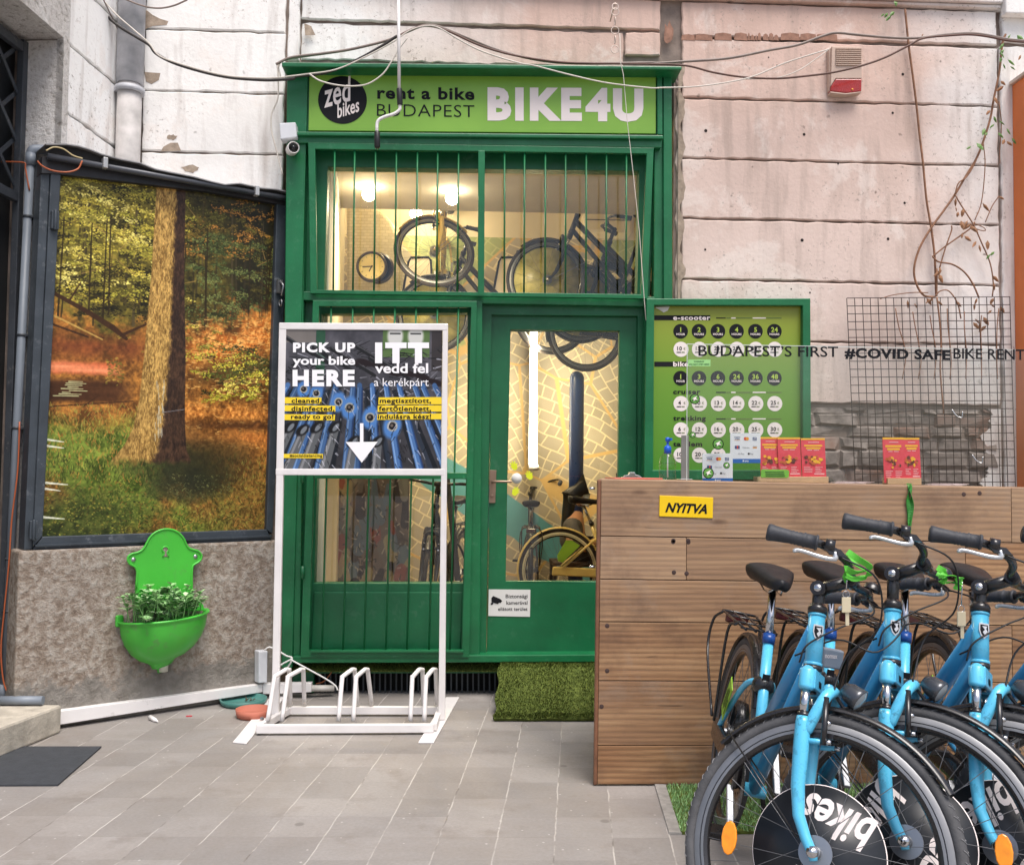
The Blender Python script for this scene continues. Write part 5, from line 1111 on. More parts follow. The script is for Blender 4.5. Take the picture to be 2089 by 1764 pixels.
    for s_ in (-1, 1):
        y = s_ * .054
        mb = MB(); mb.tube([ax_(.325, 0, y), ax_(.40, 0, y)], .0125, 16); mb.tube([ax_(.322, 0, y), ax_(.336, 0, y)], .0165, 16, mi=1); st.append(mb.build('stanchion', [M_CHR, M_BLK], root))
        mb = MB(); mb.tube([ax_(t, f, y * k) for t, f, k in ((.325, 0, 1), (.31, 0, 1), (.24, .0, 1), (.15, .0, 1), (.08, .008, 1), (.03, .030, 1.02), (-.004, .05, 1.03), (-.02, .054, 1.03))], [.0175, .020, .0205, .018, .0155, .014, .013, .010], 16)
        mb.lathe(HF + Vector((0, y * 1.02, 0)), YV, [(0, s_ * .021), (.006, s_ * .021), (.009, s_ * .014), (.014, s_ * .013), (.016, 0), (.0, -s_ * .006)], 14, mi=1)
        mb.cyl(ax_(.265, .012, y), ax_(.268, .06, y), .007, seg=10); mb.cyl(ax_(.268, .058, y), ax_(.268, .075, y), .006, seg=10, mi=1)
        lg_ = mb.build('fork_leg', [fm, M_CHR], root); st.append(lg_)
        mb = MB(); mb.tube([ax_(.26, .055, y * 1.05), ax_(.30, .058, y * 1.2), ax_(.38, .055, y * 1.1)], .008, 8); mb.obox(ax_(.285, .05, y * .55), PV * .025, YV * .008, SV * .006); mb.lathe(ax_(.315, .065, y), PV, [(0, .006), (.005, .006), (.007, 0)], 10, mi=1); mb.build('brake_arm', [M_BLK, M_CHR], lg_)
    mb = MB(); mb.tube(catmull([ax_(.285, .008, -.054), ax_(.335, .030, -.055), ax_(.385, .052, -.046), ax_(.405, .06, 0), ax_(.385, .052, .046), ax_(.335, .030, .055), ax_(.285, .008, .054)], 6), [.012] + [.0155] * 35 + [.012], 12); st.append(mb.build('fork_arch', fm, root))
    mb = MB(); mb.tube([ax_(.395), ax_(.46)], .015, 12); mb.build('steerer', M_BLK, cr_)
    fg = arc_guard(root, 'front_mudguard', HF, 52, 160, guard); st.append(fg)
    mb = MB()
    for s_ in (-1, 1): mb.tube([HF + Vector((math.cos(math.radians(154)) * .372, s_ * .026, math.sin(math.radians(154)) * .372)), HF + Vector((-.05, s_ * .05, .012))], .0025, 6)
    mb.build('guard_stay', M_BLK if fine else M_RIM, fg)
    if fine:
        mb = MB(); c = ax_(.40, .115); d = Vector((.97, 0, -.24)); mb.lathe(c, d, [(0, -.04), (.016, -.037), (.027, -.018), (.031, .006), (.032, .016), (.029, .018)], 24); mb.tube([ax_(.405, .06), ax_(.40, .10) - Vector((0, 0, .035)), c - Vector((0, 0, .03))], .005, 8, mi=1); lp = mb.build('headlamp', [pm('smoke_chrome', srgb(84, 86, 90), .25, metal=.6), M_BLK], root); st.append(lp)
        mb = MB(); mb.lathe(c, d, [(0, .024), (.016, .023), (.029, .017)], 24); mb.build('lens', pm('lamp_lens', srgb(150, 156, 160), .12, var=.05, coat=.5), lp)
    # stem and handlebar
    top_ = ax_(.685) if fine else ax_(.74); cl = top_ + PV * .085 + SV * .03
    mb = MB(); mb.tube([ax_(.56), ax_(.66), top_], [.016, .017, .0175], 14); mb.cyl(top_ + YV * -.022, top_ + YV * .022, .021, seg=20); mb.lathe(top_ - YV * .0225, -YV, [(0, .003), (.008, .003), (.011, 0)], 14, mi=1); mb.tube([top_, cl], [.019, .016], 14); mb.cyl(cl - YV * .026, cl + YV * .026, .019, seg=18); sm_ = mb.build('stem', [M_BLK, M_CHR], root); st.append(sm_)
    f_, u_ = Vector((1, 0, 0)), Vector((0, 0, 1))
    def hb(s_, k):
        P = [cl, cl + Vector((0, s_ * .05, 0)), cl + Vector((.015, s_ * .11, .008)), cl + Vector((.012, s_ * .17, .014)), cl + Vector((-.02, s_ * .225, .014)), cl + Vector((-.05, s_ * .262, .006)), cl + Vector((-.16, s_ * .30, -.022))]
        if cruiser: P = [cl, cl + Vector((.03, s_ * .06, .02)), cl + Vector((.05, s_ * .15, .08)), cl + Vector((0, s_ * .25, .11)), cl + Vector((-.10, s_ * .30, .10)), cl + Vector((-.17, s_ * .315, .09)), cl + Vector((-.29, s_ * .33, .075))]
        return P
    mb = MB(); L_, R_ = hb(1, 0), hb(-1, 0); mb.tube(catmull(R_[::-1][:-1] + L_, 5), .0112, 12); hb_ = mb.build('handlebar', M_BLK, root); st.append(hb_)
    for s_, P in ((1, L_), (-1, R_)):
        a, b = P[-2], P[-1]; d = (b - a).normalized(); a = a - d * .012
        mb = MB(); L = (b - a).length; K = [(0, .017), (.02, .0185), (.05, .019), (.055, .0165), (.24, .0165), (.26, .0185), (.30, .0155), (.36, .0165), (.40, .015), (.43, .0168), (.46, .015), (.49, .0168), (.52, .0155), (.60, .0165), (.82, .0185), (.93, .0205), (.98, .0195), (1.0, .013)]
        mb.tube([a + d * (L * t) for t, _ in K], [r * 1.12 for _, r in K], 16); mb.build('grip', M_GRIP, hb_)
        if fine:
            mb = MB(); p = a - d * .03; mb.cyl(p - d * .012, p + d * .012, .0165, seg=12, mi=1)
            fw2 = (Vector((.75, -s_ * .25, -.45))).normalized()
            e = [p + fw2 * .02, p + fw2 * .045 + d * .015, p + fw2 * .05 + d * .05, p + fw2 * .043 + d * .095, p + fw2 * .046 + d * .115, p + fw2 * .055 + d * .122]
            mb.tube(catmull(e, 4), [.0075] * 5 + [.006] * 14 + [.0055, .005], 8); mb.obox(p + fw2 * .02, d * .022, fw2 * .012, d.cross(fw2) * .010, 1); mb.build('brake_lever', [pm('silver_lever', srgb(200, 202, 204), .28, metal=.6), M_BLK], hb_)
    if fine:
        mb = MB(); p = L_[4]
        mb.tube(catmull([R_[4] + Vector((.03, 0, -.01)), R_[4] + Vector((.13, .05, -.02)), cl + Vector((.13, -.05, -.10)), ax_(.50, .09, -.02), ax_(.36, .06, -.04)], 7), .0026, 6)
        mb.tube(catmull([L_[4] + Vector((.03, 0, -.01)), L_[4] + Vector((.15, -.06, -.03)), cl + Vector((.12, .08, -.14)), ax_(.56, .05, .05), ax_(.5, -.06, .03)], 7), .0026, 6)
        mb.tube(catmull([L_[3] + Vector((.0, 0, -.01)), cl + Vector((.07, .07, -.05)), ax_(.58, .06, .0), ax_(.52, -.01, -.035), ax_(.47, -.03, -.03)], 7), .0026, 6)
        mb.build('cables', M_BLACK, hb_)
        mb = MB(); q = L_[3] + Vector((.0, 0, .018)); mb.lathe(q, (0, 0, 1), [(.026, 0), (.024, .012), (.014, .022), (0, .025)], 20); mb.build('bell', M_BLK, hb_)
    root['_n'] = len(st)
    for o in st: o['_steer'] = 1
    return root
def steer(root, deg, rise=0.):
    M = Matrix.Translation(A0) @ Matrix.Rotation(math.radians(deg), 4, SV) @ Matrix.Translation(-A0)
    for o in root.children:
        if o.get('_steer'): o.matrix_local = M @ Matrix.Translation(SV * rise) if o.name.split('.')[0] in ('handlebar', 'stem') else M
def copy_tree(o, parent=None):
    c = o.copy(); COL.objects.link(c); c.parent = parent
    for ch in o.children: copy_tree(ch, c)
    return c
def pose(root, x, y, yaw, lean): root.matrix_world = Matrix.Translation((x, y, 0)) @ Matrix.Rotation(math.radians(yaw), 4, 'Z') @ Matrix.Rotation(math.radians(lean), 4, 'X')
def place(root, rear, front, lean=0., z=0., scale=1.):
    rear, front = Vector((*rear, z)), Vector((*front, z)); d = front - rear
    root.matrix_world = Matrix.Translation(rear) @ Matrix.Rotation(math.atan2(d.y, d.x), 4, 'Z') @ Matrix.Rotation(math.radians(lean), 4, 'X') @ Matrix.Scale(scale, 4)
def spin_disc(root, deg, ref):
    for w_ in root.children:
        if w_.name.startswith('front_wheel'):
            for s_ in w_.children:
                k = {'wheel_disc': deg, 'wheel_reflector': ref}.get(s_.name.split('.')[0])
                if k is not None: s_.matrix_local = Matrix.Translation(HF) @ Matrix.Rotation(math.radians(k), 4, 'Y') @ Matrix.Translation(-HF)
bike1 = make_bike('rental_bike', 'leftmost sky blue rental bike, its whole front wheel in view', 'bicycle', 'blue rental bikes leaning in front of the counter')
LB = ['second sky blue rental bike from the left, its handlebar raised highest', 'third sky blue rental bike from the left, its head tube near the right picture edge', 'rightmost blue rental bike, mostly cut off by the right picture edge']
B = [bike1] + [copy_tree(bike1) for _ in LB]
for b_, l_ in zip(B[1:], LB): b_['label'] = l_
for b_, ps_, sa, dsk in zip(B, ((.913, 3.483, -96.7, -10), (1.16, 3.545, -95.4, -8.6), (1.402, 3.506, -96.3, -9), (1.65, 3.52, -96, -9)), (61, 58, 56, 58), ((-18, -15), (-98, 163), (-70, -100), (40, -100))):
    pose(b_, *ps_); steer(b_, sa, .032 if b_ is B[1] else 0.); spin_disc(b_, *dsk)      # the second bike has its bars set higher
# ------------------------------------------------------------------ inside of the shop
room = thing('shop_room', 'lit shop interior with a street map wall behind the barred windows', 'room', (0, 7.5, .1))
M_CREAM = pm('cream_wall', srgb(226, 214, 186), .8, var=.06, vs=2)
M_CEIL = pm('ceiling_paint', srgb(190, 180, 164), .85, var=.08, vs=2)
BY = 9.25
def one(name, m, fn, parent, **kw): mb = MB(); fn(mb); return mb.build(name, m, parent, **kw)
one('floor', pm('shop_floor', srgb(128, 108, 88), .5, var=.2, vs=4), lambda m: m.box((-1.5, 5.72, .0), (3.2, BY + .1, .11)), room)
one('low_ceiling', M_CEIL, lambda m: m.box((-1.5, 5.71, 3.42), (3.2, 7.75, 3.66)), room)
one('high_ceiling', M_CREAM, lambda m: m.box((-1.5, 7.75, 3.95), (3.2, BY + .2, 4.1)), room)
one('ceiling_step', M_CREAM, lambda m: m.box((-1.5, 7.751, 3.55), (3.2, 7.80, 3.95)), room)
one('side_wall', M_CREAM, lambda m: m.prism([(-.86, 5.72, .1), (-1.24, BY, .1), (-1.5, BY, .1), (-1.5, 5.72, .1)], (0, 0, 3.85)), room)
one('side_wall', M_CREAM, lambda m: m.box((2.6, 5.72, .1), (2.9, BY, 3.95)), room)
one('map_wall', m_map(), lambda m: m.box((-1.3, BY, .1), (2.7, BY + .1, 3.58)), room)
one('upper_wall', M_CREAM, lambda m: m.box((-1.3, BY, 3.58), (2.7, BY + .1, 3.95)), room)
M_BULB = emit('warm_bulb', (1, .86, .58), 40)
def bulb(px, z, lab, pw_):
    p = G(*px, z); mb = MB(); mb.sphere(p - Vector((0, 0, .05)), .05, 16, 10); o = single(mb, 'ceiling_lamp', M_BULB, lab, 'lamp', 'ceiling lamps in the shop')
    l = bpy.data.lights.new('lamp_light', 'SPOT'); l.energy = pw_ * 4.2; l.spot_size = math.radians(165); l.spot_blend = .5; l.color = (1, .80, .52); l.shadow_soft_size = .06; lo_ = bpy.data.objects.new('lamp_light', l); COL.objects.link(lo_); lo_.location = p - Vector((0, 0, .13))
bulb(c15(600, 320), 3.41, 'left glowing ceiling lamp behind the transom bars', 14); bulb(c15(1712, 372), 3.41, 'right glowing ceiling lamp high behind the transom bars', 14)
p = W(*c15(1226, 665), 8.9); mb = MB(); mb.sphere(p, .055, 16, 10); single(mb, 'wall_lamp', M_BULB, 'glowing round lamp further back just left of the hung cream bicycle wheel', 'lamp')
l = bpy.data.lights.new('lamp_light', 'POINT'); l.energy = 11; l.color = (1, .80, .50); l.shadow_soft_size = .06; o = bpy.data.objects.new('lamp_light', l); COL.objects.link(o); o.location = p + Vector((.1, -.3, 0))
a, b = W(1089, 640, 8.7), W(1089, 948, 8.7)
tl = thing('tube_lamp', 'bright vertical fluorescent tube in front of the map behind the door', 'lamp', tuple(b))
mb = MB(); mb.cyl(a, b, .034, seg=16); mb.build('tube', emit('tube_glow', (1, .90, .68), 5), tl)
mb = MB(); mb.cyl(a, a + Vector((0, 0, .05)), .046); mb.cyl(b, b - Vector((0, 0, .05)), .046); mb.box((a.x - .03, a.y + .045, b.z), (a.x + .03, a.y + .09, a.z)); mb.build('lamp_holder', M_WHT, tl)
l = bpy.data.lights.new('tube_light', 'AREA'); l.shape = 'RECTANGLE'; l.size = .08; l.size_y = 1.3; l.energy = 24; l.color = (1, .84, .58); o = bpy.data.objects.new('tube_light', l); COL.objects.link(o); o.location = (a + b) / 2 + Vector((0, -.08, 0)); o.rotation_euler = (math.radians(90), 0, 0)
# blue padded post
a, b = W(1177, 757, 8.55), W(1177, 1010, 8.55)
mb = MB(); mb.tube([(a.x, a.y, .11), (a.x, a.y, a.z - .06), (a.x, a.y, a.z - .02), (a.x, a.y, a.z)], [.066, .066, .05, .015], 18); single(mb, 'padded_post', pm('navy_vinyl', srgb(40, 66, 124), .3, var=.1), 'dark blue padded post standing before the map wall', 'post')
# wall clock
q = W(*c15(640, 1375), 8.3)
ck = thing('wall_clock', 'round cream faced clock behind the left transom window', 'clock', tuple(q))
mb = MB(); mb.lathe(q, (0, -1, 0), [(0, -.05), (.12, -.05), (.135, -.03), (.135, .02), (.122, .035), (.112, .03), (.112, .012)], 40); mb.lathe(q + Vector((.05, .02, 0)), (0, -1, 0), [(0, -.07), (.135, -.06), (.14, -.02), (.12, 0)], 32); mb.build('case', pm('dark_brown_case', srgb(58, 44, 36), .35, var=.2), ck)
mb = MB(); mb.lathe(q, (0, -1, 0), [(0, .014), (.113, .014)], 40); mb.build('face', pm('cream_face', srgb(244, 222, 150), .5, var=.05), ck)
mb = MB(); o = q + Vector((0, -.017, 0))
for k in range(12):
    a_ = k * .5236; d = Vector((math.sin(a_), 0, math.cos(a_))); mb.beam(o + d * .086, o + d * .1, .007, .002, (0, 1, 0))
for a_, L in ((4.65, .08), (3.6, .05)): d = Vector((math.sin(a_), 0, math.cos(a_))); mb.beam(o - d * .01 + Vector((0, -.002, 0)), o + d * L + Vector((0, -.002, 0)), .003, .008, (0, 1, 0))
mb.build('clock_hands', M_INK, ck)
# curved pale screen with a faint brick pattern
mt, nt_, bb_ = newmat('pale_brick_print'); v_ = coords(nt_, 'Object', rot=(math.radians(90), 0, 0)); br = N(nt_, 'ShaderNodeTexBrick'); br.inputs['Scale'].default_value = 9; br.inputs['Mortar Size'].default_value = .012
br.inputs['Color1'].default_value = (*srgb(206, 196, 168), 1); br.inputs['Color2'].default_value = (*srgb(192, 182, 154), 1); br.inputs['Mortar'].default_value = (*srgb(160, 148, 120), 1); nt_.links.new(v_, br.inputs['Vector']); nt_.links.new(br.outputs[0], bb_.inputs['Base Color']); bb_.inputs['Roughness'].default_value = .3
pts = [(200, 395), (300, 398), (370, 420), (420, 450), (465, 500), (500, 570), (522, 650), (530, 740), (527, 830), (515, 920), (505, 1000), (200, 1000)]
mb = MB(); mb.prism([W(*c11(*p_), 8.75) for p_ in pts], (0, .1, 0)); single(mb, 'curved_screen', mt, 'pale curved screen with a faint brick pattern beside the clock', 'screen', bevel=.03)
# air conditioner
a, b = W(*c16(1200, 150), 9.0), W(*c16(1880, 460), 9.0)
ac = thing('air_conditioner', 'white wall air conditioner behind the right transom window', 'air conditioner', (a.x, 9.2, b.z))
mb = MB(); mb.box((a.x, 9.0, b.z), (b.x, BY - .002, a.z)); mb.build('body', pm('ac_white', srgb(236, 222, 190), .4, var=.03), ac, bevel=.03)
mb = MB(); mb.box((a.x + .03, 8.993, b.z + .12), (b.x - .03, 9.0, b.z + .127)); mb.build('flap', M_BLACK, ac)
# collage panel and cream post in the lower left window
cp = Canvas(90, 130, 21); R = cp.rng; f = cp.fbm(5, 8, 4); cp.a = np.stack([.34 + .2 * f, .27 + .17 * f, .22 + .14 * f], -1)
for _ in range(60):
    k = [(.62, .56, .46), (.3, .22, .18), (.48, .42, .36), (.2, .15, .13), (.62, .3, .24), (.7, .6, .42), (.4, .44, .46)][R.integers(7)]; cp.line((R.uniform(0, 90), R.uniform(0, 130)), (R.uniform(0, 90), R.uniform(0, 130)) if R.random() < .2 else (R.uniform(0, 90), R.uniform(0, 130)), 0, 0, k, 0)
    x, y = R.uniform(0, 90), R.uniform(0, 130); L = R.uniform(6, 26); a_ = R.uniform(-.4, .4) + 1.57; cp.line((x, y), (x + L * math.cos(a_), y + L * math.sin(a_)), R.uniform(5, 16), R.uniform(5, 16), np.array(k) * .9, .8)
for _ in range(160):
    x, y = R.uniform(0, 90), R.uniform(0, 130); k = R.choice([.14, .25, .6, .72]); cp.line((x, y), (x + R.uniform(-5, 5), y + R.uniform(-6, 6)), 1.5, 1, (k, k * .88, k * .74), .8)
cl_ = thing('collage_panel', 'brown panel pasted over with torn posters inside the lower left window', 'panel', tuple(W(*c12(720, 1010), 6.4)))
cw = lambda X, Y: W(*c12(X, Y), 6.4)
cp.build('collage', cw(475, 200), cw(978, 200), cw(965, 1080), cw(455, 1080), Vector((0, -1, 0)), printmat('collage_print', .6), cl_)
mb = MB(); mb.prism([cw(475, 200) + Vector((0, .004, 0)), cw(978, 200) + Vector((0, .004, 0)), cw(965, 1080) + Vector((0, .004, 0)), cw(455, 1080) + Vector((0, .004, 0))], (0, .03, 0)); mb.build('board', pm('brown_board', srgb(96, 74, 60), .7), cl_)
mb = MB(); mb.prism([W(*c12(*p_), 6.2) for p_ in ((300, -350), (475, -350), (455, 1090), (290, 1090))], (0, .08, 0)); mb.prism([W(*c12(*p_), 6.19) for p_ in ((382, -350), (392, -350), (380, 1090), (370, 1090))], (0, .01, 0)); single(mb, 'cream_post', pm('cream_paint', srgb(226, 196, 146), .6, var=.06), 'cream painted boxed post inside the lower left window', 'post')
mb = MB(); mb.prism([W(*c12(*p_), 7.2) for p_ in ((1225, 250), (1262, 250), (1345, 1000), (1300, 1000))], (0, .03, 0)); single(mb, 'leaning_board', pm('dark_board', srgb(62, 54, 50), .6), 'dark narrow board leaning behind the grille near the mullion', 'board')
# bicycles inside
M_CRIM = pm('cream_rim', srgb(214, 204, 170), .4, var=.06); M_CRB = pm('cream_enamel', srgb(224, 196, 118), .3, var=.06, coat=.3); M_BKF = pm('matt_black_frame', srgb(32, 29, 28), .35, var=.12); M_CT = pm('brown_black_tyre', srgb(46, 38, 34), .8, var=.2)
def clear_disc(c, w_):
    mb = MB(); mb.lathe(c, YV, [(0, -.002), (.285, -.002), (.285, .002), (0, .002)], 48); mb.build('wheel_disc', pm('olive_disc', srgb(172, 166, 84), .3, var=.3, vs=9, col2=srgb(206, 198, 128)), w_)
cr1 = make_bike('cruiser_bike', 'cream cruiser bicycle with a broad yellow mudguard behind the shop door', 'bicycle', None, M_CRB, M_CRB, M_CRB, False, None, False, M_CT, True, M_CRIM)
q = W(1141, 1162, 8.2); place(cr1, (q.x, q.y), (q.x + 1, q.y + .06), 0, q.z - .35, 1.0); steer(cr1, 0)
mb = MB(); pq = [W(*c14(*p_), 8.1) for p_ in ((830, 1110), (905, 1110), (1010, 1175), (790, 1390), (730, 1370), (720, 1300))]; mb.prism(pq, (0, .004, 0))
gt = mb.build('hang_tag', M_TAG); tag(gt, 'green paper tag hanging in the cream cruiser wheel', 'tag')
bk2 = make_bike('city_bike', 'black bicycle hung high behind the right transom window, seen from its side', 'bicycle', None, M_BKF, M_BKF, M_BKF, False, clear_disc, False, M_CT)
q = W(*c11(1362, 838), 8.1); place(bk2, (q.x + 1.08, q.y), (q.x, q.y), 0, q.z - .35); steer(bk2, 4)
for dx, dy, dz, lab in ((.33, .35, -.14, 'black bicycle hung behind the first one at the right, its olive wheel half hidden'), (-.98, .55, -.22, 'dark bicycle with an olive wheel disc behind the hung cream bicycle')):
    c_ = copy_tree(bk2); c_['label'] = lab; c_.matrix_world = Matrix.Translation((dx, dy, dz)) @ bk2.matrix_basis
for X0, X1, lab in ((1085, 1255, 'white rounded panel standing between the two hung bicycles'), (560, 690, 'white rounded panel behind the hung cream wheel')):
    mb = MB(); pts = [W(*c11(*p_), 9.15) for p_ in ((X0 - 50, 1000), (X0, 730), (X0 + 14, 706), (X1 - 14, 704), (X1, 722), (X1 + 10, 1000))]; mb.prism(pts, (0, .05, 0)); mb.tube([p_ + Vector((0, -.004, 0)) for p_ in pts], .011, 6, mi=1)
    single(mb, 'wall_panel', [pm('panel_white', srgb(226, 212, 190), .5, var=.03), M_INK], lab, 'panel')
bk3 = make_bike('cruiser_bike', 'cream bicycle hung high behind the left transom window', 'bicycle', None, M_CRB, M_CRB, M_CRB, False, None, False, M_CT, True)
q = W(*c11(745, 668), 8.2); place(bk3, (q.x + .02, q.y + 1.0), (q.x, q.y), 0, q.z - .35); steer(bk3, -80)
bk4 = make_bike('city_bike', 'dark bicycle beside the collage panel in the lower left window', 'bicycle', None, M_BKF, M_BKF, M_BKF, True, None, False, M_CT)
q = W(868, 1150, 6.9); place(bk4, (q.x + .25, 8.0), (q.x, 6.95), 0, .11); steer(bk4, 12)
bk5 = make_bike('city_bike', 'dark bicycle seen from behind at the left of the door pane', 'bicycle', None, M_BKF, M_BKF, M_BKF, True, None, False, M_CT, True)
q = W(1080, 1024, 8.7); place(bk5, (q.x, 8.45), (q.x + .06, 9.5), 0, .11, .95); steer(bk5, -14)
bk6 = make_bike('city_bike', 'hung black bicycle, only its lower wheel showing at the top of the door pane', 'bicycle', None, M_BKF, M_BKF, M_BKF, False, None, False, M_CT)
q = W(*c6(558, 178), 8.4); place(bk6, (q.x, q.y), (q.x + 1.08, q.y + .1), 0, q.z - .35); steer(bk6, 0)
# person seated behind the cruiser
def skin_fig(name, verts, edges, radii, mat, parent=None, sub=2, rootv=0):
    me = bpy.data.meshes.new(name); me.from_pydata([tuple(v) for v in verts], edges, []); me.materials.append(mat)
    o = bpy.data.objects.new(name, me); COL.objects.link(o)
    sk = o.modifiers.new('skin', 'SKIN'); sk.use_smooth_shade = True; lay = me.skin_vertices[0].data if me.skin_vertices else None
    if lay is None:
        bm = bmesh.new(); bm.from_mesh(me); bm.verts.layers.skin.verify(); bm.to_mesh(me); bm.free(); lay = me.skin_vertices[0].data
    for i, r in enumerate(radii): lay[i].radius = r if isinstance(r, tuple) else (r, r); lay[i].use_root = (i == rootv)
    sb = o.modifiers.new('sub', 'SUBSURF'); sb.levels = sb.render_levels = sub
    dg_ = bpy.context.evaluated_depsgraph_get(); m2 = bpy.data.meshes.new_from_object(o.evaluated_get(dg_)); bpy.data.objects.remove(o)
    for p_ in m2.polygons: p_.use_smooth = True
    m2.name = name; o = bpy.data.objects.new(name, m2); COL.objects.link(o); o.parent = parent; return o
hp = W(*c14(960, 560), 8.55)           # head centre
per = thing('person', 'seated person with long black hair and a white face mask behind the cream bicycle', 'person', (hp.x, hp.y, .11)); px_, py_ = hp.x, hp.y; hz = hp.z - .11
def L(*v): return Vector(v)
M_SKIN = pm('skin', srgb(206, 152, 116), .5, var=.06); M_TOP = pm('grey_top', srgb(92, 88, 86), .85, var=.15, vs=30); M_TRS = pm('dark_trousers', srgb(44, 42, 46), .85, var=.15)
sx = -.02; sh = hz - .22; hipz = .47
body_v = [L(sx, .06, hipz), L(sx, .05, hipz + .18), L(sx, .02, sh - .02), L(.0, .0, hz - .11), L(.01, -.01, hz - .02), L(.012, -.012, hz + .08),
          L(sx - .03, -.17, sh - .03), L(.05, -.24, sh - .24), L(.22, -.19, sh - .10), L(.30, -.16, sh - .08),
          L(sx - .03, .20, sh - .03), L(.04, .24, sh - .25), L(.20, .16, sh - .22),
          L(.02, -.09, hipz), L(.40, -.12, hipz + .02), L(.40, -.12, .06), L(.50, -.12, .03), L(.02, .13, hipz), L(.40, .13, hipz + .02), L(.40, .13, .06), L(.50, .13, .03)]
body_e = [(0, 1), (1, 2), (2, 3), (3, 4), (4, 5), (2, 6), (6, 7), (7, 8), (8, 9), (2, 10), (10, 11), (11, 12), (0, 13), (13, 14), (14, 15), (15, 16), (0, 17), (17, 18), (18, 19), (19, 20)]
rad = [(.14, .11), (.125, .10), (.13, .10), .05, (.082, .075), (.08, .078), .05, .04, .03, .03, .05, .04, .03, .085, .065, .042, .036, .085, .065, .042, .036]
bo = skin_fig('body', body_v, body_e, rad, M_SKIN, per); bo.location = (0, 0, 0)
skin_fig('top', body_v[:3] + [body_v[6], body_v[7], body_v[10], body_v[11]], [(0, 1), (1, 2), (2, 3), (3, 4), (2, 5), (5, 6)], [(.155, .125), (.14, .115), (.14, .112), .062, .052, .062, .052], M_TOP, per)
skin_fig('trousers', [body_v[0], body_v[13], body_v[14], body_v[15], body_v[17], body_v[18], body_v[19]], [(0, 1), (1, 2), (2, 3), (0, 4), (4, 5), (5, 6)], [.14, .10, .08, .055, .10, .08, .055], M_TRS, per)
fi = []
for k in range(5):
    o = L(.30, -.16, sh - .08); a_ = -.6 + k * .26; b_ = [o, o + L(.05, .012 * (k - 2), .02 * (2 - k) * .5), o + L(.085, .016 * (k - 2), .018 * (2 - k)), o + L(.105, .017 * (k - 2), .02 * (2 - k) - .012)]
    fi.append(b_)
hv = [L(.30, -.16, sh - .08)] + [p_ for f_ in fi for p_ in f_[1:]]; he = [e_ for k in range(5) for e_ in ((0, 1 + 3 * k), (1 + 3 * k, 2 + 3 * k), (2 + 3 * k, 3 + 3 * k))]
skin_fig('hand', hv, he, [.026] + [r for k in range(5) for r in (.010, .009, .007)], M_SKIN, per, 1)
skin_fig('hair', [L(-.01, .0, hz + .09), L(-.035, .005, hz + .02), L(-.06, .01, hz - .10), L(-.075, .0, hz - .24), L(-.08, -.01, hz - .38), L(.04, -.0, hz + .105)], [(0, 1), (1, 2), (2, 3), (3, 4), (0, 5)], [(.098, .09), (.10, .085), (.10, .07), (.10, .065), (.07, .045), (.06, .06)], pm('black_hair', srgb(20, 17, 17), .4, var=.25, vs=40), per)
skin_fig('face_mask', [L(.075, -.012, hz + .02), L(.085, -.012, hz - .03), L(.07, -.012, hz - .065)], [(0, 1), (1, 2)], [(.05, .045), (.052, .05), (.04, .036)], pm('mask_white', srgb(214, 220, 228), .8, var=.04), per, 2, 1)
mb = MB(); Rr = Vector((.094, 0, hz + .06))
for s_ in (-1, 1): mb.sphere(Vector((px_, py_, .11)) + Rr + Vector((0, s_ * .032 - .012, 0)), .012, 10, 8)
mb.build('eyes', M_INK, per)
mb = MB(); o_ = Vector((px_, py_, .11)); mb.box(o_ + Vector((-.22, -.2, .36)), o_ + Vector((.2, .24, .40)))
st_ = thing('stool', 'dark stool under the seated person behind the bicycle', 'stool', tuple(o_)); mb.build('seat', pm('dark_wood', srgb(70, 50, 38), .5), st_, bevel=.01)
for sx_ in (-.2, .17):
    for sy_ in (-.18, .21): mb = MB(); mb.cyl(o_ + Vector((sx_, sy_, 0)), o_ + Vector((sx_, sy_, .36)), .016); mb.build('leg', M_BLACK, st_)
# ------------------------------------------------------------------ timber counter
CY = 3.97
ctr = thing('counter', 'chest high counter faced with weathered brown planks', 'counter', (1.6, CY, 0))
def edge_x(y): return 1227 + (y - 976) * (1219 - 1227) / (1600 - 976)
ys = [977, 1093, 1181, 1268, 1388, 1520, 1600]
def cwp(x, y): return W(x, y, CY)
Lz = [cwp(edge_x(y), y) for y in ys]; XR = 3.3
slope = (cwp(2080, 994.5).z - cwp(1230, 977).z) / (cwp(2080, 994.5).x - cwp(1230, 977).x)
for i in range(6):
    a, b = Lz[i], Lz[i + 1]; k0, k1 = slope * (1 - i / 6), slope * (1 - (i + 1) / 6)
    cuts = [0, 1.0, XR] if i % 3 == 1 else ([0, 1.75, XR] if i % 3 == 0 else [0, XR])
    if i == 1: cuts = [0, .36, 1.55, XR]
    for c0, c1_ in zip(cuts[:-1], cuts[1:]):
        x0, x1 = (a.x if c0 == 0 else a.x + c0 + .001), (XR if c1_ == XR else a.x + c1_ - .001)
        mb = MB(); e = .0018
        f = [(x0 if c0 else a.x, CY, a.z + k0 * (x0 - a.x) - e), (x1, CY, a.z + k0 * (x1 - a.x) - e), (x1, CY, b.z + k1 * (x1 - a.x) + e), (x0 if c0 else b.x, CY, b.z + k1 * (x0 - a.x) + e)]
        mb.prism(f, (0, .02, 0)); mb.build('plank', M_PLANK, ctr, bevel=.0016)
z1 = Lz[0].z
M_EDGE = pm('worn_wood_edge', srgb(122, 82, 58), .6, var=.3, vs=12, bp=.4, bs=70)
mb = MB(); mb.prism([cwp(1219, 979), cwp(1226.5, 977), cwp(1219, 1600), cwp(1211, 1602)], (0, .022, 0)); mb.build('corner_post', M_EDGE, ctr, bevel=.005)
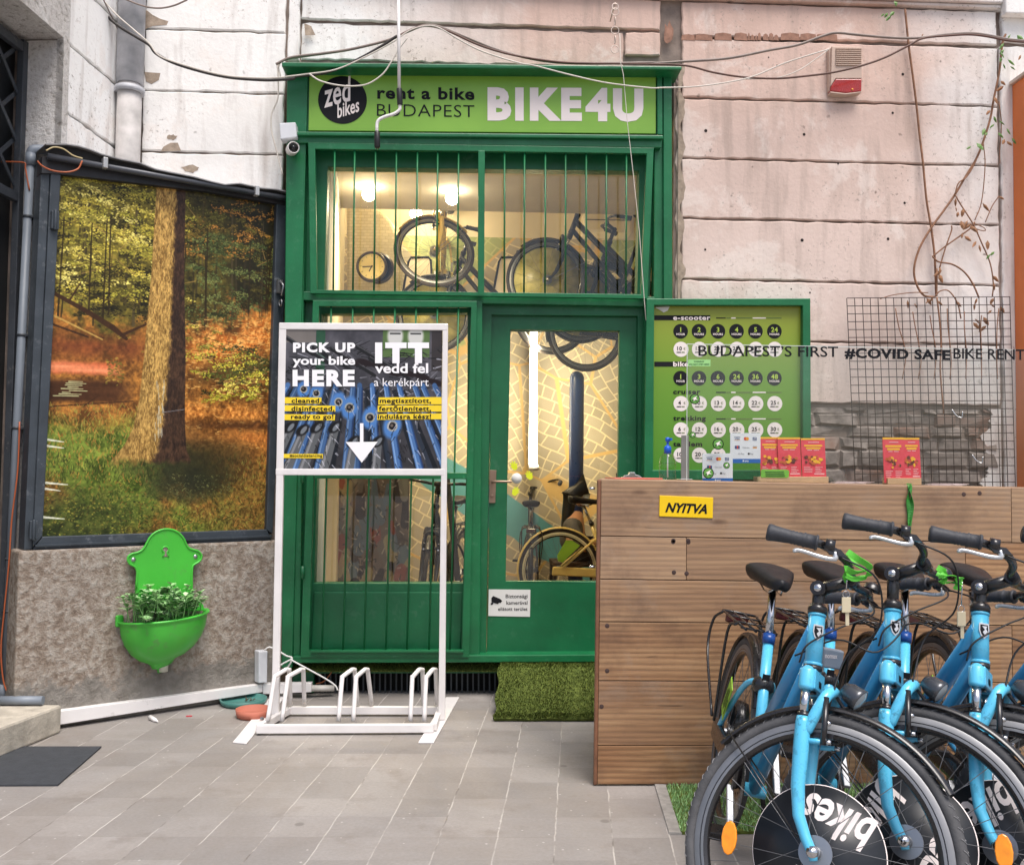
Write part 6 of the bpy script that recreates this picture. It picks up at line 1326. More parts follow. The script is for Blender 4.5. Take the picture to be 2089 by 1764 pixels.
mb = MB(); mb.prism([(Lz[0].x, CY + .021, .03), (XR, CY + .021, .03), (XR, CY + .021, z1 + slope * (XR - Lz[0].x) - .02), (Lz[0].x, CY + .021, z1 - .02)], (0, .02, 0)); mb.build('back_board', M_EDGE, ctr)
mb = MB(); mb.box((Lz[0].x + .09, CY + .042, .02), (Lz[0].x + .11, CY + .55, z1 - .014)); mb.build('side_panel', M_EDGE, ctr)
mb = MB(); P = [(Lz[0].x - .008, CY + .003, z1 - .012), (XR, CY + .003, z1 - .012 + slope * (XR - Lz[0].x)), (XR, CY + .6, z1 - .012 + slope * (XR - Lz[0].x)), (Lz[0].x + .085, CY + .6, z1 - .012)]; mb.prism(P, (0, 0, .0135)); mb.build('top_board', M_PLANK, ctr, bevel=.003)
for X, Y in ((437, 312), (505, 314), (440, 450), (497, 455), (140, 690), (140, 892), (115, 1052)):
    mb = MB(); mb.lathe(W(*c19(X, Y), CY - .0005), (0, -1, 0), [(0, .0005), (.008, .0005), (.0095, 0)], 12); mb.build('nail_head', pm('rusty_nail', srgb(66, 48, 44), .7, var=.3), ctr)
for X, Y in ((1762, 1078), (1848, 1072), (182, 1330), (262, 1330)):
    mb = MB(); mb.lathe(W(*c7(X, Y), CY - .0005), (0, -1, 0), [(0, .0005), (.008, .0005), (.0095, 0)], 12); mb.build('nail_head', MATS['rusty_nail'], ctr)
for y in (990, 1150):
    mb = MB(); p = cwp(1214, y + 6); mb.cyl(p + Vector((.0, .01, 0)), p + Vector((-.022, .01, 0)), .005, seg=8); mb.build('hook_screw', M_CHR, ctr)
# OPEN plate
def tabz(x): return z1 + slope * (x - Lz[0].x) + .002
ny = thing('open_sign', 'yellow NYITVA plate fixed on the plank counter', 'sign', tuple(W(*c7(250, 1145), CY)))
ny_ = lambda X, Y: W(*c7(X, Y), CY - .005)
mb = MB(); mb.prism([ny_(107, 1084), ny_(399, 1096), ny_(396, 1209), ny_(105, 1198)], (0, .005, 0)); mb.build('plate', pm('signal_yellow', srgb(238, 196, 8), .4, var=.05), ny, bevel=.0015)
mb = MB(); write(mb, 'NYITVA', ny_(137, 1172), ny_(364, 1182), ny_(140, 1122), SN, .04, .3, 1.02, lift=.001); mb.build('lettering', M_INK, ny)
# things standing on the counter
def onw(X, Y, dy): return W(*c7(X, Y), CY + dy)
M_CLEAR = glassmat('clear_acrylic', (.90, .93, .92), 1.5)
M_PLEX = glassmat('plexiglass', (.96, .97, .965), 1.6)
bt = thing('pump_bottle', 'clear pump bottle with a blue nozzle on the counter', 'bottle', (onw(150, 1000, .12).x, CY + .12, tabz(.9)))
b0 = bt.location.copy(); k = (onw(195, 900, .12) - onw(105, 900, .12)).length / 2
top = onw(150, 850, .12).z - b0.z
mb = MB(); mb.lathe(b0, (0, 0, 1), [(0, .002), (k * .95, .002), (k, .01), (k, top * .62), (k * .9, top * .82), (k * .5, top * .98), (k * .34, top), (k * .34, top * 1.1)], 20); mb.build('bottle_body', M_CLEAR, bt)
mb = MB(); mb.lathe(b0, (0, 0, 1), [(0, top * .6), (k * .97, top * .6)], 20); mb.torus(b0 + Vector((0, 0, top * .6)), (0, 0, 1), k * .97, .001, 20, 5); mb.build('liquid', glassmat('pale_liquid', (.8, .86, .84), 1.2), bt)
M_PUMP = pm('pump_blue', srgb(24, 92, 200), .35, var=.06)
t0 = b0 + Vector((0, 0, top)); mb = MB(); mb.lathe(t0, (0, 0, 1), [(0, -.006), (k * .42, -.006), (k * .44, .02), (k * .3, .028), (k * .14, .03), (k * .14, .045), (k * .28, .047), (k * .28, .062), (0, .066)], 16); mb.beam(t0 + Vector((0, 0, .054)), t0 + Vector((.012, -.022, .056)), .008, .01, (1, 0, 0)); mb.build('pump', M_PUMP, bt)
mb = MB(); mb.cyl(b0 + Vector((0, 0, .01)), t0, .003, seg=8); mb.build('dip_tube', M_WHT, bt)
mh = thing('metal_stand', 'slim upright grey metal plate stand beside the pump bottle', 'stand', tuple(onw(246, 1000, .10)))
mb = MB(); mb.prism([onw(*p_, .10) for p_ in ((225, 757), (266, 757), (268, 1000), (224, 1000))], (0, .006, 0)); mb.build('plate', pm('satin_steel', srgb(150, 146, 142), .35, metal=.5, var=.08), mh, bevel=.001)
mb = MB(); p = onw(246, 996, .10); mb.box((p.x - .028, p.y - .02, tabz(p.x)), (p.x + .028, p.y + .05, tabz(p.x) + .006)); mb.build('base', M_CHR, mh, bevel=.002)
cb_ = thing('clipboard', 'red clipboard with a bulldog clip lying at the left end of the counter', 'clipboard', (onw(0, 1000, .2).x, CY + .2, tabz(.75)))
a = W(1240, 979, CY + .1); b = W(1338, 980, CY + .1); zc = tabz(.7)
mb = MB(); mb.box((a.x + .02, CY + .05, zc), (b.x + .02, CY + .33, zc + .006)); mb.build('board', pm('coral_board', srgb(212, 108, 92), .4, var=.06), cb_, bevel=.002)
mb = MB(); p = W(1290, 974, CY + .07); mb.prism([(p.x - .045, p.y, zc + .006), (p.x + .045, p.y, zc + .006), (p.x + .03, p.y, zc + .016), (p.x + .014, p.y, zc + .02), (p.x + .01, p.y, zc + .03), (p.x - .01, p.y, zc + .03), (p.x - .014, p.y, zc + .02), (p.x - .03, p.y, zc + .016)], (0, .03, 0)); mb.build('clip', M_CHR, cb_, bevel=.002)
# card signs with payment marks
M_CARD = pm('white_card', srgb(234, 236, 240), .35, var=.03); M_CBLUE = pm('card_blue', srgb(30, 104, 184), .4, var=.04); M_CRED = pm('mark_red', srgb(214, 60, 40), .4); M_CORG = pm('mark_orange', srgb(240, 158, 40), .4); M_CNAV = pm('mark_navy', srgb(40, 72, 128), .4); M_CGRY = pm('mark_grey', srgb(120, 122, 126), .5)
def paycard(x0, y0, x1, y1, dy, label, stand):
    t = thing('card_sign', label, 'card sign', tuple(onw((x0 + x1) / 2, y1, dy)))
    s_ = lambda u, v: onw(x0 + (x1 - x0) * u, y0 + (y1 - y0) * v, dy)
    mb = MB(); r = .04; mb.prism([s_(r, 0), s_(1 - r, 0), s_(1, r), s_(1, 1), s_(0, 1), s_(0, r)], (0, .003, 0)); cd = mb.build('card', M_CARD, t, bevel=.0008)
    lay = {}
    def m_(mat): return lay.setdefault(mat.name, (MB(), mat))[0]
    def rc(mat, u0, v0, u1, v1, l=.0008): m_(mat).prism([s_(u0, v0) + Vector((0, -l, 0)), s_(u1, v0) + Vector((0, -l, 0)), s_(u1, v1) + Vector((0, -l, 0)), s_(u0, v1) + Vector((0, -l, 0))], (0, .0004, 0))
    def tx(mat, body, u0, u1, v, vt, l=.001, bold=.02, shear=0): write(m_(mat), body, s_(u0, v), s_(u1, v), s_(u0, vt), SN, bold, shear, lift=l)
    rc(M_CBLUE, 0, .86, 1, 1); rc(M_CNAV, .13, .125, .33, .14); tx(M_CNAV, 'VISA', .15, .31, .22, .165, shear=.25); rc(M_CORG, .13, .235, .33, .245)
    for u, mt_, l in ((.50, M_CRED, .0009), (.56, M_CORG, .0012)):
        m_(mt_).lathe(s_(u, .19) + Vector((0, -l, 0)), (0, -1, 0), [(0, 0), ((s_(.055, 0) - s_(0, 0)).length, 0)], 20)
    rc(M_CNAV, .74, .14, .87, .25); tx(M_CARD, 'AM', .76, .85, .185, .155, .0016); tx(M_CARD, 'EX', .76, .85, .235, .2, .0016)
    rc(M_CNAV, .15, .42, .22, .53); rc(M_CRED, .22, .42, .26, .53); rc(M_CNAV, .26, .42, .31, .53); tx(M_CGRY, 'Discover', .41, .64, .505, .455, bold=0); rc(M_CGRY, .74, .44, .88, .452); rc(M_CORG, .74, .47, .88, .505)
    tx(M_CGRY, 'G Pay', .26, .46, .72, .665, bold=.0); tx(M_CGRY, 'Pay', .66, .76, .72, .665, bold=0); m_(M_INK).lathe(s_(.61, .69) + Vector((0, -.0008, 0)), (0, -1, 0), [(0, 0), (.0045, 0)], 14)
    rc(M_CARD, .41, .90, .45, .955, .0014); tx(M_CARD, 'sumup', .47, .60, .955, .91, .0014)
    for nm, (q_, mt_) in lay.items(): q_.build('lettering' if nm in ('mark_grey', 'white_card') else 'printed_mark', mt_, cd, recalc=False)
    if stand:
        mb = MB(); a_, b_ = s_(.02, 1), s_(.98, 1); mb.prism([a_ + Vector((0, .004, 0)), b_ + Vector((0, .004, 0)), Vector((b_.x, b_.y + .004, tabz(b_.x))), Vector((a_.x, a_.y + .004, tabz(a_.x)))], (0, .003, 0)); mb.prism([Vector((a_.x, a_.y - .02, tabz(a_.x))), Vector((b_.x, b_.y - .02, tabz(b_.x))), Vector((b_.x, b_.y + .06, tabz(b_.x))), Vector((a_.x, a_.y + .06, tabz(a_.x)))], (0, 0, .003)); mb.build('acrylic_stand', M_CLEAR, t)
    return t
paycard(340, 856, 505, 1012, .055, 'lower left white card sign with payment marks on the counter edge', False)
paycard(491, 745, 656, 908, .075, 'upper white card sign with payment marks beside the red leaflets', True)
# red leaflets in wooden holders
M_LEAF = pm('leaflet_red', srgb(222, 62, 76), .35, var=.06, vs=30, col2=srgb(228, 78, 92)); M_PINE = pm('pale_pine', srgb(214, 178, 138), .55, var=.1, vs=20)
def leaflet(x0, y0, x1, y1, dy, label, lean=.0):
    t = thing('leaflet', label, 'leaflet', tuple(onw((x0 + x1) / 2, y1, dy)), 'red leaflets on the counter')
    s_ = lambda u, v: onw(x0 + (x1 - x0) * u, y0 + (y1 - y0) * v, dy) + Vector((0, lean * (1 - v), 0))
    mb = MB(); mb.prism([s_(0, 0), s_(1, 0), s_(1, 1), s_(0, 1)], (0, .004, 0)); pg = mb.build('sheet', M_LEAF, t)
    L1 = Vector((0, -.0009, 0)); A, Bm, Cm, D_ = MB(), MB(), MB(), MB()
    rc = lambda m, u0, v0, u1, v1: m.prism([s_(u0, v0) + L1, s_(u1, v0) + L1, s_(u1, v1) + L1, s_(u0, v1) + L1], (0, .0005, 0))
    rc(A, 0, 0, 1, .045)
    for k_, (u0, u1, v) in enumerate(((.3, .75, .10), (.12, .88, .17), (.2, .8, .235))): rc(A if k_ else D_, u0, v, u1, v + (.045 if k_ else .015))
    for u0, u1 in ((.25, .45), (.52, .74)): rc(D_, u0, .30, u1, .315)
    R = random.Random(int(x0))
    for k_ in range(16): u, v = R.uniform(.12, .8), R.uniform(.47, .66); m_ = (A, Bm, Cm)[k_ % 3]; q = L1 * (1.2 + .3 * k_); r = R.uniform(.05, .13); m_.prism([s_(u + r * math.cos(j * .785) * R.uniform(.6, 1.1), v + r * .5 * math.sin(j * .785) * R.uniform(.5, 1.1)) + q for j in range(8)], (0, .0002, 0))
    for v in (.74, .78, .82, .86): rc(D_, .08, v, .08 + R.uniform(.2, .36), v + .012); rc(D_, .55, v, .55 + R.uniform(.2, .36), v + .012)
    rc(D_, .5, .90, .92, .93)
    A.build('printed_mark', pm('leaflet_yellow', srgb(240, 178, 44), .4), pg, recalc=False); Bm.build('printed_mark', pm('leaflet_brown', srgb(104, 50, 40), .4), pg, recalc=False); Cm.build('printed_mark', pm('leaflet_orange', srgb(196, 98, 50), .4), pg, recalc=False); D_.build('printed_mark', pm('leaflet_pink', srgb(246, 190, 190), .4), pg, recalc=False)
leaflet(658, 766, 768, 985, .115, 'leftmost red leaflet in the long pine holder, beside the white card sign', .02)
leaflet(756, 768, 880, 985, .105, 'second red leaflet in the long pine holder, behind the green label', .02)
leaflet(884, 772, 1014, 985, .10, 'third red leaflet at the right end of the long pine holder', .02)
leaflet(1330, 768, 1444, 1016, .10, 'left red leaflet of the pair in the right hand holder', .02)
leaflet(1440, 770, 1531, 1000, .11, 'narrow right red leaflet of the pair in the right hand holder', .02)
def holder(x0, x1, y0, y1, dy, label):
    t = thing('leaflet_holder', label, 'leaflet holder', tuple(onw((x0 + x1) / 2, y1, dy)), 'pine leaflet holders')
    a_, b_ = onw(x0, y0, dy), onw(x1, y0, dy)
    mb = MB(); mb.prism([a_, b_, Vector((b_.x, b_.y, tabz(b_.x))), Vector((a_.x, a_.y, tabz(a_.x)))], (0, .055, 0)); mb.build('base', M_PINE, t, bevel=.002)
    mb = MB(); p_ = b_ + Vector((.004, .01, 0)); mb.prism([p_, p_ + Vector((.018, .0, -.01)), Vector((p_.x + .03, p_.y, tabz(p_.x))), Vector((p_.x, p_.y, tabz(p_.x)))], (0, .004, 0)); mb.build('clear_back', M_CLEAR, t)
holder(638, 1026, 982, 1022, .085, 'long pine holder under the three red leaflets'); holder(1348, 1532, 990, 1032, .088, 'short pine holder under the pair of red leaflets')
mb = MB(); P = [onw(*p_, .083) for p_ in ((658, 948), (664, 942), (802, 944), (812, 952), (810, 982), (800, 988), (658, 986))]; mb.prism(P, (0, .002, 0))
for v in (955, 966, 976): mb.prism([onw(*p_, .0815) for p_ in ((680 + v % 9, v), (790 - v % 13, v), (790 - v % 13, v + 4), (680 + v % 9, v + 4))], (0, .0008, 0), 1)
single(mb, 'green_label', [pm('apple_green', srgb(126, 196, 74), .4), pm('dark_green_ink', srgb(40, 84, 40), .5)], 'small green label stuck over the foot of the left red leaflets', 'label')
# papers on the counter
for k_, (X, lab) in enumerate(((1120, 'loose pinkish papers lying flat on the counter between the leaflet holders'), (1640, 'pale papers lying on the counter under the wire mesh'))):
    p = onw(X, 1024, .2); z = tabz(p.x); mb = MB()
    for j in range(3): q = Vector((p.x + .03 * j, p.y + .02 * j, z + .003 * j + .0015)); a_ = .3 * j; mb.obox(q, Vector((math.cos(a_), math.sin(a_), 0)) * .07, Vector((-math.sin(a_), math.cos(a_), 0)) * .05, (0, 0, .0012))
    single(mb, 'papers', pm('paper', srgb(224, 206, 204), .7, var=.05), lab, 'papers')
# acrylic screen with its lettering and round stickers
SCY = .02
scn = thing('hygiene_screen', 'clear acrylic hygiene screen lettered COVID SAFE standing on the counter', 'screen', tuple(onw(1200, 1020, SCY)))
a, b, c_, d = W(1402, 702, CY + SCY), W(2200, 716, CY + SCY), W(2200, 996, CY + SCY), W(1402, 981, CY + SCY)
mb = MB(); mb.prism([a, b, Vector((b.x, b.y, tabz(b.x))), Vector((a.x, a.y, tabz(a.x)))], (0, .004, 0)); mb.build('sheet', M_PLEX, scn)
mb = MB(); mb.beam(a + Vector((0, .002, .001)), b + Vector((0, .002, .001)), .004, .0025, (0, 1, 0)); mb.beam(Vector((a.x, a.y + .002, tabz(a.x))), a + Vector((0, .002, 0)), .004, .0025, (0, 1, 0)); mb.build('polished_edge', pm('frosted_edge', srgb(206, 212, 208), .3, var=.05), scn)
mb = MB(); st_ = lambda X, Y: onw(X, Y, SCY - .0005)
write(mb, 'BUDAPEST’S FIRST', st_(318, 325), st_(1078, 331), st_(318, 269), SN, .012, 0, 1.0, lift=.0006, ref='B'); mb.build('lettering', M_INK, scn, recalc=False); mb = MB(); write(mb, '#COVID SAFE', st_(1113, 334), st_(1688, 346), st_(1113, 281), SN, .042, 0, 1.08, lift=.0006, ref='C'); mb.build('lettering', M_INK, scn, recalc=False); mb = MB(); write(mb, 'BIKE RENTAL', st_(1705, 340), st_(2190, 349), st_(1705, 284), SN, .012, 0, 1.0, lift=.0006, ref='B')
mb.build('lettering', M_INK, scn, recalc=False)
for X, Y, r, lab in ((298, 560, 28, 'round green bike sticker on the acrylic screen before the cruiser prices'), (287, 755, 17, 'small round green bike sticker above the metal stand'), (425, 805, 30, 'round green bike sticker on the acrylic screen beside the word tandem'), (471, 921, 18, 'small round green bike sticker over the lower card sign'), (372, 963, 30, 'large round green bike sticker at the corner of the lower card sign')):
    p = onw(X, Y, SCY - .001); rr = (onw(X + r, Y, SCY) - onw(X, Y, SCY)).length; mb = MB()
    mb.lathe(p, (0, -1, 0), [(0, .0004), (rr, .0004), (rr, 0)], 28); mb.lathe(p, (0, -1, 0), [(0, .0010), (rr * .84, .0010)], 28, mi=1); w3 = lambda u, v: p + Vector((u * rr, -.0016, v * rr))
    mb.prism([w3(-.55, .05), w3(-.1, .3), w3(.45, .62), w3(.2, .15), w3(.6, -.2), w3(.1, -.1), w3(-.3, -.5), w3(-.2, 0)], (0, -.0002, 0), 2)
    mb.torus(w3(-.38, -.32), (0, 1, 0), rr * .16, rr * .03, 14, 4, mi=0); mb.torus(w3(.35, -.32), (0, 1, 0), rr * .16, rr * .03, 14, 4, mi=0)
    single(mb, 'round_sticker', [M_INK, pm('sticker_green', srgb(92, 150, 60), .4, var=.1), M_LETW], lab, 'sticker', 'round stickers on the acrylic screen')
mb = MB(); mb.prism([onw(*p_, SCY - .001) for p_ in ((262, 346), (384, 346), (383, 382), (260, 381))], (0, .0008, 0)); w3 = lambda X, Y: onw(X, Y, SCY - .001)
write(mb, 'WARNING!', w3(292, 360), w3(348, 360), w3(292, 352), SN, .03, lift=.0006, mi=1); write(mb, 'DO NOT STEP HERE!', w3(268, 376), w3(376, 376), w3(268, 367), SN, .02, lift=.0006, mi=1)
single(mb, 'notice_strip', [pm('mint_vinyl', srgb(150, 204, 128), .4), pm('dark_green_ink', srgb(40, 84, 40), .5)], 'small pale green notice strip on the acrylic screen over the word bikes', 'sticker')
# green lanyard hanging over the counter edge
def ribbon(mb, pts, wd, side, twist=0., mi=0):
    pts = [Vector(p_) for p_ in pts]; n_ = len(pts); vs = []
    for i, p_ in enumerate(pts):
        a_ = twist * i / (n_ - 1); t_ = (pts[min(i + 1, n_ - 1)] - pts[max(i - 1, 0)]).normalized(); s_ = Vector(side); s_ = (s_ - t_ * s_.dot(t_)).normalized(); n2 = t_.cross(s_); e_ = s_ * math.cos(a_) + n2 * math.sin(a_); nn = t_.cross(e_) * .0008
        vs += [p_ + e_ * wd / 2 + nn, p_ - e_ * wd / 2 + nn, p_ - e_ * wd / 2 - nn, p_ + e_ * wd / 2 - nn]
    mb.add(vs, [(i * 4 + k_, i * 4 + (k_ + 1) % 4, i * 4 + 4 + (k_ + 1) % 4, i * 4 + 4 + k_) for i in range(n_ - 1) for k_ in range(4)] + [(0, 1, 2, 3), (n_ * 4 - 4, n_ * 4 - 3, n_ * 4 - 2, n_ * 4 - 1)], mi)
M_LANY = pm('lanyard_green', srgb(92, 190, 58), .6, var=.12, vs=30)
mb = MB(); pl = catmull([onw(1465, 1020, .06), onw(1465, 1032, .0), onw(1462, 1060, -.008), onw(1460, 1110, -.01), onw(1468, 1170, -.012), onw(1465, 1235, -.012), onw(1463, 1330, -.012)], 6); ribbon(mb, pl, .022, (1, 0, 0), 5.5)
pl = catmull([onw(1468, 1030, .0), onw(1475, 1080, -.012), onw(1478, 1140, -.014), onw(1468, 1225, -.014), onw(1472, 1330, -.014)], 6); ribbon(mb, pl, .02, (1, 0, 0), -4.5)
single(mb, 'lanyard', pm('leaf_green_ribbon', srgb(52, 130, 48), .6, var=.2, vs=30), 'dark green lanyard hanging down the plank counter front', 'lanyard')
# lanyards with keys on the handlebars
def key_lanyard(pxs, Y, lab, keyto):
    t = thing('key_lanyard', lab, 'lanyard', tuple(W(*c8(*pxs[0]), Y)), 'key lanyards on the bikes'); mb = MB(); P = [W(*c8(*p_), Y - .01 * (i % 3)) for i, p_ in enumerate(pxs)]
    ribbon(mb, catmull(P, 5), .017, (.2, .3, 1), 3.2); ribbon(mb, catmull([p_ + Vector((.004, .012, -.018)) for p_ in P[::-1]], 5), .015, (.3, -.2, 1), -2.4); mb.build('ribbon', M_LANY, t, recalc=False)
    mb = MB(); a_ = W(*c8(*keyto), Y); mb.tube([P[-1], a_], .0016, 6); mb.torus(a_ - Vector((0, 0, .01)), (0, 1, 0), .009, .0012, 18, 5); mb.build('key_ring', M_CHR, t)
    mb = MB(); mb.obox(a_ - Vector((0, 0, .038)), (.012, 0, 0), (0, .002, 0), (0, 0, .02)); mb.obox(a_ - Vector((-.004, -.004, .075)), (.005, 0, 0), (0, .0015, 0), (0, 0, .018)); mb.build('key', pm('cream_tag', srgb(206, 194, 164), .5, var=.08), t, bevel=.001)
key_lanyard([(800, 265), (850, 300), (905, 335), (890, 355), (830, 365), (790, 345), (800, 375)], 2.50, 'bright green key lanyard looped on the bars of the leftmost blue bike', (795, 450))
key_lanyard([(1230, 340), (1270, 365), (1250, 385), (1300, 380), (1345, 395), (1320, 405), (1350, 410)], 2.62, 'bright green key lanyard hanging between the second and third blue bike', (1345, 520))
bx_ = thing('grey_box', 'flat grey plastic box between the head tubes of the first two blue bikes', 'box', tuple(W(*c8(735, 780), 2.95)))
gq = lambda X, Y: W(*c8(X, Y), 2.95)
mb = MB(); mb.prism([gq(690, 725), gq(788, 742), gq(775, 832), gq(688, 820)], (0, .03, 0)); mb.build('case', pm('box_grey', srgb(138, 146, 156), .4, var=.05), bx_, bevel=.005)
mb = MB(); write(mb, 'nomax', gq(694, 772), gq(752, 776), gq(694, 756), SN, .02, lift=.001, ref='n'); mb.build('lettering', M_LETW, bx_)

# turf strip with its metal edging under the bikes
tb = thing('turf_runner', 'bright artificial turf runner under the rear wheels of the blue bikes', 'turf', (1.7, 3.7, 0))
e0, e1 = G(1345, 1600), G(1378, 1702)
mb = MB(); P = [Vector((e1.x + .02, e1.y, .001)), Vector((3.6, e1.y + .0, .001)), Vector((3.6, e0.y - .04, .001)), Vector((e0.x + .02, e0.y - .04, .001))]; mb.prism(P, (0, 0, .010)); mb.build('backing', M_TURF, tb)
RB = [pm('bright_turf', srgb(140, 182, 116), .6, var=.2, spec=.3), pm('bright_turf_light', srgb(172, 206, 150), .6, var=.2, spec=.3), pm('bright_turf_deep', srgb(108, 150, 88), .6, var=.2, spec=.3)]
mb = MB(); turf_blades(mb, lambda u, v: (Vector(((P[0].x * (1 - v) + P[3].x * v) + u * 2.2, P[0].y * (1 - v) + P[3].y * v, .010)), Vector((0, 0, 1))), 24000, 3, (.008, .02)); mb.build('pile', RB, tb, recalc=False)
mb = MB(); mb.beam(e0 + Vector((0, -.02, .005)), e1 + Vector((0, 0, .005)), .045, .008, (1, 0, 0)); single(mb, 'edge_trim', pm('grooved_aluminium', srgb(170, 168, 164), .45, metal=.4, var=.25, vs=30), 'narrow ribbed metal trim at the left edge of the bright turf runner', 'trim')
# ------------------------------------------------------------------ wall fountain planter
fo = thing('wall_planter', 'bright green cast wall fountain basin used as a planter', 'planter', tuple(dg(*c9(965, 660), .04)))
M_FOUN = pm('bright_green_enamel', srgb(70, 180, 58), .38, var=.1, vs=4, coat=.1, bp=.12, bs=50, scuff=(srgb(96, 130, 80), .5, 12))
out = [(795, 655), (800, 520), (806, 425), (796, 395), (782, 385), (760, 372), (750, 348), (757, 328), (778, 314), (806, 308), (836, 292), (858, 262), (880, 220), (912, 190), (950, 174), (985, 170), (1020, 176), (1052, 194), (1080, 226), (1096, 262), (1112, 282), (1140, 292), (1166, 300), (1184, 322), (1182, 346), (1166, 364), (1144, 376), (1132, 392), (1128, 440), (1128, 545), (1140, 580), (1172, 594), (1196, 614), (1204, 650)]
P = [dg(*c9(*p), .075) for p in out]
mb = MB(); mb.prism(P, -DN * .022); mb.build('back_plate', M_FOUN, fo, bevel=.004)
mb = MB(); mb.tube(catmull([p + DN * .001 for p in P[1:-4]], 3), .0055, 8); mb.build('plate_rim', M_FOUN, fo)
kp = [(958, 332), (966, 308), (955, 296), (957, 280), (972, 273), (988, 280), (990, 296), (982, 308), (992, 332)]
mb = MB(); mb.prism([dg(*c9(*p), .077) for p in kp], -DN * .001); mb.build('keyhole', M_PLIN, fo)
mb = MB(); mb.tube(catmull([dg(*c9(*p), .077) for p in kp], 3), .004, 6); mb.build('keyhole_rim', M_FOUN, fo)
for p in ((785, 350), (1150, 332)):
    mb = MB(); mb.lathe(dg(*c9(*p), .076), DN, [(0, .006), (.007, .005), (.012, 0)], 12); mb.build('screw', pm('steel', srgb(150, 150, 152), .3, metal=.8), fo)
cB = dg(*c9(962, 672), .06); rB = (dg(*c9(1222, 660), .06) - dg(*c9(700, 690), .06)).length / 2; hB = cB.z - dg(*c9(962, 975), .06).z
prf = [(.93, 0), (1.0, .0), (1.01, -.03), (.965, -.05), (.955, -.12), (.92, -.30), (.84, -.48), (.70, -.66), (.50, -.80), (.33, -.86), (.27, -.90), (.23, -.97), (.12, -.985), (.1, -1.06), (.0, -1.06)]
mb = MB(); n = 28; vs = []
ins = [(.0, -.10), (.88, -.10), (.92, -.04), (.93, 0)]
for k in range(n + 1):
    a = math.pi * k / n
    for r, h in ins[:-1] + prf: vs.append(cB + DD * math.cos(a) * r * rB + DN * (math.sin(a) * r * rB * .88) + Vector((0, 0, h * hB + .045 * math.cos(a) * .35)))
m = len(ins) - 1 + len(prf); mb.add(vs, [(k * m + i, (k + 1) * m + i, (k + 1) * m + i + 1, k * m + i + 1) for k in range(n) for i in range(m - 1)], 0, True)
mb.build('basin', M_FOUN, fo, bevel=0)
mb = MB(); mb.lathe(cB - Vector((0, 0, hB * 1.05)) + DN * .02, (0, 0, 1), [(0, -.01), (.022, -.01), (.024, .03)], 16); mb.build('spout', pm('pale_spout', srgb(196, 196, 180), .5), fo)
mb = MB(); q = dg(*c9(702, 710), .05); mb.obox(q, DD * .02, DN * .012, (0, 0, .03)); mb.build('side_lug', M_FOUN, fo, bevel=.008)
pt = thing('potted_plant', 'leafy pale green plant growing out of the green wall basin', 'plant', tuple(cB + DN * .08))
R = random.Random(12); lm, sm_ = MB(), MB(); ML = [pm('leaf_pale', srgb(146, 186, 128), .45, var=.2, vs=20), pm('leaf_mid', srgb(112, 162, 92), .5, var=.2, vs=20), pm('leaf_bright', srgb(184, 212, 166), .42, var=.15, vs=20)]
for k in range(80):
    a = R.uniform(0, 3.14); r = rB * math.sqrt(R.random()) * .78; b = cB + DD * (math.cos(a) * r - .02) + DN * (abs(math.sin(a)) * r * .8 + .03) + Vector((0, 0, -.02))
    t_ = b + DD * R.uniform(-.05, .06) + DN * R.uniform(-.01, .05) + Vector((0, 0, R.uniform(.04, .17) + (.03 if R.random() < .2 else 0)))
    sm_.tube([b, (b + t_) / 2 + DN * .01, t_], .0022, 5, cap=False)
    for j in range(R.randint(7, 10)):
        an = j * 2.4 + R.uniform(-.3, .3); el = R.uniform(.05, .75); d = (DD * math.cos(an) + DN * math.sin(an)) * math.cos(el) + Vector((0, 0, math.sin(el))); L = R.uniform(.027, .05); s = d.cross(Vector((0, 0, 1))).normalized() * L * .36; o = t_ - Vector((0, 0, R.uniform(0, .03)))
        lm.add([o, o + d * L * .5 + s + Vector((0, 0, .003)), o + d * L - Vector((0, 0, .004)), o + d * L * .5 - s + Vector((0, 0, .003)), o + d * L * .55], [(0, 1, 4), (1, 2, 4), (2, 3, 4), (3, 0, 4)], R.choice([0, 0, 1, 2]))
lm.build('leaves', ML, pt, recalc=False); sm_.build('stems', ML[1], pt)

# ------------------------------------------------------------------ pipes, trunking and small things at the left
gp_ = thing('grey_conduit', 'grey plastic conduit pipe running down the rough jamb at the left edge', 'pipe', tuple(W(10, 1430, 4.90)))
M_PVC = pm('grey_pvc', srgb(122, 130, 140), .45, var=.1, vs=6)
a, b = W(63, 318, 4.92), W(6, 1428, 4.92)
mb = MB(); mb.tube([a, b], .021, 14); mb.tube([a - Vector((0, 0, .05)), a + Vector((0, 0, .012))], .026, 14); mb.tube([b, b + (a - b) * .03], .026, 14); mb.build('pipe', M_PVC, gp_)
mb = MB(); mb.tube(catmull([a, a + Vector((.008, 0, .03)), a + Vector((.04, .02, .04)), W(112, 311, 4.95)], 5), .024, 14); mb.build('elbow', M_PVC, gp_)
for y in (445, 690, 880, 1145, 1250):
    mb = MB(); t = (y - 318) / 1110; p = a + (b - a) * t; mb.cyl(p - Vector((0, 0, .006)), p + Vector((0, 0, .006)), .024, seg=14); mb.box((p.x, p.y - .01, p.z - .006), (p.x + .055, p.y + .05, p.z + .004)); mb.build('pipe_clip', M_DARK, gp_)
M_COPP = pm('orange_cable_sheath', srgb(176, 92, 54), .45, var=.1)
